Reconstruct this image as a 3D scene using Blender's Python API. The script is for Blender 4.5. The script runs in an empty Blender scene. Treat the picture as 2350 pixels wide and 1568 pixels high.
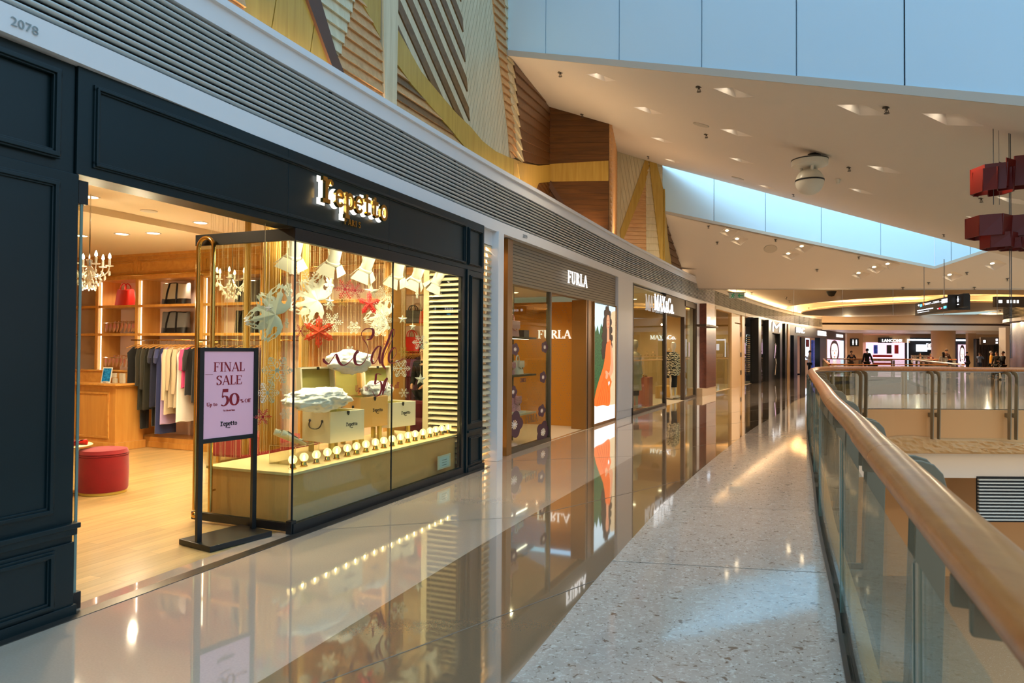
import bpy, bmesh, math, random
from math import pi, sin, cos, tan, atan, atan2, sqrt, radians
from mathutils import Vector, Matrix
random.seed(7)
SC = bpy.context.scene
COL = SC.collection
# ---------------------------------------------------------------- camera model (also used to measure the place from the photograph)
FPX, EYE = 1620.0, 1.55
PITCH, ROLL = atan(31/1620), radians(.4)
def ray(px, py):
    u = (px-1175)/FPX; v = (772-py)/FPX
    x = u*cos(ROLL)-v*sin(ROLL); y = u*sin(ROLL)+v*cos(ROLL); a = pi/2+PITCH
    return (x, y*cos(a)+sin(a), y*sin(a)-cos(a))
def at(px, py, z=0.0):
    d = ray(px, py); t = (z-EYE)/d[2]
    return Vector((d[0]*t, d[1]*t, z))
def atY(px, py, Y):
    d = ray(px, py); t = Y/d[1]
    return Vector((d[0]*t, Y, EYE+d[2]*t))
class Plane:
    def __init__(s, a, b, c):
        s.n = (b-a).cross(c-a).normalized(); s.p = a
    def px(s, x, y):
        d = Vector(ray(x, y)); o = Vector((0, 0, EYE))
        return o+d*((s.p-o).dot(s.n)/d.dot(s.n))
    def z(s, X, Y):
        return s.p.z-(s.n.x*(X-s.p.x)+s.n.y*(Y-s.p.y))/s.n.z
class Frame:
    """shop frame: s runs along the shopfront, t goes into the shop, z up"""
    def __init__(f, o, ang):
        f.o = Vector((o[0], o[1], 0)); f.d = Vector((sin(ang), cos(ang), 0)); f.i = Vector((-cos(ang), sin(ang), 0)); f.rz = pi/2-ang
    def w(f, s, t, z=0): return f.o+f.d*s+f.i*t+Vector((0, 0, z))
    def loc(f, P): q = P-f.o; return (q.dot(f.d), q.dot(f.i), q.z)
    def _hit(f, px, py, n, c):
        d = Vector(ray(px, py)); o = Vector((0, 0, EYE)); k = (c-(o-f.o).dot(n))/d.dot(n)
        return f.loc(o+d*k)
    def ht(f, px, py, t=0): r = f._hit(px, py, f.i, t); return (r[0], r[2])      # -> s, z on the plane t
    def hs(f, px, py, s=0): r = f._hit(px, py, f.d, s); return (r[1], r[2])      # -> t, z on the plane s
    def hz(f, px, py, z=0): r = f.loc(at(px, py, z)); return (r[0], r[1])
# ---------------------------------------------------------------- materials
MATS = {}
def new_mat(name):
    m = bpy.data.materials.new(name); m.use_nodes = True
    nt = m.node_tree; nt.nodes.clear()
    out = nt.nodes.new('ShaderNodeOutputMaterial'); b = nt.nodes.new('ShaderNodeBsdfPrincipled')
    nt.links.new(b.outputs[0], out.inputs[0]); MATS[name] = m
    return m, nt, b, out
def rgb(c):
    """display 0-255 colour -> linear"""
    return tuple(((v/255)/12.92 if v/255 <= .04045 else ((v/255+.055)/1.055)**2.4) for v in c)+(1,)
def mat(name, c, rough=.5, metal=0, bump=0, bscale=60, var=0, vscale=8, stretch=None, emit=None, es=0, spec=.5, coat=0, trans=0, sheen=0, alpha=1, cior=1.5):
    m, nt, b, out = new_mat(name)
    N, L = nt.nodes, nt.links
    col = rgb(c)
    b.inputs['Base Color'].default_value = col; b.inputs['Roughness'].default_value = rough; b.inputs['Metallic'].default_value = metal
    b.inputs['Specular IOR Level'].default_value = spec; b.inputs['Coat Weight'].default_value = coat; b.inputs['Coat Roughness'].default_value = .03; b.inputs['Coat IOR'].default_value = cior
    b.inputs['Transmission Weight'].default_value = trans; b.inputs['Sheen Weight'].default_value = sheen; b.inputs['Alpha'].default_value = alpha
    if emit: b.inputs['Emission Color'].default_value = rgb(emit); b.inputs['Emission Strength'].default_value = es
    if bump or var:
        tc = N.new('ShaderNodeTexCoord'); mp = N.new('ShaderNodeMapping'); L.new(tc.outputs['Object'], mp.inputs[0])
        if stretch: mp.inputs['Scale'].default_value = stretch
    if var:
        no = N.new('ShaderNodeTexNoise'); no.inputs['Scale'].default_value = vscale; no.inputs['Detail'].default_value = 4; L.new(mp.outputs[0], no.inputs[0])
        mx = N.new('ShaderNodeMix'); mx.data_type = 'RGBA'
        mx.inputs[6].default_value = tuple(v*(1-var) for v in col[:3])+(1,); mx.inputs[7].default_value = tuple(min(1, v*(1+var)) for v in col[:3])+(1,)
        rm = N.new('ShaderNodeMapRange'); rm.inputs[1].default_value = .3; rm.inputs[2].default_value = .7
        L.new(no.outputs[0], rm.inputs[0]); L.new(rm.outputs[0], mx.inputs[0]); L.new(mx.outputs[2], b.inputs['Base Color'])
        if emit: L.new(mx.outputs[2], b.inputs['Emission Color'])
    if bump:
        n2 = N.new('ShaderNodeTexNoise'); n2.inputs['Scale'].default_value = bscale; n2.inputs['Detail'].default_value = 3; L.new(mp.outputs[0], n2.inputs[0])
        bp = N.new('ShaderNodeBump'); bp.inputs['Strength'].default_value = bump; bp.inputs['Distance'].default_value = .01
        L.new(n2.outputs[0], bp.inputs['Height']); L.new(bp.outputs[0], b.inputs['Normal'])
    return m
def wood(name, c1, c2, rough=.4, axis=0, scale=1.0, coat=0, plank=None, seam=None):
    """grain runs along `axis`; plank=(length axis size, width) draws boards"""
    m, nt, b, out = new_mat(name); N, L = nt.nodes, nt.links
    tc = N.new('ShaderNodeTexCoord'); mp = N.new('ShaderNodeMapping'); L.new(tc.outputs['Object'], mp.inputs[0])
    sc = [14*scale]*3; sc[axis] = 1.1*scale; mp.inputs['Scale'].default_value = sc
    n1 = N.new('ShaderNodeTexNoise'); n1.inputs['Scale'].default_value = 1.6; n1.inputs['Detail'].default_value = 6; n1.inputs['Distortion'].default_value = .6
    L.new(mp.outputs[0], n1.inputs[0])
    mx = N.new('ShaderNodeMix'); mx.data_type = 'RGBA'; mx.inputs[6].default_value = rgb(c1); mx.inputs[7].default_value = rgb(c2)
    rm = N.new('ShaderNodeMapRange'); rm.inputs[1].default_value = .32; rm.inputs[2].default_value = .68; L.new(n1.outputs[0], rm.inputs[0]); L.new(rm.outputs[0], mx.inputs[0])
    last = mx.outputs[2]
    if plank:
        br = N.new('ShaderNodeTexBrick'); m2 = N.new('ShaderNodeMapping'); L.new(tc.outputs['Object'], m2.inputs[0])
        if plank[2]: m2.inputs['Rotation'].default_value = (0, 0, plank[2])
        L.new(m2.outputs[0], br.inputs[0]); br.inputs['Scale'].default_value = 1; br.inputs['Brick Width'].default_value = plank[0]; br.inputs['Row Height'].default_value = plank[1]
        br.inputs['Mortar Size'].default_value = .002; br.inputs['Color1'].default_value = (.86, .84, .8, 1); br.inputs['Color2'].default_value = (1.12, 1.1, 1.05, 1); br.inputs['Mortar'].default_value = (.62, .55, .45, 1)
        mu = N.new('ShaderNodeMix'); mu.data_type = 'RGBA'; mu.blend_type = 'MULTIPLY'; mu.inputs[0].default_value = 1
        L.new(last, mu.inputs[6]); L.new(br.outputs[0], mu.inputs[7]); last = mu.outputs[2]
    L.new(last, b.inputs['Base Color']); b.inputs['Roughness'].default_value = rough; b.inputs['Coat Weight'].default_value = coat; b.inputs['Coat Roughness'].default_value = .15
    return m
def glass(name, tint=(235, 245, 238), refl=.9, rough=0.0, ior=1.45):
    """thin architectural pane: transparent with a Fresnel mirror"""
    m, nt, b, out = new_mat(name); N, L = nt.nodes, nt.links; N.remove(b)
    tr = N.new('ShaderNodeBsdfTransparent'); tr.inputs[0].default_value = rgb(tint)
    gl = N.new('ShaderNodeBsdfGlossy'); gl.inputs['Roughness'].default_value = rough; gl.inputs['Color'].default_value = (refl, refl, refl, 1)
    fr = N.new('ShaderNodeFresnel'); fr.inputs[0].default_value = ior
    geo = N.new('ShaderNodeNewGeometry'); mth = N.new('ShaderNodeMath'); mth.operation = 'MULTIPLY'; inv = N.new('ShaderNodeMath'); inv.operation = 'SUBTRACT'; inv.inputs[0].default_value = 1
    L.new(geo.outputs['Backfacing'], inv.inputs[1]); L.new(fr.outputs[0], mth.inputs[0]); L.new(inv.outputs[0], mth.inputs[1])
    mix = N.new('ShaderNodeMixShader'); L.new(mth.outputs[0], mix.inputs[0]); L.new(tr.outputs[0], mix.inputs[1]); L.new(gl.outputs[0], mix.inputs[2])
    L.new(mix.outputs[0], out.inputs[0])
    return m
def glow(name, c, s):
    m, nt, b, out = new_mat(name); N, L = nt.nodes, nt.links; N.remove(b)
    e = N.new('ShaderNodeEmission'); e.inputs[0].default_value = rgb(c); e.inputs[1].default_value = s; L.new(e.outputs[0], out.inputs[0])
    return m
# ---------------------------------------------------------------- mesh builder
class MB:
    def __init__(s): s.v = []; s.f = []; s.m = []; s.M = None
    def pt(s, p):
        s.v.append(tuple(s.M @ Vector(p)) if s.M else tuple(p)); return len(s.v)-1
    def face(s, pts, m=0):
        s.f.append([s.pt(p) for p in pts]); s.m.append(m)
    def idx(s, ids, m=0): s.f.append(list(ids)); s.m.append(m)
    def box(s, x0, x1, y0, y1, z0, z1, m=0):
        if x0 > x1: x0, x1 = x1, x0
        if y0 > y1: y0, y1 = y1, y0
        if z0 > z1: z0, z1 = z1, z0
        a = [s.pt(p) for p in ((x0, y0, z0), (x1, y0, z0), (x1, y1, z0), (x0, y1, z0), (x0, y0, z1), (x1, y0, z1), (x1, y1, z1), (x0, y1, z1))]
        for q in ((3, 2, 1, 0), (4, 5, 6, 7), (0, 1, 5, 4), (1, 2, 6, 5), (2, 3, 7, 6), (3, 0, 4, 7)): s.idx([a[i] for i in q], m)
        return s
    def hexa(s, a, m=0):
        """8 corner points, bottom four then top four"""
        a = [s.pt(p) for p in a]
        for q in ((3, 2, 1, 0), (4, 5, 6, 7), (0, 1, 5, 4), (1, 2, 6, 5), (2, 3, 7, 6), (3, 0, 4, 7)): s.idx([a[i] for i in q], m)
        return s
    def loops(s, rings, m=0, closed=True, caps=True):
        """join rings of equal length"""
        R = [[s.pt(p) for p in r] for r in rings]; n = len(R[0])
        for a, b in zip(R[:-1], R[1:]):
            for i in range(n if closed else n-1): s.idx((a[i], a[(i+1) % n], b[(i+1) % n], b[i]), m)
        if caps and closed: s.idx(R[0][::-1], m); s.idx(R[-1], m)
        return s
    def tube(s, path, r, seg=8, m=0, closed=False, rx=None):
        """round bar along a path; r number or list; rx = (ra, rb, up) oval"""
        P = [Vector(p) for p in path]; n = len(P); rings = []; prev = None
        for i, p in enumerate(P):
            if closed: t = P[(i+1) % n]-P[i-1]
            else: t = P[min(i+1, n-1)]-P[max(i-1, 0)]
            t = t.normalized() if t.length > 1e-9 else Vector((0, 0, 1))
            if prev is None:
                up = Vector((0, 0, 1)) if abs(t.z) < .9 else Vector((1, 0, 0)); a = t.cross(up).normalized()
            else: a = (prev-t*prev.dot(t)).normalized()
            prev = a; b = a.cross(t); rr = r[i] if isinstance(r, (list, tuple)) else r
            ra, rb = (rr, rr) if rx is None else (rx[0]*rr, rx[1]*rr)
            rings.append([p+a*(ra*cos(2*pi*k/seg))+b*(rb*sin(2*pi*k/seg)) for k in range(seg)])
        if closed: rings.append(rings[0])
        return s.loops(rings, m, True, not closed)
    def cyl(s, p0, p1, r0, r1=None, seg=12, m=0): return s.tube([p0, p1], [r0, r0 if r1 is None else r1], seg, m)
    def lathe(s, prof, c=(0, 0, 0), seg=16, m=0, sx=1, sy=1):
        rings = [[(c[0]+max(r, 1e-4)*cos(2*pi*k/seg)*sx, c[1]+max(r, 1e-4)*sin(2*pi*k/seg)*sy, c[2]+z) for k in range(seg)] for r, z in prof]
        return s.loops(rings, m)
    def ball(s, c, r, seg=12, rows=8, m=0, sc=(1, 1, 1)):
        rings = []
        for j in range(rows+1):
            a = -pi/2+pi*j/rows; rr = max(cos(a), .001)
            rings.append([(c[0]+r*sc[0]*rr*cos(2*pi*k/seg), c[1]+r*sc[1]*rr*sin(2*pi*k/seg), c[2]+r*sc[2]*sin(a)) for k in range(seg)])
        return s.loops(rings, m)
    def prism(s, poly, fn, d0, d1, m=0, side=None):
        """2-D polygon -> fn(x, y, depth) points, extruded from d0 to d1"""
        a = [s.pt(fn(x, y, d0)) for x, y in poly]; b = [s.pt(fn(x, y, d1)) for x, y in poly]; n = len(poly)
        s.idx(a, m); s.idx(b[::-1], m)
        for i in range(n): s.idx((a[i], b[i], b[(i+1) % n], a[(i+1) % n]), m if side is None else side)
        return s
    def strip(s, pts, w, fn, d0, d1, m=0):
        """flat ribbon with given half-widths following 2-D points, extruded"""
        n = len(pts)
        if not isinstance(w, (list, tuple)): w = [w]*n
        A = []; B = []
        for i in range(n):
            x0, y0 = pts[max(i-1, 0)]; x1, y1 = pts[min(i+1, n-1)]; l = max(sqrt((x1-x0)**2+(y1-y0)**2), 1e-9); nx, ny = -(y1-y0)/l, (x1-x0)/l
            A.append((pts[i][0]+nx*w[i], pts[i][1]+ny*w[i])); B.append((pts[i][0]-nx*w[i], pts[i][1]-ny*w[i]))
        rings = [[fn(*A[i], d0), fn(*B[i], d0), fn(*B[i], d1), fn(*A[i], d1)] for i in range(n)]
        return s.loops(rings, m)
def XZ(x, y, d): return (x, d, y)
def obj(name, mb, mats, parent=None, loc=(0, 0, 0), rz=0, smooth=False, bevel=0, rot=None, auto=35, wn=False):
    me = bpy.data.meshes.new(name); me.from_pydata(mb.v, [], mb.f)
    if not isinstance(mats, (list, tuple)): mats = [mats]
    for m in mats: me.materials.append(MATS[m] if isinstance(m, str) else m)
    me.polygons.foreach_set('material_index', mb.m)
    bm = bmesh.new(); bm.from_mesh(me)
    bmesh.ops.remove_doubles(bm, verts=bm.verts, dist=1e-5); bmesh.ops.recalc_face_normals(bm, faces=bm.faces)
    bm.to_mesh(me); bm.free()
    if smooth:
        me.polygons.foreach_set('use_smooth', [True]*len(me.polygons)); me.set_sharp_from_angle(angle=radians(auto))
    o = bpy.data.objects.new(name, me); COL.objects.link(o); o.location = loc
    o.rotation_euler = rot if rot else (0, 0, rz)
    if parent: o.parent = parent
    if bevel:
        b = o.modifiers.new('bevel', 'BEVEL'); b.width = bevel; b.segments = 2; b.limit_method = 'ANGLE'; b.angle_limit = radians(40)
    return o
def raw(name, mb, mats, parent=None, **k):
    """as obj, but keeps face winding (panes)"""
    me = bpy.data.meshes.new(name); me.from_pydata(mb.v, [], mb.f)
    for m in (mats if isinstance(mats, (list, tuple)) else [mats]): me.materials.append(MATS[m])
    me.polygons.foreach_set('material_index', mb.m)
    o = bpy.data.objects.new(name, me); COL.objects.link(o)
    if parent: o.parent = parent
    return o
def thing(name, label, cat, loc=(0, 0, 0), rz=0, group=None, rot=None):
    o = bpy.data.objects.new(name, None); COL.objects.link(o); o.location = loc; o.rotation_euler = rot if rot else (0, 0, rz); o.empty_display_size = .1
    o['label'] = label; o['category'] = cat
    if group: o['group'] = group
    return o
def tag(o, label, cat, group=None, kind=None):
    o['label'] = label; o['category'] = cat
    if group: o['group'] = group
    if kind: o['kind'] = kind
    return o
def struct(o, label=None):
    o['kind'] = 'structure'
    if label: o['label'] = label
    return o
def part(o, label): o['label'] = label; return o
def dup(root, loc=None, rz=None, label=None, group=None, scale=None, rot=None):
    r = root.copy(); COL.objects.link(r)
    if loc is not None: r.location = loc
    if rz is not None: r.rotation_euler = (0, 0, rz)
    if rot is not None: r.rotation_euler = rot
    if scale is not None: r.scale = scale if hasattr(scale, '__len__') else (scale,)*3
    if label: r['label'] = label
    if group: r['group'] = group
    def rec(src, dst):
        for ch in list(src.children):
            c = ch.copy(); COL.objects.link(c); c.parent = dst; rec(ch, c)
    rec(root, r)
    return r
def area(name, loc, size, power, color, rot=(0, 0, 0), sy=None, shape=None, spread=None):
    l = bpy.data.lights.new(name, 'AREA'); l.energy = power; l.color = color; l.size = size
    if sy: l.shape = 'RECTANGLE'; l.size_y = sy
    if shape: l.shape = shape
    if spread: l.spread = spread
    o = bpy.data.objects.new(name, l); COL.objects.link(o); o.location = loc; o.rotation_euler = rot
    return o
def spot(name, loc, target, power, color, angle=60, blend=.6, r=.05):
    l = bpy.data.lights.new(name, 'SPOT'); l.energy = power; l.color = color; l.spot_size = radians(angle); l.spot_blend = blend; l.shadow_soft_size = r
    o = bpy.data.objects.new(name, l); COL.objects.link(o); o.location = loc
    o.rotation_euler = (Vector(target)-Vector(loc)).to_track_quat('-Z', 'Y').to_euler()
    return o
# ---------------------------------------------------------------- 2-D helpers
def clip(poly, a, b, c):
    """keep a*x+b*y<=c"""
    out = []; n = len(poly)
    for i in range(n):
        p, q = poly[i], poly[(i+1) % n]; dp = a*p[0]+b*p[1]-c; dq = a*q[0]+b*q[1]-c
        if dp <= 0: out.append(p)
        if dp*dq < 0: t = dp/(dp-dq); out.append((p[0]+(q[0]-p[0])*t, p[1]+(q[1]-p[1])*t))
    return out
def spline(pts, n=8):
    P = [Vector(p) for p in pts]; out = []
    for i in range(len(P)-1):
        p0 = P[i-1] if i else P[i]*2-P[i+1]; p3 = P[i+2] if i+2 < len(P) else P[i+1]*2-P[i]; p1, p2 = P[i], P[i+1]
        for k in range(n):
            t = k/n; out.append(.5*((2*p1)+(p2-p0)*t+(2*p0-5*p1+4*p2-p3)*t*t+(3*p1-p0-3*p2+p3)*t**3))
    out.append(P[-1]); return out
class Path:
    """plan polyline measured by arc length; left() = towards the shops"""
    def __init__(s, pts):
        s.p = [Vector((p[0], p[1])) for p in pts]; s.a = [0]
        for a, b in zip(s.p[:-1], s.p[1:]): s.a.append(s.a[-1]+(b-a).length)
        s.L = s.a[-1]
    def seg(s, u):
        for i in range(len(s.p)-2):
            if u < s.a[i+1]: return i
        return len(s.p)-2
    def pos(s, u, off=0):
        i = s.seg(u); d = (s.p[i+1]-s.p[i]).normalized(); q = s.p[i]+d*(u-s.a[i])
        if off:
            # smooth normal
            k = (u-s.a[i])/max(s.a[i+1]-s.a[i], 1e-9); n = s.nrm(i).lerp(s.nrm(i+1), min(1, max(0, k))); q = q+n*off
        return q
    def nrm(s, i):
        a = s.p[max(i-1, 0)]; b = s.p[min(i+1, len(s.p)-1)]; d = (b-a).normalized(); return Vector((-d.y, d.x))
    def hit(s, px, py):
        """pixel -> (u, z) on the vertical surface over the path"""
        d = ray(px, py); best = None
        for i in range(len(s.p)-1):
            a, b = s.p[i], s.p[i+1]; e = b-a; den = d[0]*e.y-d[1]*e.x
            if abs(den) < 1e-12: continue
            k = (a.x*e.y-a.y*e.x)/den; w = (a.x*d[1]-a.y*d[0])/den
            lo = -1e9 if i == 0 else -1e-6; hi = 1e9 if i == len(s.p)-2 else 1+1e-6
            if k > 0 and lo <= w <= hi and (best is None or k < best[0]): best = (k, s.a[i]+w*e.length, EYE+d[2]*k)
        return best[1:]
    def offset(s, off): return Path([s.p[i]+s.nrm(i)*off for i in range(len(s.p))])
def ribbon(mb, path, u0, u1, sect, step=.4, m=0, mlist=None, caps=True):
    """sweep a closed section [(off, z)...] along the path"""
    n = max(1, int((u1-u0)/step)); rings = []
    for k in range(n+1):
        u = u0+(u1-u0)*k/n; rings.append([(*path.pos(u, o), z) for o, z in sect])
    mb.loops(rings, m, True, caps)
    return mb
# ---------------------------------------------------------------- lettering (own stroke alphabet; T thick, t thin, n follows the nib)
GL = {
'A': (.86, 'l .1,0 .43,1 t;l .43,1 .76,0 T;l .22,.33 .64,.33 t;s .1,0 .1;s .76,0 .13'),
'B': (.72, 'l .17,0 .17,1 T;a .17,.74 .36,.24 -90,90 n;a .17,.26 .44,.25 -90,90 n;s .1,0 .08;s .1,1 .08'),
'C': (.84, 'a .46,.5 .36,.48 48,312 n;l .7,.72 .72,.98 t;l .7,.24 .72,.05 t'),
'D': (.86, 'l .17,0 .17,1 T;a .2,.5 .54,.48 -90,90 n;s .1,0 .08;s .1,1 .08'),
'E': (.72, 'l .17,0 .17,1 T;l .1,.97 .62,.97 t;l .1,.03 .64,.03 t;l .17,.52 .48,.52 t;l .62,1 .62,.78 t;l .64,0 .66,.25 t;l .48,.42 .48,.62 t;s .1,0 .08;s .1,1 .08'),
'F': (.68, 'l .17,0 .17,1 T;l .1,.97 .6,.97 t;l .17,.52 .46,.52 t;l .6,1 .6,.76 t;l .46,.42 .46,.62 t;s .17,0 .15;s .1,1 .08'),
'I': (.4, 'l .2,0 .2,1 T;s .2,0 .16;s .2,1 .16'),
'K': (.84, 'l .17,0 .17,1 T;l .2,.42 .64,1 t;l .34,.58 .72,0 T;s .17,0 .15;s .17,1 .15;s .74,0 .1;s .64,1 .1'),
'L': (.66, 'l .17,0 .17,1 T;l .1,.03 .58,.03 t;l .58,0 .61,.27 t;s .17,1 .15;s .1,0 .08'),
'M': (1.02, 'l .17,0 .17,1 t;l .17,1 .5,.05 T;l .5,.05 .83,1 t;l .85,0 .85,1 T;s .15,0 .12;s .13,1 .1;s .85,0 .14;s .89,1 .1'),
'N': (.9, 'l .17,0 .17,1 t;l .17,1 .73,.02 T;l .73,0 .73,1 t;s .17,0 .12;s .12,1 .1;s .73,1 .12'),
'O': (.92, 'a .46,.5 .37,.48 0,360 n'),
'P': (.72, 'l .17,0 .17,1 T;a .17,.73 .42,.25 -90,90 n;s .17,0 .15;s .1,1 .08'),
'R': (.8, 'l .17,0 .17,1 T;a .17,.75 .4,.23 -90,90 n;l .36,.52 .7,.02 T;s .17,0 .15;s .1,1 .08;s .74,0 .08'),
'S': (.64, 'p .56,.8 .45,.95 .28,.97 .13,.86 .12,.68 .3,.55 .48,.42 .52,.22 .38,.05 .2,.03 .08,.18 n;l .56,.74 .56,.98 t;l .08,.02 .08,.28 t'),
'T': (.76, 'l .38,0 .38,1 T;l .06,.97 .7,.97 t;l .06,1 .05,.76 t;l .7,1 .71,.76 t;s .38,0 .15'),
'U': (.86, 'l .18,.3 .18,1 T;a .43,.32 .25,.3 180,360 n;l .68,.32 .68,1 t;s .18,1 .14;s .68,1 .12'),
'W': (1.1, 'l .1,1 .34,0 T;l .34,0 .55,.9 t;l .55,.9 .78,0 T;l .78,0 1,1 t;s .1,1 .12;s 1,1 .1'),
'X': (.84, 'l .14,1 .7,0 T;l .14,0 .7,1 t;s .14,0 .11;s .72,0 .12;s .13,1 .12;s .7,1 .1'),
'Y': (.8, 'l .1,1 .4,.46 T;l .4,.46 .7,1 t;l .4,0 .4,.48 T;s .1,1 .12;s .7,1 .1;s .4,0 .14'),
'&': (.9, 'p .82,.5 .7,.2 .45,.02 .2,.06 .12,.25 .28,.48 .5,.66 .52,.86 .38,.97 .25,.86 .3,.66 .5,.36 .84,.02 n'),
'%': (.9, 'a .22,.74 .13,.2 0,360 n;a .68,.24 .13,.2 0,360 n;l .2,0 .7,1 t'),
'5': (.7, 'l .2,.97 .6,.97 T;l .22,.97 .17,.55 t;p .17,.55 .32,.62 .5,.55 .58,.34 .5,.12 .3,.0 .1,.06 n'),
'0': (.74, 'a .37,.38 .28,.37 0,360 n'),
'2': (.6, 'p .1,.75 .15,.93 .3,1 .46,.9 .46,.7 .3,.42 .08,.03 n;l .08,.03 .52,.03 t'),
'7': (.58, 'l .06,.97 .5,.97 t;l .5,.97 .2,0 t'),
'8': (.6, 'a .3,.75 .19,.23 0,360 n;a .3,.26 .23,.25 0,360 n'),
'9': (.6, 'a .3,.7 .22,.28 0,360 n;p .52,.7 .46,.3 .2,.0 n'),
'a': (.52, 'p .12,.5 .22,.62 .36,.56 .38,.4 .38,.05 .46,.02 n;a .24,.18 .15,.17 0,360 n'),
'c': (.5, 'a .28,.31 .2,.3 50,310 n'),
'd': (.6, 'a .26,.31 .2,.3 0,360 n;l .46,0 .46,1 T;s .4,1 .07;s .5,0 .07'),
'e': (.54, 'a .28,.31 .2,.3 0,318 n;l .08,.33 .48,.33 t'),
'f': (.4, 'l .18,0 .18,.8 T;p .18,.8 .24,.97 .38,.98 .42,.88 n;l .06,.61 .34,.61 t;s .2,0 .13'),
'i': (.3, 'l .15,0 .15,.62 T;l .15,.8 .15,.92 T;s .15,0 .12;s .1,.62 .07'),
'l': (.3, 'l .15,0 .15,1 T;s .15,0 .12;s .1,1 .07'),
'm': (.94, 'l .14,0 .14,.62 T;l .46,0 .46,.5 T;l .78,0 .78,.5 T;a .3,.45 .16,.16 0,180 n;a .62,.45 .16,.16 0,180 n;s .14,0 .11;s .46,0 .11;s .78,0 .11;s .08,.62 .06'),
'n': (.62, 'l .14,0 .14,.62 T;l .46,0 .46,.5 T;a .3,.45 .16,.16 0,180 n;s .14,0 .11;s .46,0 .11;s .08,.62 .06'),
'o': (.6, 'a .3,.31 .22,.3 0,360 n'),
'p': (.62, 'l .15,-.32 .15,.62 T;a .34,.31 .19,.3 0,360 n;s .15,-.32 .13;s .08,.62 .07'),
'r': (.5, 'l .15,0 .15,.62 T;p .15,.42 .26,.6 .42,.58 n;l .42,.5 .42,.62 T;s .16,0 .14;s .08,.62 .07'),
's': (.44, 'p .36,.5 .26,.61 .12,.56 .12,.42 .32,.24 .34,.1 .2,.01 .08,.1 n'),
't': (.44, 'l .18,.08 .18,.84 T;l .04,.61 .36,.61 t;p .18,.08 .26,.01 .38,.08 n'),
'*': (.36, 'l .18,.7 .18,1 t;l .05,.78 .31,.92 t;l .31,.78 .05,.92 t'),
'1': (.4, 'l .2,0 .2,1 T;s .2,0 .16;l .2,.98 .06,.86 t'),
'.': (.3, 'l .14,0 .14,.14 T'),
"'": (.2, 'l .1,.75 .1,1 t'),
' ': (.34, ''),
# typewriter letters with slab feet, as on the ballet shop's sign
'{r': (.74, 'l .26,.02 .26,.92 T;l .04,.9 .3,.9 T;l .04,.04 .5,.04 T;p .3,.6 .42,.86 .6,.9 n;b .6,.8 .1'),
'{e': (.58, 'a .3,.31 .24,.3 8,326 T;l .08,.35 .52,.35 t'),
'{p': (.64, 'l .16,-.36 .16,.6 T;a .36,.31 .22,.29 0,360 T;l .02,-.34 .34,-.34 T;l .02,.58 .18,.58 T'),
'{t': (.56, 'l .22,.1 .22,.86 T;l .02,.6 .48,.6 T;p .22,.1 .32,.02 .5,.1 n'),
'{o': (.6, 'a .3,.31 .23,.3 0,360 T'),
}
def glyph(mb, g, ox, oz, h, T, t, fn, d0, d1, m=0, serif=True, xs=1.0):
    adv, code = GL[g]
    def P(x, y): return (ox+x*h*xs, oz+y*h)
    def nib(pts):
        w = []
        for i in range(len(pts)):
            a = pts[max(i-1, 0)]; b = pts[min(i+1, len(pts)-1)]; l = sqrt((b[0]-a[0])**2+(b[1]-a[1])**2) or 1
            w.append((t+(T-t)*(abs(b[1]-a[1])/l)**1.5)*h/2)
        return w
    eps = 0
    for s in code.split(';'):
        if not s: continue
        k = s.split(' '); q = [tuple(float(v) for v in a.split(',')) for a in k[1:] if a[0] in '0123456789-.']; eps += .0002*h*(1 if d1 < d0 else -1)
        if k[0] == 'l':
            w = (T if k[3] == 'T' else t)*h/2; mb.strip([P(*q[0]), P(*q[1])], [w, w], fn, d0, d1-eps, m)
        elif k[0] == 'a':
            (cx, cy), (rx, ry), (a0, a1) = q; n = 20; pts = [P(cx+rx*cos(radians(a0+(a1-a0)*i/n)), cy+ry*sin(radians(a0+(a1-a0)*i/n))) for i in range(n+1)]
            mb.strip(pts, nib(pts) if k[4] == 'n' else [T*h/2*.85]*len(pts), fn, d0, d1-eps, m)
        elif k[0] == 'p':
            pts = [P(v.x, v.y) for v in spline([(x, y, 0) for x, y in q], 5)]; mb.strip(pts, nib(pts), fn, d0, d1-eps, m)
        elif k[0] == 'b':
            x, y = P(*q[0]); r = float(k[2])*h; mb.prism([(x+r*cos(i*pi/5), y+r*sin(i*pi/5)) for i in range(10)], fn, d0, d1-eps, m)
        elif k[0] == 's' and serif:
            (x, y) = q[0]; hw = float(k[2]); y2 = y+(.025 if y < .5 else -.025); mb.strip([P(x-hw, y2), P(x+hw, y2)], [t*h*.5]*2, fn, d0, d1-eps, m)
    return adv*h*xs
def width(s, h, xs=1.0, track=0):
    return sum(GL[c][0]*h*xs+track*h for c in s)-track*h
def text(mb, s, x, z, h, fn=XZ, d0=0, d1=-.002, T=.16, t=.055, m=0, align='c', xs=1.0, track=0, serif=True):
    s = list(s) if not isinstance(s, (list, tuple)) else s
    if align == 'c': x -= width(s, h, xs, track)/2
    for c in s: x += glyph(mb, c, x, z, h, T, t, fn, d0, d1, m, serif, xs)+track*h
    return mb
REP = ['{r', '{e', '{p', '{e', '{t', '{t', '{o']
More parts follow.
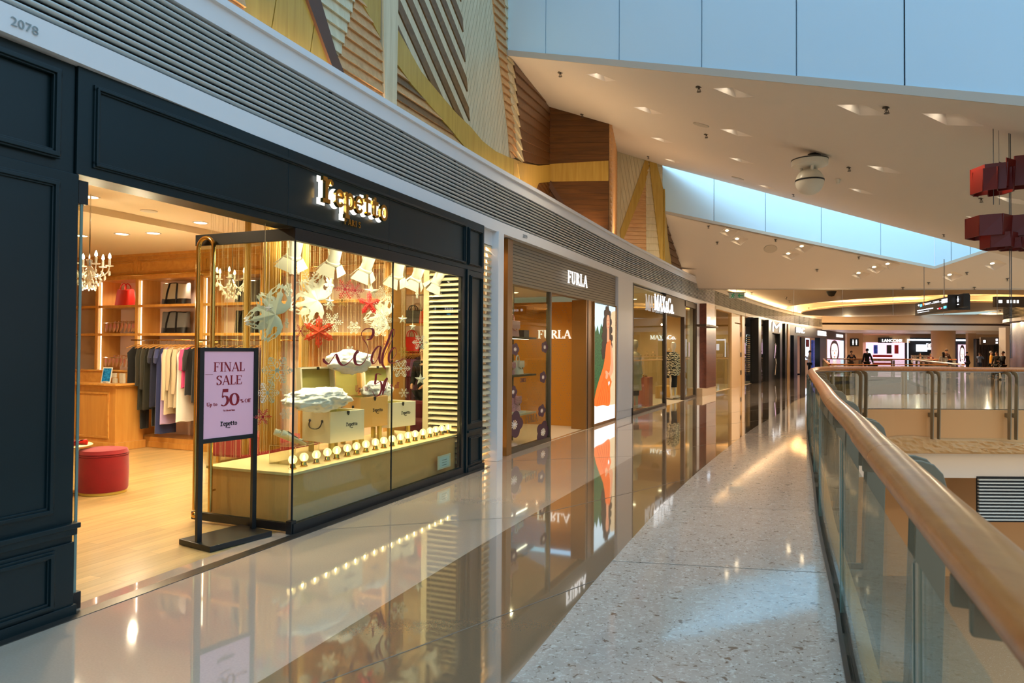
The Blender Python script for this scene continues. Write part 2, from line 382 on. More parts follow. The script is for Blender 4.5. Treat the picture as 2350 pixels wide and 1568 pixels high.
def sans(s, h, depth, xs=1.0, align='CENTER', bold=0.0):
    """sans-serif lettering as a mesh builder in the x-z plane"""
    cu = bpy.data.curves.new('lettering', 'FONT'); cu.body = s; cu.size = h*1.38; cu.align_x = align; cu.extrude = depth/2; cu.offset = bold; cu.resolution_u = 3
    o = bpy.data.objects.new('lettering', cu); COL.objects.link(o); dg = bpy.context.evaluated_depsgraph_get(); me = bpy.data.meshes.new_from_object(o.evaluated_get(dg))
    mb = MB(); mb.v = [(v.co.x*xs, -v.co.z, v.co.y) for v in me.vertices]; mb.f = [list(p.vertices) for p in me.polygons]; mb.m = [0]*len(mb.f)
    bpy.data.objects.remove(o); bpy.data.curves.remove(cu); bpy.data.meshes.remove(me)
    return mb
def move(mb, dx=0, dy=0, dz=0, rz=0):
    mb.v = [(x*cos(rz)-y*sin(rz)+dx, x*sin(rz)+y*cos(rz)+dy, z+dz) for x, y, z in mb.v]; return mb
def merge(a, b, m=0):
    n = len(a.v); a.v += b.v; a.f += [[i+n for i in f] for f in b.f]; a.m += [m]*len(b.f); return a
# ================================================================ MATERIALS
mat('white_strip', (208, 180, 154), .05, spec=.8, var=.05, vscale=90, coat=1, cior=1.85)
mat('brown_strip', (146, 114, 84), .05, spec=.8, var=.05, vscale=110, coat=1, cior=1.8)
def terrazzo(name, base, spots, rough):
    m, nt, b, out = new_mat(name); N, L = nt.nodes, nt.links
    tc = N.new('ShaderNodeTexCoord'); last = None
    mx = N.new('ShaderNodeMix'); mx.data_type = 'RGBA'; mx.inputs[6].default_value = rgb(base[0]); mx.inputs[7].default_value = rgb(base[1])
    n0 = N.new('ShaderNodeTexNoise'); n0.inputs['Scale'].default_value = 7; n0.inputs['Detail'].default_value = 6; L.new(tc.outputs['Object'], n0.inputs[0]); L.new(n0.outputs[0], mx.inputs[0]); last = mx.outputs[2]
    for sc, lo, hi, col in spots:
        v = N.new('ShaderNodeTexNoise'); v.inputs['Scale'].default_value = sc; v.inputs['Detail'].default_value = 2; v.inputs['Distortion'].default_value = 1.2
        mp = N.new('ShaderNodeMapping'); mp.inputs['Location'].default_value = (sc, sc*.7, 0); mp.inputs['Scale'].default_value = (1, 1.3, 1); L.new(tc.outputs['Object'], mp.inputs[0]); L.new(mp.outputs[0], v.inputs[0])
        r = N.new('ShaderNodeMapRange'); r.inputs[1].default_value = lo; r.inputs[2].default_value = hi; L.new(v.outputs[0], r.inputs[0])
        k = N.new('ShaderNodeMix'); k.data_type = 'RGBA'; k.inputs[7].default_value = rgb(col); L.new(r.outputs[0], k.inputs[0]); L.new(last, k.inputs[6]); last = k.outputs[2]
    L.new(last, b.inputs['Base Color']); b.inputs['Roughness'].default_value = rough; b.inputs['Specular IOR Level'].default_value = .65
    n3 = N.new('ShaderNodeTexNoise'); n3.inputs['Scale'].default_value = 5; n3.inputs['Detail'].default_value = 2; L.new(tc.outputs['Object'], n3.inputs[0])
    bp = N.new('ShaderNodeBump'); bp.inputs['Strength'].default_value = .04; bp.inputs['Distance'].default_value = .01; L.new(n3.outputs[0], bp.inputs['Height']); L.new(bp.outputs[0], b.inputs['Normal'])
terrazzo('terrazzo', ((180, 156, 138), (204, 184, 166)), [(22, .6, .66, (212, 196, 180)), (30, .63, .69, (122, 94, 74)), (46, .62, .68, (222, 208, 194)), (12, .66, .7, (136, 108, 88))], .06)
terrazzo('far_floor', ((168, 140, 104), (176, 150, 116)), [(30, .62, .68, (196, 176, 150))], .07)
mat('joint', (120, 105, 92), .6)
mat('plaster', (226, 212, 196), .7, bump=.02)
mat('plaster_edge', (196, 184, 166), .55)
mat('well_panel', (206, 234, 248), .3, spec=.5)
mat('black_gap', (16, 17, 19), .7)
mat('louver', (196, 198, 192), .34, metal=.25, spec=.6)
mat('louver_white', (226, 224, 222), .4)
mat('louver_dark', (34, 36, 34), .7)
wood('gold_wood', (182, 144, 58), (200, 164, 76), .38, axis=2, scale=.8)
wood('pale_wood', (206, 190, 152), (222, 208, 172), .42, axis=2, scale=.8)
wood('tan_wood', (196, 146, 92), (216, 168, 112), .42, axis=0, scale=.8)
wood('brown_wood', (104, 74, 40), (128, 94, 54), .42, axis=0, scale=.8)
wood('dark_wood', (86, 52, 20), (116, 72, 30), .42, axis=0, scale=.8)
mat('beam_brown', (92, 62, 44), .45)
mat('fin', (128, 112, 86), .5)
wood('rail_wood', (184, 108, 50), (204, 128, 66), .32, axis=1, scale=.9, coat=.15)
mat('steel', (150, 148, 142), .3, metal=.9)
mat('channel', (92, 84, 76), .28, metal=.7)
mat('slab_face', (206, 150, 92), .6)
mat('relief', (198, 152, 98), .6)
glass('rail_glass', (244, 248, 245), .95, ior=3.8)
glass('shop_glass', (236, 240, 230), .9, ior=1.45)
glass('smoke_glass', (236, 234, 226), .6, ior=1.3)
mat('glass_edge', (112, 136, 124), .15, spec=.8)
mat('black_metal', (20, 21, 22), .35, spec=.5)
mat('chrome', (220, 220, 220), .12, metal=1)
mat('brass', (210, 168, 90), .16, metal=1)
mat('white_plastic', (226, 220, 204), .35)
mat('dark_plastic', (30, 29, 28), .45)
glow('lamp_warm', (255, 226, 180), 14)
glow('lamp_white', (255, 244, 224), 22)
# ================================================================ PATHS
BAND = Path([(v.x, v.y) for v in spline([(-3.9, .8, 0), (-3.27, 2.3, 0), (-2.7, 3.72, 0), (-1.87, 5.9, 0), (-.4, 9.5, 0), (.5, 11.55, 0), (2.4, 15.95, 0), (3.2, 17.7, 0), (6.5, 24.7, 0), (11.75, 34.6, 0), (17.5, 44.3, 0), (23, 51.8, 0)], 6)])
C1 = [(-2.6, -.3), (-1.168, 3.296), (-.247, 5.605), (.392, 7.118), (1.381, 9.425), (2.5, 12.0), (4.2, 15.35), (6.32, 19.2), (9.4, 24), (14.5, 31.5), (24, 43)]
C2 = [(-1.45, -.3), (.001, 3.313), (.76, 5.259), (1.995, 8.205), (3.593, 11.632), (5.0, 14.5), (6.85, 18.0), (10.1, 24.3), (15.6, 31.5), (26, 43)]
RF = [(-.02, -.9), (1.614, 3.354), (1.96, 4.22), (2.794, 6.4), (3.7, 8.63), (5.45, 13.0), (6.6, 15.8), (7.15, 17.0), (7.75, 18.1), (8.6, 18.95), (9.8, 19.3), (12, 19.35), (20, 19.3), (30, 19.2)]
def Xat(curve, Y):
    for a, b in zip(curve[:-1], curve[1:]):
        if Y <= b[1] or b is curve[-1]: return a[0]+(b[0]-a[0])*(Y-a[1])/(b[1]-a[1])
def Xband(Y):
    for a, b in zip(BAND.p[:-1], BAND.p[1:]):
        if Y <= b.y or b is BAND.p[-1]: return a.x+(b.x-a.x)*(Y-a.y)/(b.y-a.y)
RAIL = Path([(v.x, v.y) for v in spline([(x, y, 0) for x, y in RF], 8)])
def smooth_pts(c): return [(v.x, v.y) for v in spline([(x, y, 0) for x, y in c], 6)]
C1s, C2s = smooth_pts(C1), smooth_pts(C2)
# ================================================================ FLOOR
def floor():
    Ys = [-.3+.45*i for i in range(97)]
    def strip(fa, fb, m, name, Y1=43):
        mb = MB(); ys = [y for y in Ys if y <= Y1]
        for a, b in zip(ys[:-1], ys[1:]): mb.face([(fa(a), a, 0), (fb(a), a, 0), (fb(b), b, 0), (fa(b), b, 0)])
        return obj(name, mb, m)
    root = struct(strip(lambda y: Xband(y)-.12, lambda y: Xat(C1s, y), 'white_strip', 'floor'))
    o2 = strip(lambda y: Xat(C1s, y), lambda y: Xat(C2s, y), 'brown_strip', 'floor_band'); o2.parent = root
    def xr(y):
        best = 99
        for a, b in zip(RAIL.p[:-1], RAIL.p[1:]):
            if (a.y-y)*(b.y-y) <= 0 and abs(a.y-b.y) > 1e-6 and a.x < 9.9: return a.x+(b.x-a.x)*(y-a.y)/(b.y-a.y)
        return None
    mb = MB(); ys = [-.3+.3*i for i in range(66)]; ys = [y for y in ys if y < 19.2]
    for a, b in zip(ys[:-1], ys[1:]):
        mb.face([(Xat(C2s, a), a, 0), ((xr(a) or 0)+.06, a, 0), ((xr(b) or 0)+.06, b, 0), (Xat(C2s, b), b, 0)])
    o3 = obj('floor_terrazzo', mb, 'terrazzo'); o3.parent = root
    # floor beyond the near void, with a second void in it
    bm = bmesh.new()
    outer = [(Xat(C2s, ys[-1]), ys[-1]), ((xr(ys[-1]) or 9)+.06, ys[-1])]+[(p.x, p.y+.05) for p in RAIL.p if p.x > 9.2]+[(62, 19.2), (62, 66), (30, 66), (26.0, 43)]+[p for p in C2s[::-1] if 19.4 < p[1] < 42.9]
    hole = [(11.4, 25.2), (16.4, 26.9), (24.5, 44.5), (19.6, 45)]
    edges = []
    for lp in (outer, hole):
        vs = [bm.verts.new((x, y, 0)) for x, y in lp]
        edges += [bm.edges.new((vs[i], vs[(i+1) % len(vs)])) for i in range(len(vs))]
    bmesh.ops.triangle_fill(bm, use_beauty=True, edges=edges, normal=(0, 0, 1))
    me = bpy.data.meshes.new('floor_far'); bm.to_mesh(me); bm.free(); me.materials.append(MATS['far_floor']); me.flip_normals() if me.polygons[0].normal.z < 0 else None
    o4 = bpy.data.objects.new('floor_far', me); COL.objects.link(o4); o4.parent = root
    mb = MB(); mb.face([(Xband(43)-1, 42.9, 0), (26.2, 42.9, 0), (30.2, 66, 0), (14, 66, 0)]); obj('floor_corner', mb, 'far_floor', root)
    # stone joints: thin inlaid lines
    mb = MB()
    def line(a, b, w=.004, z=.0012):
        a = Vector(a); b = Vector(b); d = (b-a).normalized(); n = Vector((-d.y, d.x))*w
        mb.face([(*(a-n), z), (*(b-n), z), (*(b+n), z), (*(a+n), z)])
    for k in range(0, 9):
        u = 1.5+k*4.1; p = BAND.pos(u, 0)
        y = p.y; q0 = Vector((Xat(C1s, y+.6), y+.6)); q1 = Vector((Xat(C2s, y+2.6), y+2.6)); line(q0, q1)
        line(BAND.pos(u, 0), q0)
    for k in range(0, 12):
        u = 2.2+k*2.05; p = RAIL.pos(u, 0)
        if u < 19: line(p, (Xat(C2s, p.y+.25), p.y+.25), .003)
    obj('floor_joints', mb, 'joint', root)
    # slab edge round the voids, carved relief below
    sl = MB(); ribbon(sl, RAIL, 0, RAIL.L, [(-.13, -.005), (-.13, -.8), (.2, -.8), (.2, -.005)], .5)
    s1 = obj('slab_edge', sl, 'slab_face', root)
    rl = MB(); rnd = random.Random(3)
    u = 14.0
    n = int((RAIL.L-u)/.09); rows = 8; grid = []
    for i in range(n+1):
        uu = u+i*.09; col = []
        top = -.80+.07*sin(uu*1.1)+.03*sin(uu*2.7)
        for j in range(rows+1):
            z = top+(-1.17-top)*j/rows; o = -.16-.06*rnd.random() if 0 < j < rows else -.16; q = RAIL.pos(uu, o); col.append(rl.pt((q.x, q.y, z)))
        grid.append(col)
    for a, b in zip(grid[:-1], grid[1:]):
        for j in range(rows): rl.idx((a[j], b[j], b[j+1], a[j+1]))
    obj('carved_frieze', rl, 'relief', root)
    e = MB(); ribbon(e, RAIL, 0, RAIL.L, [(-.14, -.76), (-.14, -1.19), (.6, -1.19), (.6, -.76)], .5); obj('frieze_backing', e, 'relief', root)
    H = Path([(11.4, 25.2), (16.4, 26.9), (24.5, 44.5), (19.6, 45), (11.4, 25.2)]); e = MB()
    for a, b in zip(H.p[:-1], H.p[1:]): e.face([(a.x, a.y, 0), (b.x, b.y, 0), (b.x, b.y, -1.2), (a.x, a.y, -1.2)])
    obj('slab_edge_far', e, 'slab_face', root)
    return root
floor()
# lower level glimpsed through the void
mb = MB(); mb.box(-6, 64, -4, 66, -6.1, -6.0); struct(obj('floor_lower', mb, 'far_floor'))
mb = MB(); mb.box(-3, 60, 20.4, 20.6, -2.05, -1.2); lw = struct(obj('wall_lower', mb, 'plaster'), 'cream wall of the level below')
mb = MB(); mb.face([(-2, 20.5, -2.05), (60, 20.5, -2.05), (60, 30, -2.3), (-2, 30, -2.3)]); struct(obj('ceiling_lower', mb, 'plaster'))
mb = MB(); mb.box(10, 60, 24, 24.2, -6, -2.2); struct(obj('wall_lower_back', mb, 'slab_face'))
lv = thing('louver_grille', 'dark slatted louver grille on the level below the void', 'grille', (0, 0, 0)); a = at(2298, 1124, -2.0)
g = MB(); fr = MB(); fr.box(13.4, 17.5, 20.36, 20.42, -3.3, -2.0); obj('backing', fr, 'black_gap', lv)
for k in range(13): g.box(13.4, 17.5, 20.28, 20.35, -2.1-k*.095, -2.06-k*.095)
obj('slats', g, 'louver', lv)
for k in range(0, 9): area('lower_cove', (9+k*4.5, 20.1, -1.25), 4.2, 5, (1, .72, .38), (radians(-25), 0, 0), sy=.2) if k < 6 else None
# ================================================================ LOUVER BAND OVER THE SHOPFRONTS
BL = BAND.L-1
tr = MB(); ribbon(tr, BAND, 0, BL, [(-.04, 3.2), (-.04, 3.355), (.75, 3.355), (.75, 3.2)], .35); band = struct(obj('trim_1', tr, 'louver_white', smooth=False))
tr = MB(); ribbon(tr, BAND, 0, BL, [(-.04, 3.885), (-.045, 4.03), (-.075, 4.035), (-.075, 4.06), (-.06, 4.065), (-.06, 4.1), (.6, 4.1), (.6, 3.885)], .35); obj('coping', tr, 'louver_white', band)
tr = MB(); ribbon(tr, BAND, 0, BL, [(.07, 3.3), (.07, 3.9), (.1, 3.9), (.1, 3.3)], .5); obj('louver_backing', tr, 'louver_dark', band)
tr = MB()
for k in range(11):
    z = 3.382+k*.0462
    ribbon(tr, BAND, 0, BL, [(-.028, z-.006), (-.034, z+.004), (-.03, z+.013), (-.012, z+.021), (.012, z+.022), (.03, z+.012), (.018, z-.002), (-.01, z-.009)], .35)
obj('louver_slats', tr, 'louver', band, smooth=True, auto=60)
tr = MB()
for k in range(int(BL/1.25)):
    u = 1.0+k*1.25; q = BAND.pos(u, 0); q2 = BAND.pos(u+.03, 0); a = BAND.pos(u, .07); b = BAND.pos(u+.03, .07); c = BAND.pos(u+.03, -.012); d = BAND.pos(u, -.012)
    tr.hexa([(*a, 3.36), (*b, 3.36), (*c, 3.36), (*d, 3.36), (*a, 3.89), (*b, 3.89), (*c, 3.89), (*d, 3.89)])
obj('louver_brackets', tr, 'black_gap', band)
# ================================================================ WOODEN WALL ABOVE THE SHOPS
WL0 = BAND.offset(.34)
Aw = atY(1160, 128, 1); u_, z_ = WL0.hit(1160, 128); pA = WL0.pos(u_); PA = Vector((pA.x, pA.y, z_))
u2_, z2_ = WL0.hit(1520, 380); pB = WL0.pos(u2_); PB = Vector((pB.x, pB.y, z2_))
PLATE2 = Plane(PA, PB, atY(2270, 578, 19.0))
wpts = [p for p, a in zip(WL0.p, WL0.a) if a < WL0.hit(1172, 200)[0]]+[WL0.pos(WL0.hit(1172, 200)[0])]
W2, W3, W4 = PLATE2.px(1258, 245), PLATE2.px(1398, 285), PLATE2.px(1412, 347)
wpts += [W2.xy, W3.xy, W4.xy]
ue = WL0.hit(1570, 560)[0]; un = u2_
wpts += [WL0.pos(un+(ue-un)*k/3) for k in range(4)]
WALL = Path(wpts)
def wall_pt(u, z, d):   # d > 0 stands out towards the corridor
    i = WALL.seg(u); dd = (WALL.p[i+1]-WALL.p[i]).normalized(); q = WALL.p[i]+dd*(u-WALL.a[i])+Vector((dd.y, -dd.x))*d
    return (q.x, q.y, z)
mb = MB(); wt = []
for a, b in zip(WALL.p[:-1], WALL.p[1:]): mb.face([(a.x, a.y, 3.9), (b.x, b.y, 3.9), (b.x, b.y, 9.0), (a.x, a.y, 9.0)])
WOODWALL = struct(obj('wall_left', mb, 'beam_brown'), 'faceted timber wall above the shopfronts')
def panel(px, style, m, d=.03, step=.115, dirpx=None, lap=.028, m2=None, gap=.008, pname='timber_panel'):
    """a wall panel outlined from the photograph; boards clipped to it"""
    P = [WALL.hit(x, y) for x, y in px]; mb = MB()
    def emit(poly, dfun, mi):
        us = [p[0] for p in poly]; cuts = [a for a in WALL.a if min(us)+1e-4 < a < max(us)-1e-4]; lo = -1e9
        for hi in cuts+[1e9]:
            q = clip(clip(poly, 1, 0, hi), -1, 0, -lo); uu = (max(min(us), lo)+min(max(us), hi))/2; lo = hi
            if len(q) < 3: continue
            i = WALL.seg(uu); dd = (WALL.p[i+1]-WALL.p[i]).normalized()
            def W(u, z, dep): p = WALL.p[i]+dd*(u-WALL.a[i])+Vector((dd.y, -dd.x))*dep; return (p.x, p.y, z)
            a = [mb.pt(W(u, z, dfun(u, z))) for u, z in q]; b = [mb.pt(W(u, z, 0)) for u, z in q]; n = len(q)
            mb.idx(a, mi); mb.idx(b[::-1], mi)
            for k in range(n): mb.idx((a[k], b[k], b[(k+1) % n], a[(k+1) % n]), mi)
    if style == 'flat': emit(P, lambda u, z: d, 0)
    else:
        if dirpx: A, B = WALL.hit(*dirpx[0]), WALL.hit(*dirpx[1]); dx, dz = B[0]-A[0], B[1]-A[1]
        else: dx, dz = 1, 0
        l = sqrt(dx*dx+dz*dz); nx, nz = -dz/l, dx/l
        if nz < 0: nx, nz = -nx, -nz
        vals = [u*nx+z*nz for u, z in P]; k0 = int(min(vals)//step)
        k = k0
        while k*step < max(vals):
            c0 = k*step; q = clip(clip(P, nx, nz, c0+step-(gap if style != 'lap' else 0)), -nx, -nz, -c0)
            if len(q) > 2:
                if style == 'lap': emit(q, lambda u, z: d+lap*(1-(u*nx+z*nz-c0)/step), (k % 2) if m2 else 0)
                else: emit(q, lambda u, z: d+(0 if not m2 or k % 2 else .015), (k % 2) if m2 else 0)
            k += 1
    o = obj(pname, mb, [m]+([m2] if m2 else []), WOODWALL)
    return o
panel([(440, -60), (548, -60), (556, 60), (440, 60)], 'lap', 'tan_wood')
panel([(548, -60), (672, -60), (757, 160), (800, 330), (640, 250), (553, 20)], 'board', 'gold_wood', step=.52, dirpx=((616, 0), (604, 75)), gap=.012)
panel([(672, -60), (706, -60), (760, 122), (805, 235), (795, 240), (755, 165)], 'flat', 'beam_brown', d=.06)
panel([(704, -60), (818, -60), (800, 24), (772, 131), (760, 120)], 'lap', 'pale_wood', step=.125)
panel([(816, -20), (850, 60), (866, 95), (870, 120), (872, 260), (800, 230), (760, 128), (772, 131), (800, 24)], 'lap', 'tan_wood', step=.115)
panel([(818, -60), (866, -60), (864, 88), (850, 60), (818, 0)], 'flat', 'gold_wood', d=.05)
panel([(866, -60), (903, -60), (898, 280), (872, 270)], 'flat', 'pale_wood', d=.07)
curve_out = [(898, 60), (925, 108), (958, 166), (1000, 216), (1040, 262), (1073, 293), (1100, 325), (1130, 348), (1165, 364), (1196, 375)]
curve_in = [(1196, 470), (1150, 440), (1085, 372), (1050, 325), (1000, 268), (940, 200), (905, 150), (898, 146)]
panel([(898, -60), (1048, -60), (1062, 140), (1073, 293), (1040, 262), (1000, 216), (958, 166), (925, 108), (898, 60)], 'board', 'brown_wood', step=.135, dirpx=((918, 0), (1012, 214)), m2='pale_wood', gap=.01)
for a, b, c, e in zip(curve_out[:-1], curve_out[1:], [None]*20, [None]*20): pass
cin = [(898, 146), (905, 152), (935, 194), (968, 232), (1004, 272), (1040, 315), (1068, 350), (1100, 392), (1150, 438), (1196, 475)]
for (a, b, c, e) in zip(curve_out[:-1], curve_out[1:], cin[:-1], cin[1:]): panel([a, b, e, c], 'flat', 'gold_wood', d=.055)
panel([(898, 146), (935, 194), (1004, 272), (1100, 392), (1000, 380), (900, 300)], 'lap', 'brown_wood', step=.1, m2='tan_wood')
panel([(1048, -60), (1120, -60), (1128, 30), (1160, 300), (1165, 364), (1130, 348), (1100, 325), (1073, 293), (1062, 140)], 'board', 'pale_wood', step=.085, dirpx=((1123, 40), (1077, 276)), gap=.01)
panel([(1120, -60), (1150, -60), (1157, 130), (1168, 250), (1182, 362), (1166, 364), (1160, 300), (1128, 30)], 'lap', 'tan_wood', step=.12)
panel([(1150, -60), (1172, -60), (1171, 140), (1196, 375), (1182, 362), (1168, 250), (1157, 130)], 'lap', 'pale_wood', step=.16)
panel([(1172, 120), (1258, 230), (1258, 378), (1196, 375), (1176, 180)], 'lap', 'dark_wood', step=.17, dirpx=((1180, 170), (1258, 245)))
panel([(1180, 376), (1196, 375), (1230, 381), (1258, 378), (1258, 418), (1230, 420), (1196, 500)], 'flat', 'gold_wood', d=.06)
panel([(1196, 425), (1258, 418), (1258, 520), (1196, 500)], 'lap', 'dark_wood', step=.12)
panel([(1258, 225), (1398, 265), (1396, 370), (1258, 378)], 'lap', 'dark_wood', step=.125, lap=.012)
panel([(1258, 378), (1396, 370), (1396, 416), (1258, 418)], 'flat', 'gold_wood', d=.05)
panel([(1258, 418), (1396, 416), (1396, 600), (1258, 560)], 'lap', 'dark_wood', step=.125, lap=.012)
panel([(1256, 416), (1262, 416), (1310, 495), (1302, 500)], 'flat', 'beam_brown', d=.09)
panel([(1398, 270), (1412, 330), (1411, 600), (1397, 590)], 'lap', 'tan_wood', step=.13, lap=.04)
panel([(1412, 330), (1424, 330), (1424, 600), (1412, 600)], 'flat', 'pale_wood', d=.02)
panel([(1424, 330), (1490, 350), (1486, 375), (1424, 555)], 'board', 'pale_wood', step=.11, dirpx=((1430, 400), (1444, 480)), gap=.006)
panel([(1484, 355), (1492, 370), (1478, 430), (1425, 562), (1422, 530)], 'flat', 'gold_wood', d=.05)
panel([(1481, 420), (1482, 620), (1426, 610), (1426, 560)], 'lap', 'tan_wood', step=.12)
panel([(1489, 365), (1520, 560), (1518, 640), (1482, 620), (1481, 415)], 'lap', 'pale_wood', step=.2)
panel([(1488, 345), (1498, 350), (1526, 540), (1540, 640), (1518, 632), (1489, 380)], 'flat', 'gold_wood', d=.08)
panel([(1496, 350), (1519, 365), (1519, 470), (1516, 472)], 'lap', 'pale_wood', step=.17)
panel([(1519, 485), (1571, 515), (1571, 660), (1540, 640), (1524, 530)], 'lap', 'dark_wood', step=.2)
# plaster return beyond the timber
mb = MB(); us = [ue+(BL-ue)*k/12 for k in range(13)]; pts = [WL0.pos(u) for u in us]
for a, b in zip(pts[:-1], pts[1:]): mb.face([(a.x, a.y, 3.9), (b.x, b.y, 3.9), (b.x, b.y, 7), (a.x, a.y, 7)])
struct(obj('wall_upper', mb, 'plaster'), 'plaster wall above the far shops')
mb = MB()
e = WALL.p[-1]
mb.box(e.x-.05, e.x+.02, e.y-.02, e.y+.05, 3.9, 6.2); obj('corner_bead', mb, 'black_gap', WOODWALL)
# ================================================================ CEILING
def ppl(plane, x, y): return plane.px(x, y)
LIGHTS = []
def plate(name, plane, outline, niches, up=.3, hole_r=.16, extra=[]):
    """sheet of ceiling on a tilted plane with square recesses cut for the downlights"""
    bm = bmesh.new(); edges = []
    O = [plane.px(*p) if not isinstance(p, Vector) else p for p in outline]; loops = [O]
    n = plane.n if plane.n.z > 0 else -plane.n
    e1 = Vector((.927, .375, 0)); e1 = (e1-n*e1.dot(n)).normalized(); e2 = n.cross(e1)
    cs = []
    for (px, py, r) in niches:
        c = plane.px(px, py); loops.append([c+e1*a*r+e2*b*r for a, b in ((-1, -1), (1, -1), (1, 1), (-1, 1))]); cs.append((c, r))
    for lp in loops+extra:
        vs = [bm.verts.new(p) for p in lp]; edges += [bm.edges.new((vs[i], vs[(i+1) % len(vs)])) for i in range(len(vs))]
    bmesh.ops.triangle_fill(bm, use_beauty=True, edges=edges, normal=n)
    me = bpy.data.meshes.new(name); bm.to_mesh(me); bm.free(); me.materials.append(MATS['plaster'])
    o = bpy.data.objects.new(name, me); COL.objects.link(o); struct(o)
    for c, r in cs: LIGHTS.append((c, r, e1, e2, n))
    return o
mat('ceiling_paint', (228, 206, 186), .75)
C_far = Vector((0, 0, 0))
NEAR = [(1380, 178, .17), (1684, 213, .19), (1978, 253, .2), (2186, 275, .21), (1488, 254, .2), (1690, 305, .2), (1520, 322, .2), (1701, 369, .2), (1545, 370, .2), (1762, 430, .2), (2032, 390, .2), (1979, 440, .2), (2252, 505, .2), (2330, 462, .2)]
plate('ceiling', PLATE2, [(1080, 120), (1150, 300), (1300, 330), (1412, 351), (1520, 380), (2270, 578), (2420, 612), (2750, 520), (3300, 338)], NEAR)
P3a = WL0.pos(WL0.hit(1520, 490)[0]); z3a = WL0.hit(1520, 490)[1]
PLATE3 = Plane(Vector((P3a.x, P3a.y, z3a)), atY(2145, 618, 21.6), atY(1612, 662, 24.6))
FARN = [(1673, 532, .2), (1696, 551, .2), (1845, 568, .2), (1814, 585, .2), (2043, 609, .2), (2012, 616, .2), (1976, 630, .2), (2186, 634, .2), (2285, 608, .2), (1888, 640, .0)]
FARN = [q for q in FARN if q[2]]
pl3 = plate('ceiling', PLATE3, [(1480, 482), (1520, 490), (2145, 618), (2270, 577), (2420, 545), (2620, 600), (2700, 667), (2350, 666), (1900, 664), (1580, 662), (1520, 640)], FARN)
# skylight wells: tall panelled walls that catch the daylight from the open skylight above
def well(name, pts, joints, top, lab):
    root = None
    for k, (a, b) in enumerate(zip(pts[:-1], pts[1:])):
        d = (b-a); L = d.xy.length; js = sorted(joints[k]); cuts = [0]+js+[1]
        for i in range(len(cuts)-1):
            f0, f1 = cuts[i], cuts[i+1]; g = .008/L; p = a+d*(f0+g); q = a+d*(f1-g); mb = MB(); nn = Vector((d.y, -d.x, 0)).normalized()*.03
            mb.hexa([p, q, q-nn, p-nn, (p.x, p.y, top), (q.x, q.y, top), (q.x-nn.x, q.y-nn.y, top), (p.x-nn.x, p.y-nn.y, top)])
            o = obj(name, mb, 'well_panel')
            if root is None: root = struct(o, lab)
            else: o.parent = root
    mb = MB()
    for a, b in zip(pts[:-1], pts[1:]):
        nn = Vector(((b-a).y, -(b-a).x, 0)).normalized()*-.05
        mb.face([a+nn, b+nn, (b.x+nn.x, b.y+nn.y, top), (a.x+nn.x, a.y+nn.y, top)])
    obj('joint_backing', mb, 'black_gap', root)
    # folded edge trim
    mb = MB()
    for a, b in zip(pts[:-1], pts[1:]):
        n = Vector((-(b-a).y, (b-a).x, 0)).normalized(); t = Vector((0, 0, .09)); s = n*.12
        mb.hexa([a-n*.02, b-n*.02, b+s, a+s, a-n*.02+t, b-n*.02+t, b+s+t, a+s+t])
    obj('edge_trim', mb, 'plaster_edge', root)
    return root
def frac(plane, A, B, px):
    lo, hi = 0, 1
    a, b = plane.px(*A), plane.px(*B)
    def X(f):
        q = a+(b-a)*f; u, w = q.x, q.y; return 1175+FPX*u/w
    for _ in range(40):
        m = (lo+hi)/2
        if X(m) < px: lo = m
        else: hi = m
    return lo
W1 = [PLATE2.px(1085, 120.6), PLATE2.px(2350, 245), PLATE2.px(2900, 299)]
W1 = [W1[0], W1[2]]
J = [frac(PLATE2, (1085, 120.6), (2900, 299), x) for x in (1248, 1418, 1609, 1828, 2078, 2370, 2720)]
well('wall_skylight', W1, [J], 11, 'tall pale blue skylight wall panels above the near ceiling edge')
A, B, Cq = (1500, 486), (2145, 618), (2420, 528)
W2p = [PLATE3.px(*A), PLATE3.px(*B), PLATE3.px(*Cq)]
well('wall_skylight', W2p, [[frac(PLATE3, A, B, x) for x in (1638, 1757, 1885, 2022)], [frac(PLATE3, B, Cq, x) for x in (2184, 2228, 2300)]], 10, 'pale blue skylight wall panels behind the hanging ceiling')
# downlights in their recesses
def make_light(c, r, e1, e2, n, small=False):
    t = thing('recessed_downlight', '', 'ceiling light', c)
    L = lambda a, b, z: e1*a*r+e2*b*r+n*z
    mb = MB(); h = .1
    lo = [(-1, -1), (1, -1), (1, 1), (-1, 1)]; hi = [(-.55, -.1), (.35, -.1), (.35, .85), (-.55, .85)]
    for i in range(4): mb.face([L(*lo[i], 0), L(*lo[(i+1) % 4], 0), L(*hi[(i+1) % 4], h), L(*hi[i], h)])
    mb.face([L(*p, h) for p in hi]); obj('recess', mb, 'plaster', t)
    mb = MB(); k = 14; cx, cy = -.1, .38
    rings = [[L(cx+q*cos(2*pi*i/k), cy+q*sin(2*pi*i/k), z) for i in range(k)] for q, z in ((.34, h-.004), (.34, h-.02), (.28, h-.02), (.24, h-.006))]
    mb.loops(rings, 0, True, False); obj('trim_ring', mb, 'chrome', t)
    mb = MB(); mb.face([L(cx+.25*cos(2*pi*i/k), cy+.25*sin(2*pi*i/k), h-.008) for i in range(k)]); obj('lamp', mb, 'lamp_white' if not small else 'lamp_warm', t)
    return t
names = ['nearest the top left corner of the near ceiling', 'second along the skylight edge', 'third along the skylight edge', 'fourth along the skylight edge, furthest right', 'behind the first, near the timber wall', 'in the middle of the near ceiling behind the round vent', 'third back along the timber wall', 'middle column, second back from the vent', 'fourth back along the timber wall', 'close to the edge of the second skylight', 'unlit looking, right of the dome fixture', 'unlit looking, below right of the dome fixture', 'near the lower red lantern, right side', 'between the two red lanterns']
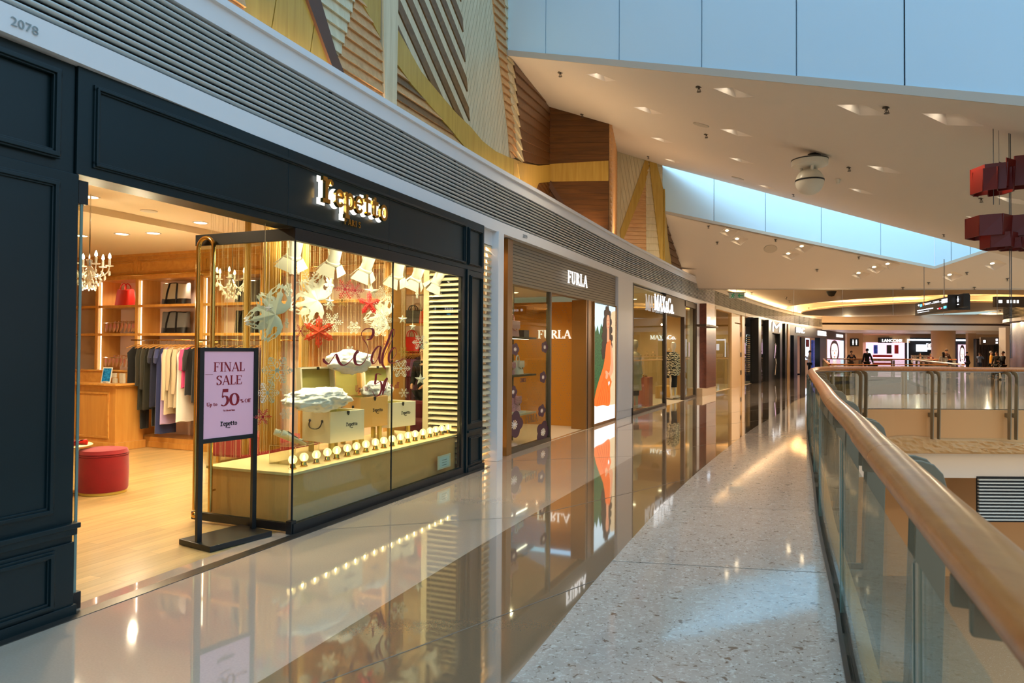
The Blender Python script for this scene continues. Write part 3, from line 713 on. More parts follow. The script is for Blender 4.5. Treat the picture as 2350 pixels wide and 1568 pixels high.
names += ['first behind the second skylight, upper left', 'below the first behind the second skylight', 'upper of the middle pair behind the second skylight', 'lower of the middle pair behind the second skylight', 'top of the row of three near the directory sign', 'middle of the row of three near the directory sign', 'bottom of the row of three near the directory sign', 'directly above the hanging directory sign', 'right of the second skylight tip']
for i, (c, r, e1, e2, n) in enumerate(LIGHTS):
    t = make_light(c, r, e1, e2, n, i > 13); t['label'] = 'square recessed ceiling downlight, '+names[i]; t['group'] = 'recessed downlights'
    if i in (0, 1, 3, 5, 8, 10, 13, 15, 17, 19, 21):
        spot('downlight', c-n*.05, c-Vector((0, 0, 3)), 110 if i < 14 else 90, (1, .84, .62), 125, .9, .12)
# sprinkler heads and small fittings
mat('sprinkler_metal', (96, 88, 78), .35, metal=.8)
def sprinkler():
    t = thing('sprinkler_head', '', 'sprinkler')
    mb = MB(); mb.lathe([(.0, 0), (.045, 0), (.045, -.008), (.014, -.012), (.012, -.035), (.0, -.035)], seg=12); obj('escutcheon', mb, 'sprinkler_metal', t)
    mb = MB(); mb.tube([(-.016, 0, -.035), (-.02, 0, -.05), (0, 0, -.068), (.02, 0, -.05), (.016, 0, -.035)], .004, 5); mb.cyl((0, 0, -.035), (0, 0, -.068), .004, seg=5); obj('frame', mb, 'sprinkler_metal', t)
    mb = MB(); mb.lathe([(.0, -.066), (.03, -.066), (.03, -.07), (0, -.07)], seg=10); obj('deflector', mb, 'sprinkler_metal', t)
    return t
S0 = sprinkler(); used = []
spr = [(1286, 166, 2, 'left of the first downlight by the skylight edge'), (1604, 199, 2, 'left of the second downlight by the skylight edge'), (2035, 246, 2, 'right of the third downlight by the skylight edge'), (1336, 262, 2, 'against the dark timber bulkhead'), (1621, 308, 2, 'beside the round ceiling vent'), (1488, 359, 2, 'at the tip of the pale timber panels'), (1949, 384, 2, 'right of the dome fixture'), (1821, 446, 2, 'just above the second skylight'), (2252, 455, 2, 'left of the red lanterns'), (2166, 538, 2, 'near the tip of the second skylight'),
       (1626, 519, 3, 'left end below the second skylight'), (1646, 556, 3, 'near the upper plaster wall'), (1780, 550, 3, 'middle, below the second skylight'), (1875, 619, 3, 'lower middle of the sloping ceiling'), (1971, 590, 3, 'right of the middle pair of downlights'), (2131, 649, 3, 'above the directory sign, left'), (2219, 626, 3, 'right of the second skylight tip'), (2072, 660, 3, 'just above the glass smoke barrier'), (2236, 660, 3, 'above the glass smoke barrier, right side'), (2312, 640, 3, 'by the thin hanging wire at the right')]
for i, (px, py, pl, nm) in enumerate(spr):
    P = (PLATE2 if pl == 2 else PLATE3).px(px, py); l = 'small metal sprinkler head, '+nm
    if i == 0: S0.location = P; S0['label'] = l; S0['group'] = 'ceiling sprinklers'
    else: dup(S0, P, label=l)
def disc(plane, px, py, r, name, lab, cat, m='plaster_edge'):
    P = plane.px(px, py); mb = MB(); mb.lathe([(0, 0), (r, 0), (r, -.012), (r*.9, -.018), (0, -.018)], seg=24); o = obj(name, mb, m, loc=P); tag(o, lab, cat)
    n = plane.n if plane.n.z > 0 else -plane.n; o.rotation_euler = n.to_track_quat('Z', 'Y').to_euler(); return o
disc(PLATE2, 1609, 286, .14, 'round_speaker', 'round flat ceiling speaker grille between the near downlights', 'speaker')
disc(PLATE2, 1693, 409, .17, 'round_speaker', 'round flat ceiling speaker grille near the second skylight edge', 'speaker')
disc(PLATE3, 1768, 571, .2, 'round_speaker', 'round flat speaker grille on the ceiling behind the second skylight', 'speaker')
# dome fixture hanging from the near ceiling
P = PLATE2.px(1870, 352); dm = thing('dome_fixture', 'large cream ball speaker hanging from a round ring on the near ceiling', 'ceiling fixture', P)
s = P.y/1620
mb = MB(); mb.cyl((0, 0, 0), (0, 0, -18*s), 5*s, seg=12); mb.lathe([(0, -2*s), (16*s, -2*s), (12*s, -8*s), (0, -8*s)], seg=16); obj('stem', mb, 'dark_plastic', dm)
mb = MB(); mb.lathe([(20*s, -10*s), (38*s, -14*s), (40*s, -17*s), (39*s, -29*s), (26*s, -33*s), (0, -33*s), (0, -10*s)], c=(-12*s, 0, 0), seg=32); obj('ring', mb, 'white_plastic', dm, smooth=True)
mb = MB(); mb.lathe([(38.7*s, -15*s), (40.5*s, -15.5*s), (40.5*s, -17.5*s), (38.7*s, -18*s)], c=(-12*s, 0, 0), seg=32); obj('ring_gasket', mb, 'dark_plastic', dm)
mb = MB()
for k in range(3): a = k*2.1+.4; mb.cyl((-12*s+20*s*cos(a), 20*s*sin(a), -30*s), (-12*s+15*s*cos(a), 15*s*sin(a), -48*s), 4*s, seg=8)
obj('strut', mb, 'white_plastic', dm)
mb = MB(); mb.ball((-12*s, 0, -66*s), 31*s, 28, 18); obj('globe', mb, 'white_plastic', dm, smooth=True)
mb = MB(); mb.lathe([(31*s, -62*s), (31.8*s, -62*s), (31.8*s, -65.5*s), (31*s, -65.5*s)], c=(-12*s, 0, 0), seg=32); obj('equator_band', mb, 'dark_plastic', dm)
# far ceiling with its lit oval coffer, glass smoke barrier, bulkhead
E_ = (22.7, 41.6, 5.9, 8.7); Z4 = 4.3
ell = lambda f, z, n=48: [Vector((E_[0]+E_[2]*f*cos(2*pi*k/n), E_[1]+E_[3]*f*sin(2*pi*k/n), z)) for k in range(n)]
bm = bmesh.new(); edges = []
for lp in ([Vector(p+(Z4,)) for p in ((3, 23.8), (70, 21), (70, 70), (0, 70))], ell(1, Z4)):
    vs = [bm.verts.new(p) for p in lp]; edges += [bm.edges.new((vs[i], vs[(i+1) % len(vs)])) for i in range(len(vs))]
bmesh.ops.triangle_fill(bm, use_beauty=True, edges=edges, normal=(0, 0, 1))
me = bpy.data.meshes.new('ceiling'); bm.to_mesh(me); bm.free(); me.materials.append(MATS['plaster']); c4 = bpy.data.objects.new('ceiling', me); COL.objects.link(c4); struct(c4, 'far ceiling with an oval coffer')
mb = MB(); mb.loops([ell(1, Z4), ell(1.04, Z4+.75)], 0, True, False); mb.face(ell(1.04, Z4+.75)); obj('coffer_recess', mb, 'plaster', c4)
mb = MB(); mb.loops([ell(.79, Z4-.3), ell(.82, Z4-.28), ell(.82, Z4-.2), ell(.80, Z4-.18)], 0); obj('coffer_raft', mb, 'plaster', c4)
glow('cove_glow', (255, 176, 80), 7)
mb = MB(); mb.loops([ell(.76, Z4-.17), ell(.78, Z4-.17), ell(.78, Z4-.13), ell(.76, Z4-.13)], 0, True, False); obj('cove_lamp', mb, 'cove_glow', c4)
bl = [PLATE3.px(x, 663.5) for x in (1560, 1700, 1900, 2100, 2350, 2700)]
mb = MB(); sg = MB()
for a, b in zip(bl[:-1], bl[1:]):
    mb.hexa([a-Vector((0, .02, .02)), b-Vector((0, .02, .02)), b+Vector((0, .1, -.02)), a+Vector((0, .1, -.02)), a+Vector((0, -.02, .05)), b+Vector((0, -.02, .05)), (b.x, b.y+.1, Z4), (a.x, a.y+.1, Z4)])
obj('bulkhead', mb, 'plaster_edge', pl3)
sb = thing('smoke_barrier', 'hanging clear glass smoke barrier below the ceiling step', 'glass barrier', (0, 0, 0))
xs = [1640, 1712, 1822, 1934, 2050, 2166, 2289, 2420]
for x0, x1 in zip(xs[:-1], xs[1:]):
    a, b = PLATE3.px(x0+.6, 664), PLATE3.px(x1-.6, 664); g = MB(); zb = 2.75
    g.hexa([(a.x, a.y, zb), (b.x, b.y, zb), (b.x, b.y+.012, zb), (a.x, a.y+.012, zb), a, b, b+Vector((0, .012, 0)), a+Vector((0, .012, 0))]); raw('glass_panel', g, 'smoke_glass', sb)
    g = MB(); g.box(b.x-.004, b.x+.004, b.y, b.y+.012, zb, b.z); obj('panel_joint', g, 'steel', sb)
# far bulkhead and low ceiling before the far shops
mb = MB(); mb.hexa([(21.6, 51, 3.16), (60, 50, 3.16), (60, 70, 3.16), (21.6, 70, 3.16), (21.6, 51, 3.52), (60, 50, 3.52), (60, 70, 3.52), (21.6, 70, 3.52)]); struct(obj('trim_2', mb, 'louver_white'), 'white bulkhead over the far shops')
mb = MB(); mb.hexa([(22.1, 51.2, 3.52), (60, 50.2, 3.52), (60, 70, 3.52), (22.1, 70, 3.52), (22.1, 51.2, 3.66), (60, 50.2, 3.66), (60, 70, 3.66), (22.1, 70, 3.66)]); struct(obj('trim_3', mb, 'beam_brown'), 'dark brown strip painting the shadow line above the white bulkhead')  # solid brown box, the bulkhead's shadow line put into its colour
mb = MB(); mb.hexa([(20, 50.9, 3.66), (60, 50, 3.66), (60, 50.6, 3.66), (20, 51.5, 3.66), (20, 50.9, 4.32), (60, 50, 4.32), (60, 50.6, 4.32), (20, 51.5, 4.32)]); struct(obj('trim_5', mb, 'plaster'), 'plaster step over the far bulkhead')
glow('sky_pane', (196, 226, 240), 1.0)
mb = MB(); mb.face([at(2110, 722.5, Z4-.02), at(2180, 719, Z4-.02), at(2292, 714, Z4-.02), at(2240, 721.8, Z4-.02)]); struct(obj('window_1', mb, 'sky_pane'), 'far pale skylight opening')
mat('stone_beige', (206, 172, 132), .35)
cl = MB(); Pc = at(2165, 857.5, 0); cl.lathe([(.78, 0), (.78, 2.35)], c=(Pc.x, Pc.y, 0), seg=32); cl.lathe([(.8, 2.38), (.8, 3.2)], c=(Pc.x, Pc.y, 0), seg=32); cl.lathe([(.77, 2.34), (.77, 2.39)], c=(Pc.x, Pc.y, 0), seg=32)
o = obj('column', cl, 'stone_beige', smooth=True); struct(o, 'round beige stone column near the far shops')
# small fittings on the far ceiling
for i, (x, y) in enumerate([(1725, 671), (1760, 705), (1804, 682), (1812, 690), (1700, 720), (1856, 706), (1790, 712), (1905, 720), (2005, 703), (2098, 736), (1990, 728), (2318, 688), (2295, 712)]):
    P = at(x, y, Z4); dup(S0, P, scale=1.6, label='tiny sprinkler head on the far ceiling by the oval coffer', group='far ceiling sprinklers')
P = at(1908, 669, Z4); mb = MB(); mb.lathe([(0, 0), (.22, 0), (.2, -.05), (.12, -.2), (0, -.24)], seg=16); tag(obj('dome_camera', mb, 'dark_plastic', loc=P, smooth=True), 'black security dome camera hanging from the ceiling left of the coffer', 'security camera')
P = PLATE2.px(1923, 411); mb = MB(); mb.lathe([(0, 0), (.055, 0), (.05, -.03), (.035, -.06), (.03, -.09), (0, -.095)], seg=14); tag(obj('smoke_detector', mb, 'white_plastic', loc=P, smooth=True), 'small round smoke detector right of the dome fixture', 'smoke detector')
# ================================================================ BALUSTRADE
bal = thing('balustrade', 'long curving glass balustrade with a thick timber handrail in the foreground', 'railing', (0, 0, 0))
u1 = RAIL.L-2; hr = RAIL.offset(-.1)
segs = [0.0]
uj = [1.05, 4.15, 7.4, 10.7, 14.0, 17.3, 20.6, 24, 28, 34]
cut = [0.0]+uj+[u1]
def rail_pts(u0, u1, st=.25):
    n = max(2, int((u1-u0)/st)); return [(*hr.pos(u0+(u1-u0)*k/n), 1.105) for k in range(n+1)]
cut[1:1] = []
for a, b in zip(cut[:-1], cut[1:]):
    mb = MB(); mb.tube(rail_pts(a+.003, b-.003), .075, 28, rx=(1.0, .82)); obj('handrail', mb, 'rail_wood', bal, smooth=True, auto=60)
mb = MB(); mb.tube(rail_pts(.01, u1-.01), .0715, 20, rx=(1.0, .82)); obj('handrail_core', mb, 'beam_brown', bal, smooth=True, auto=60)
mb = MB(); n = 160; ribbon(mb, hr, .02, u1, [(-.022, 1.02), (.022, 1.02), (.022, 1.055), (-.022, 1.055)], .3); obj('support_bar', mb, 'steel', bal)
seams = [.15, 2.75, 5.35, 7.95, 10.55, 13.15, 15.75, 17.6, 19.4, 21.45, 23.5, 25.55, 27.6, 29.65, 31.7, 33.75]
gl_ = RAIL.offset(0)
base0 = RAIL.p[0]
def near_u(Y):
    for i, (a, b) in enumerate(zip(RAIL.p[:-1], RAIL.p[1:])):
        if a.y <= Y <= b.y: return RAIL.a[i]+(Y-a.y)/(b.y-a.y)*(RAIL.a[i+1]-RAIL.a[i])
s0 = near_u(4.2); seams = [s0-2.62*2, s0-2.62]+[s0+2.62*k for k in range(0, 5)]
seams = [max(.02, s) for s in seams if s > -2.4]
def far_u(px):
    best = None
    for k in range(800):
        u = RAIL.L*k/799; p = RAIL.pos(u)
        if p.y > 18.5:
            d = abs(1175+FPX*p.x/p.y-px)
            if best is None or d < best[0]: best = (d, u)
    return best[1]
uc = far_u(1963); seams += [uc+2.08*k for k in range(0, 9) if uc+2.08*k < u1]
seams = sorted(set(round(s, 3) for s in seams))
for a, b in zip(seams[:-1], seams[1:]):
    if b-a < .3: continue
    mb = MB(); n = max(1, int((b-a)/.35)); ribbon(mb, gl_, a+.006, b-.006, [(-.006, .012), (-.006, 1.03), (.006, 1.03), (.006, .012)], .35); raw('glass_panel', mb, 'rail_glass', bal)
    e = MB(); q = gl_.pos(b-.006, 0); q0 = gl_.pos(b-.009, 0); d = (q-q0).normalized(); nn = Vector((-d.y, d.x))*.004
    e.hexa([(*(q-nn), .012), (*(q+nn), .012), (*(q+nn+d*.003), .012), (*(q-nn+d*.003), .012), (*(q-nn), 1.03), (*(q+nn), 1.03), (*(q+nn+d*.003), 1.03), (*(q-nn+d*.003), 1.03)]); obj('pane_edge', e, 'glass_edge', bal)
mb = MB(); ribbon(mb, RAIL, .02, u1, [(-.03, .001), (-.03, .016), (-.012, .016), (-.012, .012), (.012, .012), (.012, .016), (.03, .016), (.03, .001)], .3); obj('floor_channel', mb, 'channel', bal)
# paired supporting fins on the void side
prof = [(-.05, 1.05), (-.30, 1.045), (-.35, 1.03), (-.385, .99), (-.40, .93), (-.40, .84), (-.37, -.2), (-.35, -.78), (-.235, -.78), (-.24, -.2), (-.13, -.19), (-.13, -.08), (-.245, -.07), (-.275, .84), (-.27, .90), (-.24, .955), (-.18, .975), (-.05, .98)]
fu = far_u(1963); fins = [fu+2.08*k for k in range(0, 8)]
un_ = near_u(3.5); fins += [un_+2.1*k for k in range(-1, 8) if un_+2.1*k < fu-1.2]
for u in fins:
    for du in (-.09, .09):
        q = RAIL.pos(u+du, 0); q2 = RAIL.pos(u+du+.01, 0); d = (q2-q).normalized(); nn = Vector((-d.y, d.x)); mb = MB()
        mb.prism(prof, lambda o, z, w: (q.x+nn.x*o+d.x*w, q.y+nn.y*o+d.y*w, z), -.014, .014); obj('support_fin', mb, 'fin', bal, bevel=.004)
# two more balustrades round the second void
def small_rail(pts, label, h=1.1):
    t = thing('balustrade', label, 'railing'); p = Path(pts); r = MB()
    r.tube([(*q, h) for q in p.p], .055, 12, rx=(1, .7)); obj('handrail', r, 'rail_wood', t, smooth=True)
    n = max(1, int(p.L/2.1))
    for k in range(n):
        g = MB(); a, b = p.pos(p.L*k/n+.03), p.pos(p.L*(k+1)/n-.03); nn = Vector((-(b-a).y, (b-a).x)).normalized()*.012
        g.hexa([(*a, .02), (*b, .02), (*(b+nn), .02), (*(a+nn), .02), (*a, h-.06), (*b, h-.06), (*(b+nn), h-.06), (*(a+nn), h-.06)]); raw('glass_panel', g, 'rail_glass', t)
        g = MB()
        for d_ in (0, .14):
            c = a+(b-a).normalized()*d_; g.box(c.x-.025, c.x+.025, c.y-.02, c.y+.1, 0, h-.06)
        obj('post', g, 'fin', t)
small_rail([(20.3, 46), (11.25, 25), (16.5, 26.8)], 'second glass balustrade with timber rail, just behind the near crossing rail')
small_rail([(17.2, 26.9), (25, 44)], 'short glass balustrade running away behind the second rail')
small_rail([(20.6, 46.2), (29.2, 46.4)], 'furthest glass balustrade with timber rail in front of the far shops')
# ================================================================ BALLET SHOP (nearest shopfront)
R = Frame((-2.555, 4.107), radians(22.5))
mat('shop_black', (5, 27, 30), .36, spec=.4, var=.1, vscale=3)
wood('shop_floor_wood', (192, 156, 100), (212, 178, 122), .28, axis=0, scale=.7, coat=.3, plank=(1.1, .11, 0))
mat('cream_ceiling', (236, 216, 180), .8)
mat('cream_wall', (232, 206, 160), .7)
mat('shelf_back', (238, 206, 180), .7)
wood('honey_wood', (204, 140, 62), (220, 160, 80), .35, axis=0, scale=.5, coat=.2)
wood('honey_wood_v', (200, 136, 60), (216, 156, 78), .35, axis=2, scale=.5, coat=.2)
mat('laminate', (240, 178, 116), .4, var=.04, vscale=30, stretch=(3, 3, .4), bump=.02)
mat('laminate_top', (234, 204, 152), .45)
mat('velvet_red', (140, 2, 16), .8, sheen=.2, var=.12, vscale=5)
mat('leather_red', (214, 40, 28), .4); mat('leather_orange', (232, 84, 30), .4)
mat('canvas', (192, 180, 158), .8, bump=.1); mat('felt_grey', (98, 94, 90), .9, bump=.1); mat('leather_black', (24, 22, 22), .35)
mat('white_paper', (246, 240, 222), .6); mat('glitter_white', (240, 236, 220), .25, spec=.8); mat('glitter_gold', (214, 178, 74), .2, metal=.8)
mat('paper_red', (216, 30, 22), .5); mat('paper_orange', (232, 70, 18), .5); mat('glitter_red', (176, 20, 20), .25, spec=.8)
mat('trunk_white', (240, 226, 200), .45); mat('trunk_peach', (232, 176, 104), .45); mat('trunk_lining', (186, 170, 92), .6); mat('trunk_leg', (206, 176, 74), .45)
mat('cloud', (255, 244, 240), .95, sheen=.6); mat('clear_acrylic', (240, 244, 240), .05, trans=0)
glass('acrylic', (246, 246, 238), .9, ior=1.4); mat('bulb_glass', (255, 244, 220), .08, emit=(255, 226, 160), es=.9, alpha=.4, spec=.8)
mat('silver_leather', (216, 206, 186), .3, metal=.3); mat('crystal', (250, 244, 226), .05, spec=1.0)
mat('vinyl_red', (132, 14, 30), .4); mat('poster_pink', (226, 172, 186), .35, emit=(226, 172, 186), es=.12); mat('ink_red', (150, 14, 30), .5); mat('ink_black', (20, 18, 20), .5)
glow('filament', (255, 214, 130), 60); glow('led_strip', (255, 244, 224), 5); glow('spot_lens', (255, 236, 190), 16); glow('downlight_disc', (255, 240, 208), 9); glow('sign_halo', (255, 250, 240), 2.2); mat('tablet_screen', (24, 96, 130), .2, emit=(24, 96, 130), es=.5, var=.6, vscale=30); glow('candle_flame', (255, 240, 200), 22)
mat('fringe', (246, 226, 178), .5); mat('drape_gold', (214, 168, 84), .45, metal=.2)
mat('hanger_wood', (190, 136, 70), .4); mat('skin_light', (226, 178, 146), .55); mat('hair_black', (22, 16, 14), .5); mat('cloth_black', (16, 15, 16), .85)
def inR(o): return o
O_ = R.w(0, 0); RZ = R.rz
def rloc(s, t, z=0): return R.w(s, t, z)
def rstruct(name, mb, m, lab=None, **k):
    o = struct(obj(name, mb, m, loc=O_, rz=RZ, **k)); 
    if lab: o['label'] = lab
    return o
# shell
mb = MB(); mb.box(-1.9, 5.69, -.06, .3, -.12, -.002); mb.box(-1.9, 9.0, .3, 8.6, -.12, -.002); fl = rstruct('floor', mb, 'shop_floor_wood', 'oak plank floor of the ballet shop')
mb = MB(); mb.box(-1.9, 5.4, .14, 3.3, 3.1, 3.16); mb.box(-1.9, 9, 3.3, 8.6, 3.02, 3.16); mb.box(5.4, 9, .3, 3.3, 3.1, 3.16); rstruct('ceiling', mb, 'cream_ceiling', 'cream ceiling of the ballet shop')
mb = MB(); mb.box(-1.9, 9, 8.4, 8.5, 0, 3.1); mb.box(-1.95, -1.85, 0, 8.5, 0, 3.1); rstruct('wall_shop_back', mb, 'cream_wall')
mb = MB(); mb.box(6.6, 9.0, 1.36, 1.4, 0, 3.1); mb.box(6.58, 6.62, .3, 1.4, 0, 3.1); rstruct('wall_shop_side', mb, 'cream_wall')
mb = MB(); mb.box(-.6, 5.7, -.1, .0, -.01, .004); rstruct('trim_threshold', mb, 'channel', 'dark threshold strip')
# shopfront joinery
sf = thing('shopfront_surround', 'dark green-black panelled timber shopfront of the ballet shop', 'shopfront', O_, RZ)
def mould(mb, s0, s1, z0, z1, w=.045, y0=-.0, p=.028):
    """raised picture-frame moulding"""
    for a, b, c, d in ((s0, s1, z0, z0+w), (s0, s1, z1-w, z1)):
        mb.box(a, b, y0-p*.5, y0+.01, c, d); mb.box(a+.012, b-.012, y0-p, y0-p*.4, c+.01, d-.014)
    for a, b in ((s0, s0+w), (s1-w, s1)):
        mb.box(a, b, y0-p*.5, y0+.01, z0+w*.5, z1-w*.5); mb.box(a+.01, b-.014, y0-p, y0-p*.4, z0+w*.6, z1-w*.6)
mb = MB(); mb.box(-2.6, .02, 0, .35, .0, 2.56); mb.box(-2.6, .02, -.02, .3, 0, .42); mb.box(-2.6, .04, -.045, .02, .50, .53); mb.box(-2.6, .03, -.03, .02, .46, .50); mb.box(-2.6, .03, -.035, .02, 0, .06)
obj('left_pier', mb, 'shop_black', sf, bevel=.004)
mb = MB(); mould(mb, -2.0, -.10, .60, 2.50); mould(mb, -2.0, -.10, .07, .40, y0=-.02); obj('pier_moulding', mb, 'shop_black', sf, bevel=.003)
mb = MB(); mb.box(-2.6, .0, 0.02, .35, 2.563, 3.199); mb.box(.004, 1.83, 0.0, .2, 2.563, 3.199); mb.box(1.834, 3.36, 0, .2, 2.563, 3.199); mb.box(3.364, 5.69, 0, .3, 2.563, 3.199)
obj('fascia', mb, 'shop_black', sf, bevel=.002)
mb = MB(); mould(mb, -2.0, -.10, 2.62, 3.14, .05); mould(mb, .10, 5.12, 2.62, 3.12, .04); mould(mb, 5.2, 5.6, 2.62, 3.1, .03); obj('fascia_moulding', mb, 'shop_black', sf, bevel=.003)
mb = MB(); mb.box(5.1, 5.68, 0, .06, 0, 2.56); mb.box(5.36, 5.68, 0.05, .6, 0, 2.56); mb.box(5.2, 5.69, -.03, .02, 0, .06); mb.box(5.18, 5.70, -.045, .02, .50, .53); mb.box(5.16, 5.2, -.02, .0, 0, 2.56); obj('right_pier', mb, 'shop_black', sf, bevel=.003)
mb = MB(); mould(mb, 5.26, 5.62, .6, 2.50, .035); mould(mb, 5.26, 5.62, .08, .44, .035); obj('pier_moulding', mb, 'shop_black', sf, bevel=.003)
mb = MB(); mb.box(1.93, 5.1, 0, .06, 2.455, 2.56); mb.box(1.94, 5.1, -.01, .05, 0, .085); mb.box(1.925, 1.985, 0, .06, 0, .11); obj('window_frame', mb, 'black_metal', sf, bevel=.002)
mb = MB(); mb.box(5.06, 5.1, 0, .06, .08, 2.46); obj('window_jamb', mb, 'black_metal', sf)
mb = MB(); mb.box(1.955, 3.475, .014, .026, .085, 2.455); raw('window_pane', mb, 'shop_glass', sf, ); bpy.data.objects[-1] if 0 else None
mb = MB(); mb.box(3.481, 5.06, .014, .026, .085, 2.455); raw('window_pane', mb, 'shop_glass', sf)
mb = MB(); mb.box(1.947, 1.955, .012, .028, .09, 2.46); mb.box(3.475, 3.481, .012, .028, .085, 2.46); obj('pane_joint', mb, 'black_gap', sf)
# wall behind the fascia in the gap to the next shop
mb = MB(); mb.box(5.69, 6.5, .1, .2, 3.0, 3.25); rstruct('trim_4', mb, 'louver_white')
# halo-lit sign
sg = thing('shop_sign', 'brass halo-lit typewriter style shop name on the dark fascia', 'sign', R.w(2.70, -.01, 2.83), RZ)
x = -.53
for k, c in enumerate(REP):
    mb = MB(); h = .22; adv = glyph(mb, c, 0, 0, h, .17, .10, XZ, -.045, -.075, 0); zz = (.02 if k else .0)
    hh = [MB()]; glyph(hh[0], c, -.006, -.003, h*1.02, .24, .16, XZ, -.008, -.016, 0)
    l = obj('letter', mb, 'brass', sg, loc=(x, 0, 0)); obj('halo', hh[0], 'sign_halo', l)
    x += adv*1.12
sg2 = thing('shop_sign', 'small gold capital lettering under the halo-lit shop name', 'sign', R.w(2.70, -.01, 2.70), RZ)
for k, c in enumerate('PARIS'):
    mb = MB(); glyph(mb, c, 0, 0, .055, .2, .12, XZ, -.002, -.012, 0); obj('letter', mb, 'brass', sg2, loc=(-.12+k*.055, 0, 0))
for dx in (0, .45, .9): area('sign_halo_light', R.w(2.3+dx, -.03, 2.9), .12, .9, (1, .96, .9), (pi/2, 0, RZ+pi))
# glass entrance leaves
dl = thing('glass_door', 'frameless glass door leaf folded open at the left of the entrance', 'door', R.w(.08, .02), RZ)
mb = MB(); mb.box(-.012, .0, .03, 1.0, .1, 2.46); raw('pane', mb, 'shop_glass', dl)
mb = MB(); mb.box(-.014, .002, .026, .032, .1, 2.46); obj('pane_edge', mb, 'glass_edge', dl)
mb = MB(); mb.box(-.03, .03, .02, .16, 2.40, 2.54); mb.box(-.03, .03, .02, .16, .0, .10); obj('patch_fitting', mb, 'black_metal', dl, bevel=.003)
mb = MB(); text(mb, REP, 0, 0, .16, T=.17, t=.1, align='c'); mb.v = [(-.008-.0, x_ * -1+.42, z_+1.72) if 0 else (.001, .5-x_, z_+1.72) for x_, y_, z_ in mb.v]; obj('lettering', mb, 'ink_black', dl)
dl['group'] = 'glass doors of the ballet shop'
dr = thing('glass_door', 'folded open glass door leaf with long looped brass pull, beside the display', 'door', R.w(1.955, .06), RZ)
mb = MB(); mb.box(-.012, 0, .0, 1.04, .09, 2.48); raw('pane', mb, 'shop_glass', dr)
mb = MB(); mb.box(-.02, .012, 0, 1.06, 2.46, 2.56); mb.box(-.02, .012, 0, 1.06, .02, .09); obj('door_rail', mb, 'black_metal', dr, bevel=.002)
mb = MB()
def loop(y0, y1, off, zb, zt):
    r_ = (y1-y0)/2; c_ = (y0+y1)/2
    return [(off, y0, zb), (off, y0, (zb+zt)/2)]+[(off, c_-r_*cos(pi*k/10), zt-r_+r_*sin(pi*k/10)) for k in range(11)]+[(off, y1, (zb+zt)/2), (off, y1, zb)]
mb.tube([(v[0]-.06, v[1], v[2]) for v in loop(.80, .98, 0, .12, 2.52)], .019, 12)
hd = obj('pull_handle', mb, 'brass', dr, smooth=True)
mb = MB()
for y in (.80, .98):
    for z in (.3, 1.0, 1.6, 2.2): mb.cyl((-.06, y, z), (-.005, y, z), .009, seg=8)
obj('handle_stud', mb, 'brass', dr)
mb = MB(); mb.ball((-.075, .96, .08), .03, 10, 8); obj('floor_catch', mb, 'brass', dr, smooth=True)
# ---------------------------------------------------------------- sale sign stand
st = thing('sign_stand', 'black floor sign stand with pink FINAL SALE poster at the entrance', 'sign stand', R.w(1.585, .365), RZ-radians(10))
mb = MB(); mb.box(-.285, .285, -.20, .20, .0, .045); obj('base', mb, 'black_metal', st, bevel=.004)
for x in (-.25, .25):
    mb = MB(); mb.box(x-.02, x+.02, -.016, .016, .045, 1.55); obj('post', mb, 'black_metal', st, bevel=.002)
mb = MB(); mb.box(-.23, .23, -.014, .014, 1.52, 1.55); mb.box(-.23, .23, -.014, .014, .80, .835); obj('crossbar', mb, 'black_metal', st, bevel=.002)
mb = MB(); mb.box(-.23, .23, -.006, .006, .835, 1.52); pb = obj('poster_board', mb, 'poster_pink', st)
def ln(s, x, z, h, m, **k):
    mb = MB(); text(mb, s, x, z, h, d0=-.0062, d1=-.0085, **k); o = obj('lettering', mb, m, pb); return o
ln('FINAL', 0, 1.36, .074, 'ink_red', xs=1.12, T=.17); ln('SALE', 0, 1.253, .074, 'ink_red', xs=1.12, T=.17)
ln('50', .005, 1.085, .125, 'ink_red', T=.2); ln(['U', 'p', ' ', 't', 'o'], -.155, 1.088, .03, 'ink_red', xs=1.1, T=.2); ln(['%', ' ', 'O', 'f', 'f'], .155, 1.1, .03, 'ink_red', xs=1.1, T=.2)
ln('*On Selected Items', 0, 1.04, .013, 'ink_red', xs=.9); ln(REP, 0, .925, .036, 'ink_black', T=.2, t=.12); ln('PARIS', 0, .903, .008, 'ink_black')
mb = MB(); mb.box(-.215, -.15, -.0085, -.0065, 1.338, 1.34); obj('rule_line', mb, 'ink_red', pb)
# ---------------------------------------------------------------- shop fittings
pf = thing('pouf', 'round red velvet pouf on the oak floor just inside the entrance', 'pouf', R.w(2.5, 2.98), RZ)
mb = MB(); mb.lathe([(.0, .03), (.232, .03), (.24, .05), (.244, .2), (.24, .395), (.228, .405), (.232, .412), (.24, .425), (.225, .462), (.15, .474), (0, .476)], seg=48); obj('cushion', mb, 'velvet_red', pf, smooth=True)
mb = MB(); mb.lathe([(0, 0), (.225, 0), (.228, .012), (.225, .03), (0, .03)], seg=40); obj('base_ring', mb, 'trunk_leg', pf, smooth=True)
mb = MB(); mb.tube([(.2405*cos(a*pi/24), .2405*sin(a*pi/24), .408) for a in range(48)], .004, 6, closed=True); obj('piping', mb, 'velvet_red', pf, smooth=True)
tb = thing('side_table', 'small oval glass topped table of shoes behind the left glass door', 'table', R.w(2.25, 3.32), RZ)
mb = MB(); mb.lathe([(0, .50), (.30, .50), (.31, .508), (.30, .516), (0, .516)], seg=36); obj('table_top', mb, 'laminate_top', tb, smooth=True)
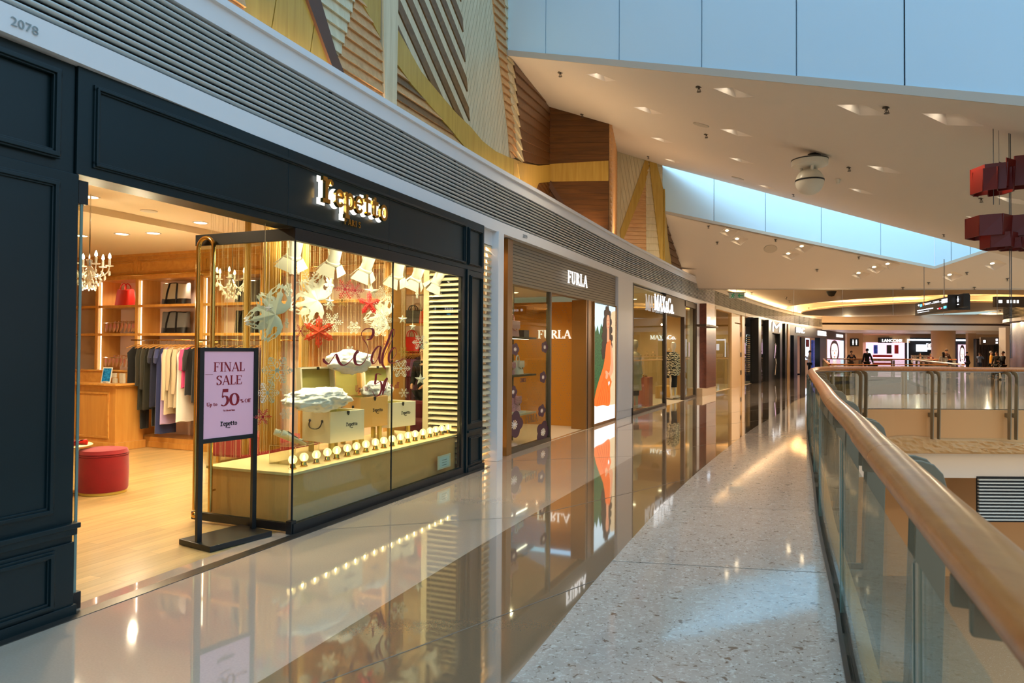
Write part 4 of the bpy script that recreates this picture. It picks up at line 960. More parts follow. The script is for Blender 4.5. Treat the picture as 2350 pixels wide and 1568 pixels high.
mb = MB(); mb.cyl((0, 0, 0), (0, 0, .5), .02, seg=12); mb.lathe([(0, 0), (.16, 0), (.16, .012), (.03, .03), (0, .03)], seg=24); obj('pedestal', mb, 'brass', tb, smooth=True)
def shoe_mesh(m_out, m_in):
    """ballet flat, toe along +x, length .24"""
    mb = MB(); n = 14; prof = []
    for i in range(n+1):
        f = i/n; x = -.12+.24*f; w = .030+.012*sin(pi*min(1, f*1.1))+(.004 if f > .5 else 0); w *= (1-((f-.5)*2)**6*.75); h = .052 if f < .15 else .052-.018*min(1, (f-.15)/.3)
        if f > .62: h = .034-.012*((f-.62)/.38)
        prof.append((x, w, h))
    out = []
    for x, w, h in prof: out.append([(x, w*cos(a)*(1 if sin(a) > -.2 else .9), max(0, h*.5+h*.5*sin(a))) for a in [2*pi*k/12 for k in range(12)]])
    mb.loops(out, 0)
    ins = []
    for x, w, h in prof[2:9]: ins.append([(x, w*.72*cos(a), h*.99+.0035+.003*sin(a)) for a in [2*pi*k/10 for k in range(10)]])
    i2 = MB(); i2.loops(ins, 0)
    return mb, i2
def shoe(name, lab, mo, mi, loc, rz, scale=1, group=None, bow=True, rot=None):
    t = thing(name, lab, 'shoe', loc, rz, group, rot=rot); a, b = shoe_mesh(mo, mi); obj('upper', a, mo, t, smooth=True); obj('insole', b, mi, t, smooth=True)
    if bow:
        w = MB(); w.ball((.062, .012, .036), .011, 8, 6, sc=(.8, 1.2, .7)); w.ball((.062, -.012, .036), .011, 8, 6, sc=(.8, 1.2, .7)); w.ball((.064, 0, .037), .006, 8, 6); obj('bow', w, mo, t, smooth=True)
    t.scale = (scale,)*3; return t
S1 = shoe('ballet_flat', 'red patent ballet flat on the left table, nearest the pouf', 'leather_red', 'silver_leather', R.w(2.38, 3.18, .517), RZ+1.5, group='ballet flats on the left table')
S1b = shoe('ballet_flat', 'dark red ballet flat on the left table, in the middle', 'vinyl_red', 'silver_leather', R.w(2.26, 3.2, .517), RZ+1.7, group='ballet flats on the left table')
dup(S1b, R.w(2.16, 3.28, .517), RZ+1.9, 'dark red ballet flat on the left table, behind the glass edge'); dup(S1, R.w(2.1, 3.42, .517), RZ+2.2, 'red patent ballet flat on the left table, deepest of the group'); dup(S1b, R.w(2.34, 3.36, .517), RZ+1.2, 'dark red ballet flat on the left table, behind the red patent one')
# cabinets along the inner side wall, s = 5.2
cb = thing('wall_cabinet', 'honey oak shelving wall with lit pink bays and brass rails', 'cabinet', O_, RZ)
T0, T1 = 1.2, 8.3; div = [1.2, 2.6, 3.3, 4.45, 5.81, 6.71, 8.3]
mb = MB(); mb.box(5.62, 5.68, T0, T1, 0, 3.1); obj('back_panel', mb, 'shelf_back', cb)
mb = MB(); mb.box(5.2, 5.66, T0, T1, 0, .16); mb.box(5.18, 5.2, T0, T1, .0, .09); obj('plinth', mb, 'honey_wood_v', cb, bevel=.003)
for t in div:
    mb = MB(); mb.box(5.2, 5.66, t-.03, t+.03, .16, 2.69); obj('divider', mb, 'honey_wood_v', cb, bevel=.003)
mb = MB(); mb.box(5.2, 5.66, T0, T1, 2.62, 3.08); mb.box(5.17, 5.2, T0, T1, 2.98, 3.08); mb.box(5.18, 5.2, T0, T1, 2.62, 2.70); obj('cornice', mb, 'honey_wood', cb, bevel=.003)
mb = MB()
for a, b in zip(div[:-1], div[1:]):
    mb.box(5.185, 5.2, a+.04, b-.04, 2.92, 2.94); mb.box(5.185, 5.2, a+.08, b-.08, 2.74, 2.755); mb.box(5.185, 5.2, a+.08, b-.08, 2.885, 2.9); mb.box(5.185, 5.2, a+.08, a+.095, 2.74, 2.9); mb.box(5.185, 5.2, b-.095, b-.08, 2.74, 2.9); mb.box(5.19, 5.2, a-.015, a+.015, 2.7, 3.0)
obj('cornice_moulding', mb, 'honey_wood_v', cb)
for z in (2.2, 1.75):
    for a, b in zip(div[:-1], div[1:]): mb = MB(); mb.box(5.21, 5.62, a+.03, b-.03, z-.02, z+.02); obj('shelf', mb, 'honey_wood', cb, bevel=.002)
mb = MB(); mb.tube([(5.12, T0, 2.68), (5.12, T1, 2.68)], .014, 10); obj('brass_rail', mb, 'brass', cb, smooth=True)
for t in (6.66, 5.76, 4.40, 3.26): mb = MB(); mb.box(5.24, 5.25, t-.012, t, .2, 2.6); obj('light_strip', mb, 'led_strip', cb)
mb = MB()
for a, b in ((4.5, 5.76), (3.35, 4.4), (2.65, 3.25)):
    mb.tube([(5.08, a, 1.66), (5.08, b, 1.66)], .011, 8); mb.cyl((5.08, a+.05, 1.66), (5.5, a+.05, 1.66), .008, seg=6); mb.cyl((5.08, b-.05, 1.66), (5.5, b-.05, 1.66), .008, seg=6)
obj('clothes_rail', mb, 'brass', cb, smooth=True)
for a, b in ((5.84, 6.68), (4.48, 5.78), (3.33, 4.42)): [spot('bay_fill', R.w(5.40, a+(b-a)*q, 2.6), R.w(5.5, a+(b-a)*q, 1.5), 9, (1, .86, .72), 120, .8, .02) for q in (.3, .7)]  # unseen spots added under the cornice to brighten the shelf bays
# counter
ct = thing('sales_counter', 'honey oak panelled sales counter left of the clothes', 'counter', O_, RZ)
mb = MB(); mb.box(4.66, 5.15, 5.55, 8.0, .0, .97); mb.box(4.62, 5.15, 5.5, 8.0, .0, .12); obj('body', mb, 'honey_wood_v', ct, bevel=.004)
mb = MB(); mb.box(4.6, 5.18, 5.48, 8.0, .97, 1.0); mb.box(4.63, 5.18, 5.52, 8.0, .94, .97); obj('counter_top', mb, 'honey_wood', ct, bevel=.004)
mb = MB(); mb.box(4.95, 5.15, 5.65, 8.0, 1.0, 1.17); mb.box(4.93, 5.17, 5.63, 8.0, 1.17, 1.19); obj('raised_ledge', mb, 'honey_wood', ct, bevel=.003)
for a in (5.68, 6.75):
    mb = MB()
    for y0, y1, z0, z1 in ((a, a+.95, .84, .87), (a, a+.95, .18, .21), (a, a+.03, .18, .87), (a+.92, a+.95, .18, .87)): mb.box(4.645, 4.66, y0, y1, z0, z1)
    obj('front_panel', mb, 'honey_wood', ct, bevel=.004)
tt, tz = R.hs(238, 878, 4.75); tp = thing('tablet', 'white framed tablet with a blue picture standing on the counter', 'tablet', R.w(4.78, tt, 1.0), RZ-pi/2+.2)
mb = MB(); mb.M = Matrix.Rotation(-.2, 4, 'X'); mb.box(-.085, .085, -.004, .004, .0, .245); obj('frame', mb, 'white_plastic', tp, bevel=.003)
mb = MB(); mb.M = Matrix.Rotation(-.2, 4, 'X'); mb.box(-.07, .07, -.0055, -.004, .02, .225); obj('screen', mb, 'tablet_screen', tp)
for i, (px, py, w, h) in enumerate(((256, 878, .07, .03), (262, 855, .075, .075), (281, 854, .085, .075), (264, 877, .07, .075), (281, 878, .085, .085))):
    t_, z_ = R.hs(px, py, 4.85); z0 = 1.001 if py > 860 else 1.08
    mb = MB(); mb.box(-w/2, w/2, -.02, .02, 0, h-.004); b = obj('card_box', mb, 'canvas', loc=R.w(4.85+(.0 if i else -.1), t_, z0), rz=RZ-pi/2, bevel=.002)
    tag(b, 'small beige card box on the counter, '+['lying flat beside the tablet', 'upper left of the stack of four', 'upper right of the stack of four', 'lower left of the stack of four', 'lower right of the stack of four'][i], 'box', 'card boxes on the counter')
bd = None
def handbag(name, lab, mat_, loc, rz, w, h, d, kind='tote', strap='leather_black', base=None, group=None, rnd=0.0):
    t = thing(name, lab, 'bag', loc, rz, group); mb = MB(); n = 10; rings = []
    for j in range(7):
        f = j/6; ww = w/2*(1+.10*f if kind == 'tote' else 1-.12*f); dd = d/2*(1-.55*f if kind == 'tote' else 1-.4*f)
        rings.append([(ww*(abs(cos(a))**.35)*(1 if cos(a) > 0 else -1)+rnd*.02*sin(5*a+j), dd*(abs(sin(a))**.6)*(1 if sin(a) > 0 else -1), h*f+.012*cos(3*a)*f) for a in [2*pi*k/20+.05 for k in range(20)]])
    mb.loops(rings); obj('body', mb, mat_, t, smooth=True, auto=50)
    if base:
        mb = MB(); rr = [[(x*1.012, y*1.03, z) for x, y, z in r] for r in rings[:3]]; rr[2] = [(x, y, h*.28) for x, y, z in rr[2]]; mb.loops(rr); obj('base_band', mb, base, t, smooth=True, auto=50)
    for sy in (-1, 1):
        mb = MB()
        if kind == 'tote':
            pts = [(-w*.22, sy*d*.53, .02), (-w*.2, sy*d*.47, h*.5), (-w*.16, sy*d*.30, h*1.0), (-w*.1, sy*d*.2, h*1.03), (w*.1, sy*d*.2, h*1.03), (w*.16, sy*d*.3, h*1.0), (w*.2, sy*d*.47, h*.5), (w*.22, sy*d*.53, .02)]
            mb.tube(pts, .018, 6, rx=(1, .22)); obj('strap', mb, strap, t)
        else:
            pts = [(-w*.2, sy*d*.25, h*.9), (-w*.17, sy*d*.2, h*1.25), (0, sy*d*.15, h*1.42), (w*.17, sy*d*.2, h*1.25), (w*.2, sy*d*.25, h*.9)]; mb.tube([tuple(v) for v in spline(pts, 3)], .009, 6); obj('handle', mb, mat_, t, smooth=True)
    return t
CZ = lambda px, s=5.42: R.hs(px, 690, s)[0]
RB = RZ-pi/2
handbag('handbag', 'small red leather handbag with two handles on the upper shelf', 'leather_red', R.w(5.42, CZ(288), 2.221), RB, .34, .26, .2, 'bag')
handbag('tote_bag', 'pale canvas tote with black straps on the upper shelf', 'canvas', R.w(5.42, CZ(405), 2.221), RB, .5, .33, .2, 'tote', base='leather_black')
handbag('tote_bag', 'grey felt tote with black straps on the lower shelf', 'felt_grey', R.w(5.42, CZ(405), 1.771), RB, .5, .33, .2, 'tote', base='leather_black')
handbag('tote_bag', 'dark grey tote on the upper shelf, seen through the string curtain', 'felt_grey', R.w(5.42, 3.75, 2.221), RB, .42, .33, .2, 'tote')
handbag('tote_bag', 'black tote on the lower shelf, seen through the string curtain', 'leather_black', R.w(5.42, 3.75, 1.771), RB, .42, .33, .2, 'tote')
# rows of small shoes clipped on rails in the left bay
mat('satin_tan', (186, 128, 84), .5); mat('satin_rose', (190, 112, 96), .5)
shp = shoe('ballet_shoe', 'small satin ballet shoe hanging in the row on the left bay middle shelf', 'satin_tan', 'satin_rose', R.w(5.3, 5.95, 1.86), 0, .62, 'ballet shoes hanging in the left bay', False, rot=(0, radians(75), RB-pi/2))
for row, (z, n, lab) in enumerate(((1.86, 9, 'small satin ballet shoe hanging in the row on the left bay middle shelf'), (1.90, 8, 'small satin ballet shoe in the rear row on the left bay middle shelf'), (1.30, 9, 'small satin ballet shoe hanging in the row on the left bay lower shelf'), (1.34, 8, 'small satin ballet shoe in the rear row on the left bay lower shelf'))):
    for k in range(n):
        if row == 0 and k == 0: continue
        dup(shp, R.w(5.3+.1*(row % 2), 5.9+k*.085+.03*(row % 2), z), rot=(random.uniform(-.3, .3), radians(72+random.uniform(-8, 8)), RB-pi/2+random.uniform(-.3, .3)), label=lab, group='ballet shoes hanging in the left bay')
for z in (1.94, 1.38):
    t = thing('display_rail', 'thin metal rail of hanging ballet shoes in the left bay, '+('middle' if z > 1.5 else 'lower')+' shelf', 'rail', O_, RZ); mb = MB(); mb.tube([(5.28, 5.86, z), (5.28, 6.68, z)], .005, 6); mb.tube([(5.5, 5.86, z+.03), (5.5, 6.68, z+.03)], .005, 6); obj('bar', mb, 'chrome', t)
# garments
GC = {'g_black': (14, 11, 11), 'g_darkgreen': (34, 30, 14), 'g_navy': (20, 22, 48), 'g_blue': (40, 48, 92), 'g_lilac': (176, 150, 190), 'g_beige': (204, 184, 150), 'g_oat': (190, 168, 134), 'g_grey': (150, 140, 126), 'g_white': (232, 222, 206), 'g_pink': (196, 60, 110), 'g_wine': (120, 20, 44), 'g_purple': (112, 70, 110)}
for k, c in GC.items(): mat(k, c, .85, sheen=.2, bump=.15, bscale=30)
def garment(lab, m, loc, rz, L, w=.4, sleeve=0, flare=.1, group=None, trousers=False, name='garment'):
    t = thing(name, lab, 'clothing', loc, rz, group); mb = MB(); rnd = random.Random(sum(map(ord, lab))); ph = rnd.random()*6
    hg = MB(); hg.tube([(-w*.5, 0, -.11), (-w*.25, 0, -.075), (0, 0, -.055), (w*.25, 0, -.075), (w*.5, 0, -.11)], .008, 6); obj('hanger', hg, 'hanger_wood', t, smooth=True)
    hk = MB(); hk.tube([(0, 0, -.055), (0, 0, -.01), (.012, 0, .008), (0, 0, .02), (-.014, 0, .008)], .0025, 6); obj('hook', hk, 'chrome', t)
    rings = []; N_ = 9; wt = .10 if trousers else w*.96
    for j in range(N_):
        f = j/(N_-1); z = -.09-f*L; ww = (w*.22 if j == 0 else w*.46 if j == 1 else w*.42*(1+flare*f)); dd = .016+.02*f; z += .03 if j == 1 else 0
        if trousers: ww = w*.2; dd = .03
        rings.append([(ww*cos(a), dd*(1+.35*sin(5*a+ph+f))*sin(a)+.006*sin(9*a+ph)*f, z+.008*sin(4*a+ph)*(j == N_-1)) for a in [2*pi*k/22 for k in range(22)]])
    mb.loops(rings); obj('cloth', mb, m, t, smooth=True, auto=70)
    if sleeve:
        for sx in (-1, 1): s = MB(); s.tube([(sx*w*.40, 0, -.13), (sx*w*.48, 0, -.25), (sx*w*.5, .01*sx, -.13-sleeve*.6), (sx*w*.47, .015, -.13-sleeve)], [.045, .042, .038, .03], 10, rx=(1, .6)); obj('sleeve', s, m, t, smooth=True)
    return t
gs = [(318, 'g_black', .98, 0, 'long black fringed dress at the left end of the clothes rail'), (334, 'g_black', 1.25, 0, 'black trousers hanging second from the left on the rail', True), (340, 'g_darkgreen', .95, .55, 'dark olive knit top third along the clothes rail'), (352, 'g_darkgreen', .95, .6, 'dark olive long cardigan fourth along the clothes rail'), (362, 'g_black', 1.2, 0, 'black trousers in the middle of the rail', True), (370, 'g_navy', .9, .2, 'dark navy top with a knotted sleeve on the rail'), (383, 'g_blue', 1.3, .2, 'long blue ruffled dress in the middle of the rail'), (392, 'g_lilac', 1.15, 0, 'pale lilac slip dress beside the blue dress'), (402, 'g_beige', 1.0, .75, 'beige knit jumper with long sleeves right of the lilac dress'), (412, 'g_oat', .9, .6, 'oatmeal knit jumper right of the beige one'), (422, 'g_oat', .9, .65, 'light brown jumper near the right end of the rail'), (432, 'g_white', 1.1, 0, 'white skirt hanging near the right end of the rail'), (440, 'g_pink', .6, .3, 'small bright pink top near the sign stand'), (450, 'g_black', .7, .3, 'short black jacket partly behind the sign stand')]
for g in gs: garment(g[4], g[1], R.w(5.08, R.hs(g[0], 780, 5.08)[0], 1.645), RZ+.12*math.sin(g[0]), g[2], .40, g[3], group='clothes on the left rail', trousers=len(g) > 5)
for i in range(9): garment('dark garment on the rail seen through the string curtain', ['g_black', 'g_grey', 'g_navy', 'g_purple'][i % 4], R.w(5.08, 4.3-i*.16, 1.645), RZ, .8+.15*(i % 3), .4, 0, group='garments behind the string curtain')
# second room bay beyond the display: shelves, clothes, shop assistant
cb2 = thing('wall_cabinet', 'honey oak shelving at the far right end of the ballet shop', 'cabinet', O_, RZ)
mb = MB(); mb.box(8.75, 8.8, 1.4, 8.4, 0, 3.1); obj('back_panel', mb, 'shelf_back', cb2)
mb = MB(); mb.box(8.4, 8.75, 1.5, 4.5, 2.55, 3.05); mb.box(8.37, 8.4, 1.5, 4.5, 2.55, 2.62); mb.box(8.37, 8.4, 1.5, 4.5, 2.92, 2.98); obj('cornice', mb, 'honey_wood', cb2)
for z in (2.0, 1.45, .45): mb = MB(); mb.box(8.45, 8.75, 1.5, 4.5, z-.02, z+.02); obj('shelf', mb, 'honey_wood', cb2)
mb = MB(); mb.tube([(8.4, 1.6, 1.5), (8.4, 4.4, 1.5)], .012, 8); obj('clothes_rail', mb, 'brass', cb2)
for i, (px, m, L) in enumerate(((925, 'g_black', .75), (932, 'g_black', .8), (940, 'g_wine', .85), (946, 'g_wine', .8), (952, 'g_wine', .9), (958, 'g_purple', .75), (963, 'g_purple', .7))):
    garment(['black top at the left of the far right rail', 'black dress second on the far right rail', 'wine red dress on the far right rail', 'wine red blouse on the far right rail', 'long wine red dress on the far right rail', 'mauve top on the far right rail', 'mauve top nearest the assistant on the far right rail'][i], m, R.w(8.38, R.hs(px, 820, 8.38)[0], 1.49), RZ, L, .42, .3, group='clothes on the far right rail')
handbag('handbag', 'red leather handbag on the far right shelf', 'leather_red', R.w(8.58, R.hs(945, 780, 8.58)[0], 1.471), RB, .42, .3, .2, 'bag')
handbag('handbag', 'grey leather handbag on the top far right shelf', 'felt_grey', R.w(8.58, R.hs(948, 730, 8.58)[0], 2.021), RB, .4, .24, .18, 'bag')
handbag('handbag', 'orange handbag at the end of the top far right shelf', 'leather_orange', R.w(8.58, R.hs(980, 730, 8.58)[0], 2.021), RB, .3, .22, .18, 'bag')
handbag('handbag', 'large black patent handbag on the low far right shelf', 'leather_black', R.w(8.5, R.hs(930, 905, 8.5)[0], .471), RB, .5, .42, .25, 'bag')
# louvred screen at the right end of the window and the one between the shops
def louvres(name, lab, s0, s1, t, z0, z1, pitch, loc=O_, rz=RZ, post=True, m='louver_cream', axis='s'):
    th = thing(name, lab, 'louvre screen', loc, rz)
    n = int((z1-z0)/pitch)
    for k in range(n):
        z = z0+pitch*(k+.5); mb = MB(); hh = pitch*.36
        sec = [(-.045, -hh*.9), (-.03, hh*.1), (.0, hh*.8), (.04, hh), (.045, hh*.4), (.02, 0), (-.01, -hh*.6)]
        if axis == 's': mb.loops([[(s0, t+a, z+b) for a, b in sec], [(s1, t+a, z+b) for a, b in sec]])
        else: mb.loops([[(t+a, s0, z+b) for a, b in sec], [(t+a, s1, z+b) for a, b in sec]])
        obj('blade', mb, m, th, smooth=True, auto=50)
    return th
mat('louver_cream', (206, 188, 150), .45)
l1 = louvres('louvre_screen', 'cream louvre screen inside the window, right of the display', .08, .52, 5.18, .1, 3.0, .068, axis='t')
mb = MB(); mb.box(5.14, 5.24, .52, .60, 0, 3.05); obj('post', mb, 'louver_cream', l1)
l2 = louvres('louvre_screen', 'cream horizontal louvre screen between the ballet shop and its neighbour', 5.72, 6.16, .14, .04, 3.1, .088)
mb = MB(); mb.box(6.17, 6.36, .0, .2, 0, 3.2); obj('post', mb, 'louver_white', l2, bevel=.004)
mb = MB(); mb.box(5.69, 6.6, .28, .3, 0, 3.2); obj('backing', mb, 'cream_wall', l2)
area('louvre_light', R.w(5.93, .23, 3.05), .4, 16, (1, .72, .4), (0, 0, RZ), sy=.05); area('louvre_light', R.w(5.93, .23, .06), .4, 10, (1, .72, .4), (pi, 0, RZ), sy=.05)
# ---------------------------------------------------------------- window display
pl = thing('display_platform', 'pale laminate window plinth carrying the lamps and trunks', 'plinth', O_, RZ)
mb = MB(); mb.box(2.04, 5.08, .10, 1.02, .0, .465); obj('body', mb, 'laminate', pl)
mb = MB(); mb.box(2.02, 5.11, .08, 1.04, .465, .49); obj('top', mb, 'laminate_top', pl, bevel=.003)
bz = .4905
def bulb():
    t = thing('globe_lamp', '', 'lamp', (0, 0, 0), RZ, 'row of globe lamps on the plinth')
    mb = MB(); mb.lathe([(0, 0), (.034, 0), (.034, .006), (.026, .01), (.022, .038), (.017, .046), (0, .046)], seg=20); obj('socket', mb, 'brass', t, smooth=True)
    mb = MB(); mb.ball((0, 0, .082), .04, 20, 14); obj('bulb', mb, 'bulb_glass', t, smooth=True)
    mb = MB(); mb.tube([(-.008, 0, .052), (-.01, 0, .08), (0, 0, .098), (.01, 0, .08), (.008, 0, .052)], .0035, 5); obj('filament', mb, 'filament', t)
    return t
B0 = bulb(); xs = [748, 833, 915, 1005, 1085, 1160, 1232, 1300, 1370, 1432, 1492, 1550, 1610, 1662, 1717, 1768, 1815, 1862, 1908]; ys = [765, 745, 722, 703, 687, 668, 652, 635, 618, 603, 588, 573, 560, 547, 533, 520, 510, 500, 488]
N19 = ['first', 'second', 'third', 'fourth', 'fifth', 'sixth', 'seventh', 'eighth', 'ninth', 'tenth', 'eleventh', 'twelfth', 'thirteenth', 'fourteenth', 'fifteenth', 'sixteenth', 'seventeenth', 'eighteenth', 'nineteenth']
for i, (x, y) in enumerate(zip(xs, ys)):
    s_, t_ = R.hz(450+x/3.357, 850+(y-4)/3.357, .49); q = R.w(s_, .22, bz); l = 'glowing globe lamp on a brass socket, %s from the left in the row' % N19[i]
    if i == 0: B0.location = q; B0['label'] = l
    else: dup(B0, q, label=l)
# trunks
def trunk(lab, m, s, t, z, w, d, h, leg, rot, lid, letter=True, lidm=None):
    """front corner at (s,t); w along the right face, d along the left face"""
    th = thing('display_chest', lab, 'trunk', R.w(s, t, z), RZ+rot, 'open display trunks'); a = .018
    mb = MB(); mb.box(0, w, 0, a, leg, leg+h); mb.box(0, w, d-a, d, leg, leg+h); mb.box(0, a, a, d-a, leg, leg+h); mb.box(w-a, w, a, d-a, leg, leg+h); mb.box(a, w-a, a, d-a, leg, leg+.02); obj('case', mb, m, th, bevel=.003)
    mb = MB(); mb.box(a, w-a, a, a+.004, leg+.02, leg+h-.012); mb.box(a, w-a, d-a-.004, d-a, leg+.02, leg+h-.012); mb.box(a, a+.004, a, d-a, leg+.02, leg+h-.012); mb.box(w-a-.004, w-a, a, d-a, leg+.02, leg+h-.012); obj('lining', mb, 'trunk_lining', th)
    for x in (.05, w-.09):
        for y in (.04, d-.08): mb = MB(); mb.box(x, x+.04, y, y+.04, 0, leg); obj('leg', mb, 'trunk_leg', th, bevel=.002)
    lm = lidm or m; lw, lh = w, lid; tl = Matrix.Translation((0, d, leg+h)) @ Matrix.Rotation(-.10, 4, 'X')
    mb = MB(); mb.M = tl; mb.box(0, lw, .07, .082, 0, lh); mb.box(0, a, 0, .07, 0, lh); mb.box(lw-a, lw, 0, .07, 0, lh); mb.box(a, lw-a, 0, .07, lh-a, lh); ld = obj('lid', mb, lm, th, bevel=.003)
    mb = MB(); mb.M = tl; mb.box(a, lw-a, .064, .07, 0, lh-a); obj('lid_lining', mb, 'trunk_lining', ld)
    mb = MB(); mb.M = tl; mb.box(lw/2-.015, lw/2+.015, -.012, .0, lh-.03, lh); obj('catch', mb, 'leather_black', ld)
    mb = MB(); mb.box(w/2-.014, w/2+.014, -.012, 0, leg+h-.03, leg+h); mb.ball((w/2, -.008, leg+h-.035), .01, 8, 6); obj('lock', mb, 'leather_black', th)
    mb = MB(); zc = leg+h*.62; pts = [(-.004, d*.28, zc+.02), (-.02, d*.3, zc-.03), (-.026, d*.4, zc-.055), (-.026, d*.6, zc-.055), (-.02, d*.7, zc-.03), (-.004, d*.72, zc+.02)]; mb.tube([tuple(v) for v in spline(pts, 3)], .006, 8); obj('handle', mb, 'leather_black', th, smooth=True)
    mb = MB(); [mb.ball((-.004, y, zc+.02), .016, 10, 8, sc=(.6, 1, 1)) for y in (d*.28, d*.72)]; obj('handle_boss', mb, 'leather_black', th, smooth=True)
    if letter: mb = MB(); text(mb, REP, w*.62, leg+h*.5, .036, d0=-.0005, d1=-.002, T=.2, t=.12); text(mb, 'PARIS', w*.62, leg+h*.42, .009, d0=-.0005, d1=-.002); obj('lettering', mb, 'ink_black', th)
    return th
trunk('white display trunk nearest the glass, lid up, cotton cloud above it', 'trunk_white', 2.99, .42, bz, .46, .42, .31, .115, -.2, .44)
trunk('peach display trunk standing on tall legs in the middle', 'trunk_peach', 3.62, .50, bz, .42, .40, .33, .20, -.2, .46)
trunk('white display trunk at the right of the group', 'trunk_white', 4.22, .52, bz, .46, .38, .29, .14, -.2, .42)
def cloud(lab, px, py, t, w, h, seed):
    s_, z_ = R.ht(px, py, t); rnd = random.Random(seed); bm = bmesh.new(); bmesh.ops.create_icosphere(bm, subdivisions=5, radius=1)
    lumps = [(rnd.uniform(-.8, .8), rnd.uniform(-.5, .5), rnd.uniform(-.6, .7)) for _ in range(12)]
    for v in bm.verts:
        p = v.co.copy(); b = 0
        for l in lumps: b = max(b, .25*math.exp(-((p-Vector(l).normalized()).length/.5)**2))
        from mathutils import noise as _n
        b += .2*_n.fractal(p*2.8+Vector((seed*3, 0, 0)), .7, 2.3, 6)
        v.co = Vector((p.x*w/2*(1+b), p.y*w*.3*(1+b), p.z*h/2*(1+b)))+Vector((rnd.uniform(-1, 1), rnd.uniform(-1, 1), rnd.uniform(-1, 1)))*.003
    me = bpy.data.meshes.new('cotton_cloud'); bm.to_mesh(me); bm.free(); me.materials.append(MATS['cloud']); me.polygons.foreach_set('use_smooth', [True]*len(me.polygons))
    o = bpy.data.objects.new('cotton_cloud', me); COL.objects.link(o); o.location = R.w(s_, t, z_); o.rotation_euler = (0, 0, RZ); tag(o, lab, 'cloud', 'cotton wool clouds')
cloud('fluffy cotton wool cloud hanging over the nearest white trunk', 733, 916, .45, .66, .2, 1)
cloud('fluffy cotton wool cloud behind the Sale lettering, highest of the three', 802, 832, .6, .55, .22, 2)
cloud('small cotton wool cloud over the right white trunk', 868, 898, .62, .42, .2, 3)
def flake(r, arms=6, m='glitter_white', name='snowflake', variant=0, th=.004, lab='', group=''):
    t = MB()
    for k in range(arms):
        a = 2*pi*k/arms; D = Vector((cos(a), sin(a)))
        def br(p, ang, L, w): e = p+Vector((cos(ang), sin(ang)))*L; t.strip([tuple(p), tuple(e)], [w, w*.6], XZ, -th, th); return e
        e = br(D*0, a, r, r*.034)
        for f, L in (((.35, .3), (.55, .3), (.75, .22), (.9, .12)) if variant == 0 else ((.45, .28), (.7, .34)) if variant == 1 else ((.3, .18), (.5, .22), (.7, .2))):
            for s_ in (-1, 1):
                q = br(D*r*f, a+s_*radians(55), r*L, r*.026)
                if variant != 1: t.prism([(q.x+r*.05*cos(i*pi/3), q.y+r*.05*sin(i*pi/3)) for i in range(6)], XZ, -th, th)
        q = D*r; t.prism([(q.x+r*.07*cos(i*pi/3), q.y+r*.07*sin(i*pi/3)) for i in range(6)], XZ, -th, th)
    t.prism([(r*.16*cos(i*pi/6), r*.16*sin(i*pi/6)) for i in range(12)], XZ, -th, th)
    th_ = thing(name, lab, 'snowflake', (0, 0, 0), RZ, group); obj('flake', t, m, th_)
    th_r = MB(); th_r.cyl((0, 0, r), (0, 0, 2.6), .0011, seg=4); tr_ = obj('thread', th_r, 'fringe', th_); tr_['r'] = r
    return th_
protos = {}
def hang(kind, px, py, t, rpx, turn, lab, builder, group):
    """place a hanging ornament; rpx = radius in photo pixels"""
    s_, z_ = R.ht(px, py, t); P = R.w(s_, t, z_); r = rpx*P.y/1620*.98
    o = builder(r); o['label'] = lab; o['group'] = group; o.location = P; o.rotation_euler = (0, 0, .3+turn)
    for ch in o.children:
        if ch.name.startswith('thread'): ch.scale = (1, 1, max(.02, (3.08-z_-r)/(2.6-r))); ch.location = (0, 0, r*(1-ch.scale[2]))
    return o
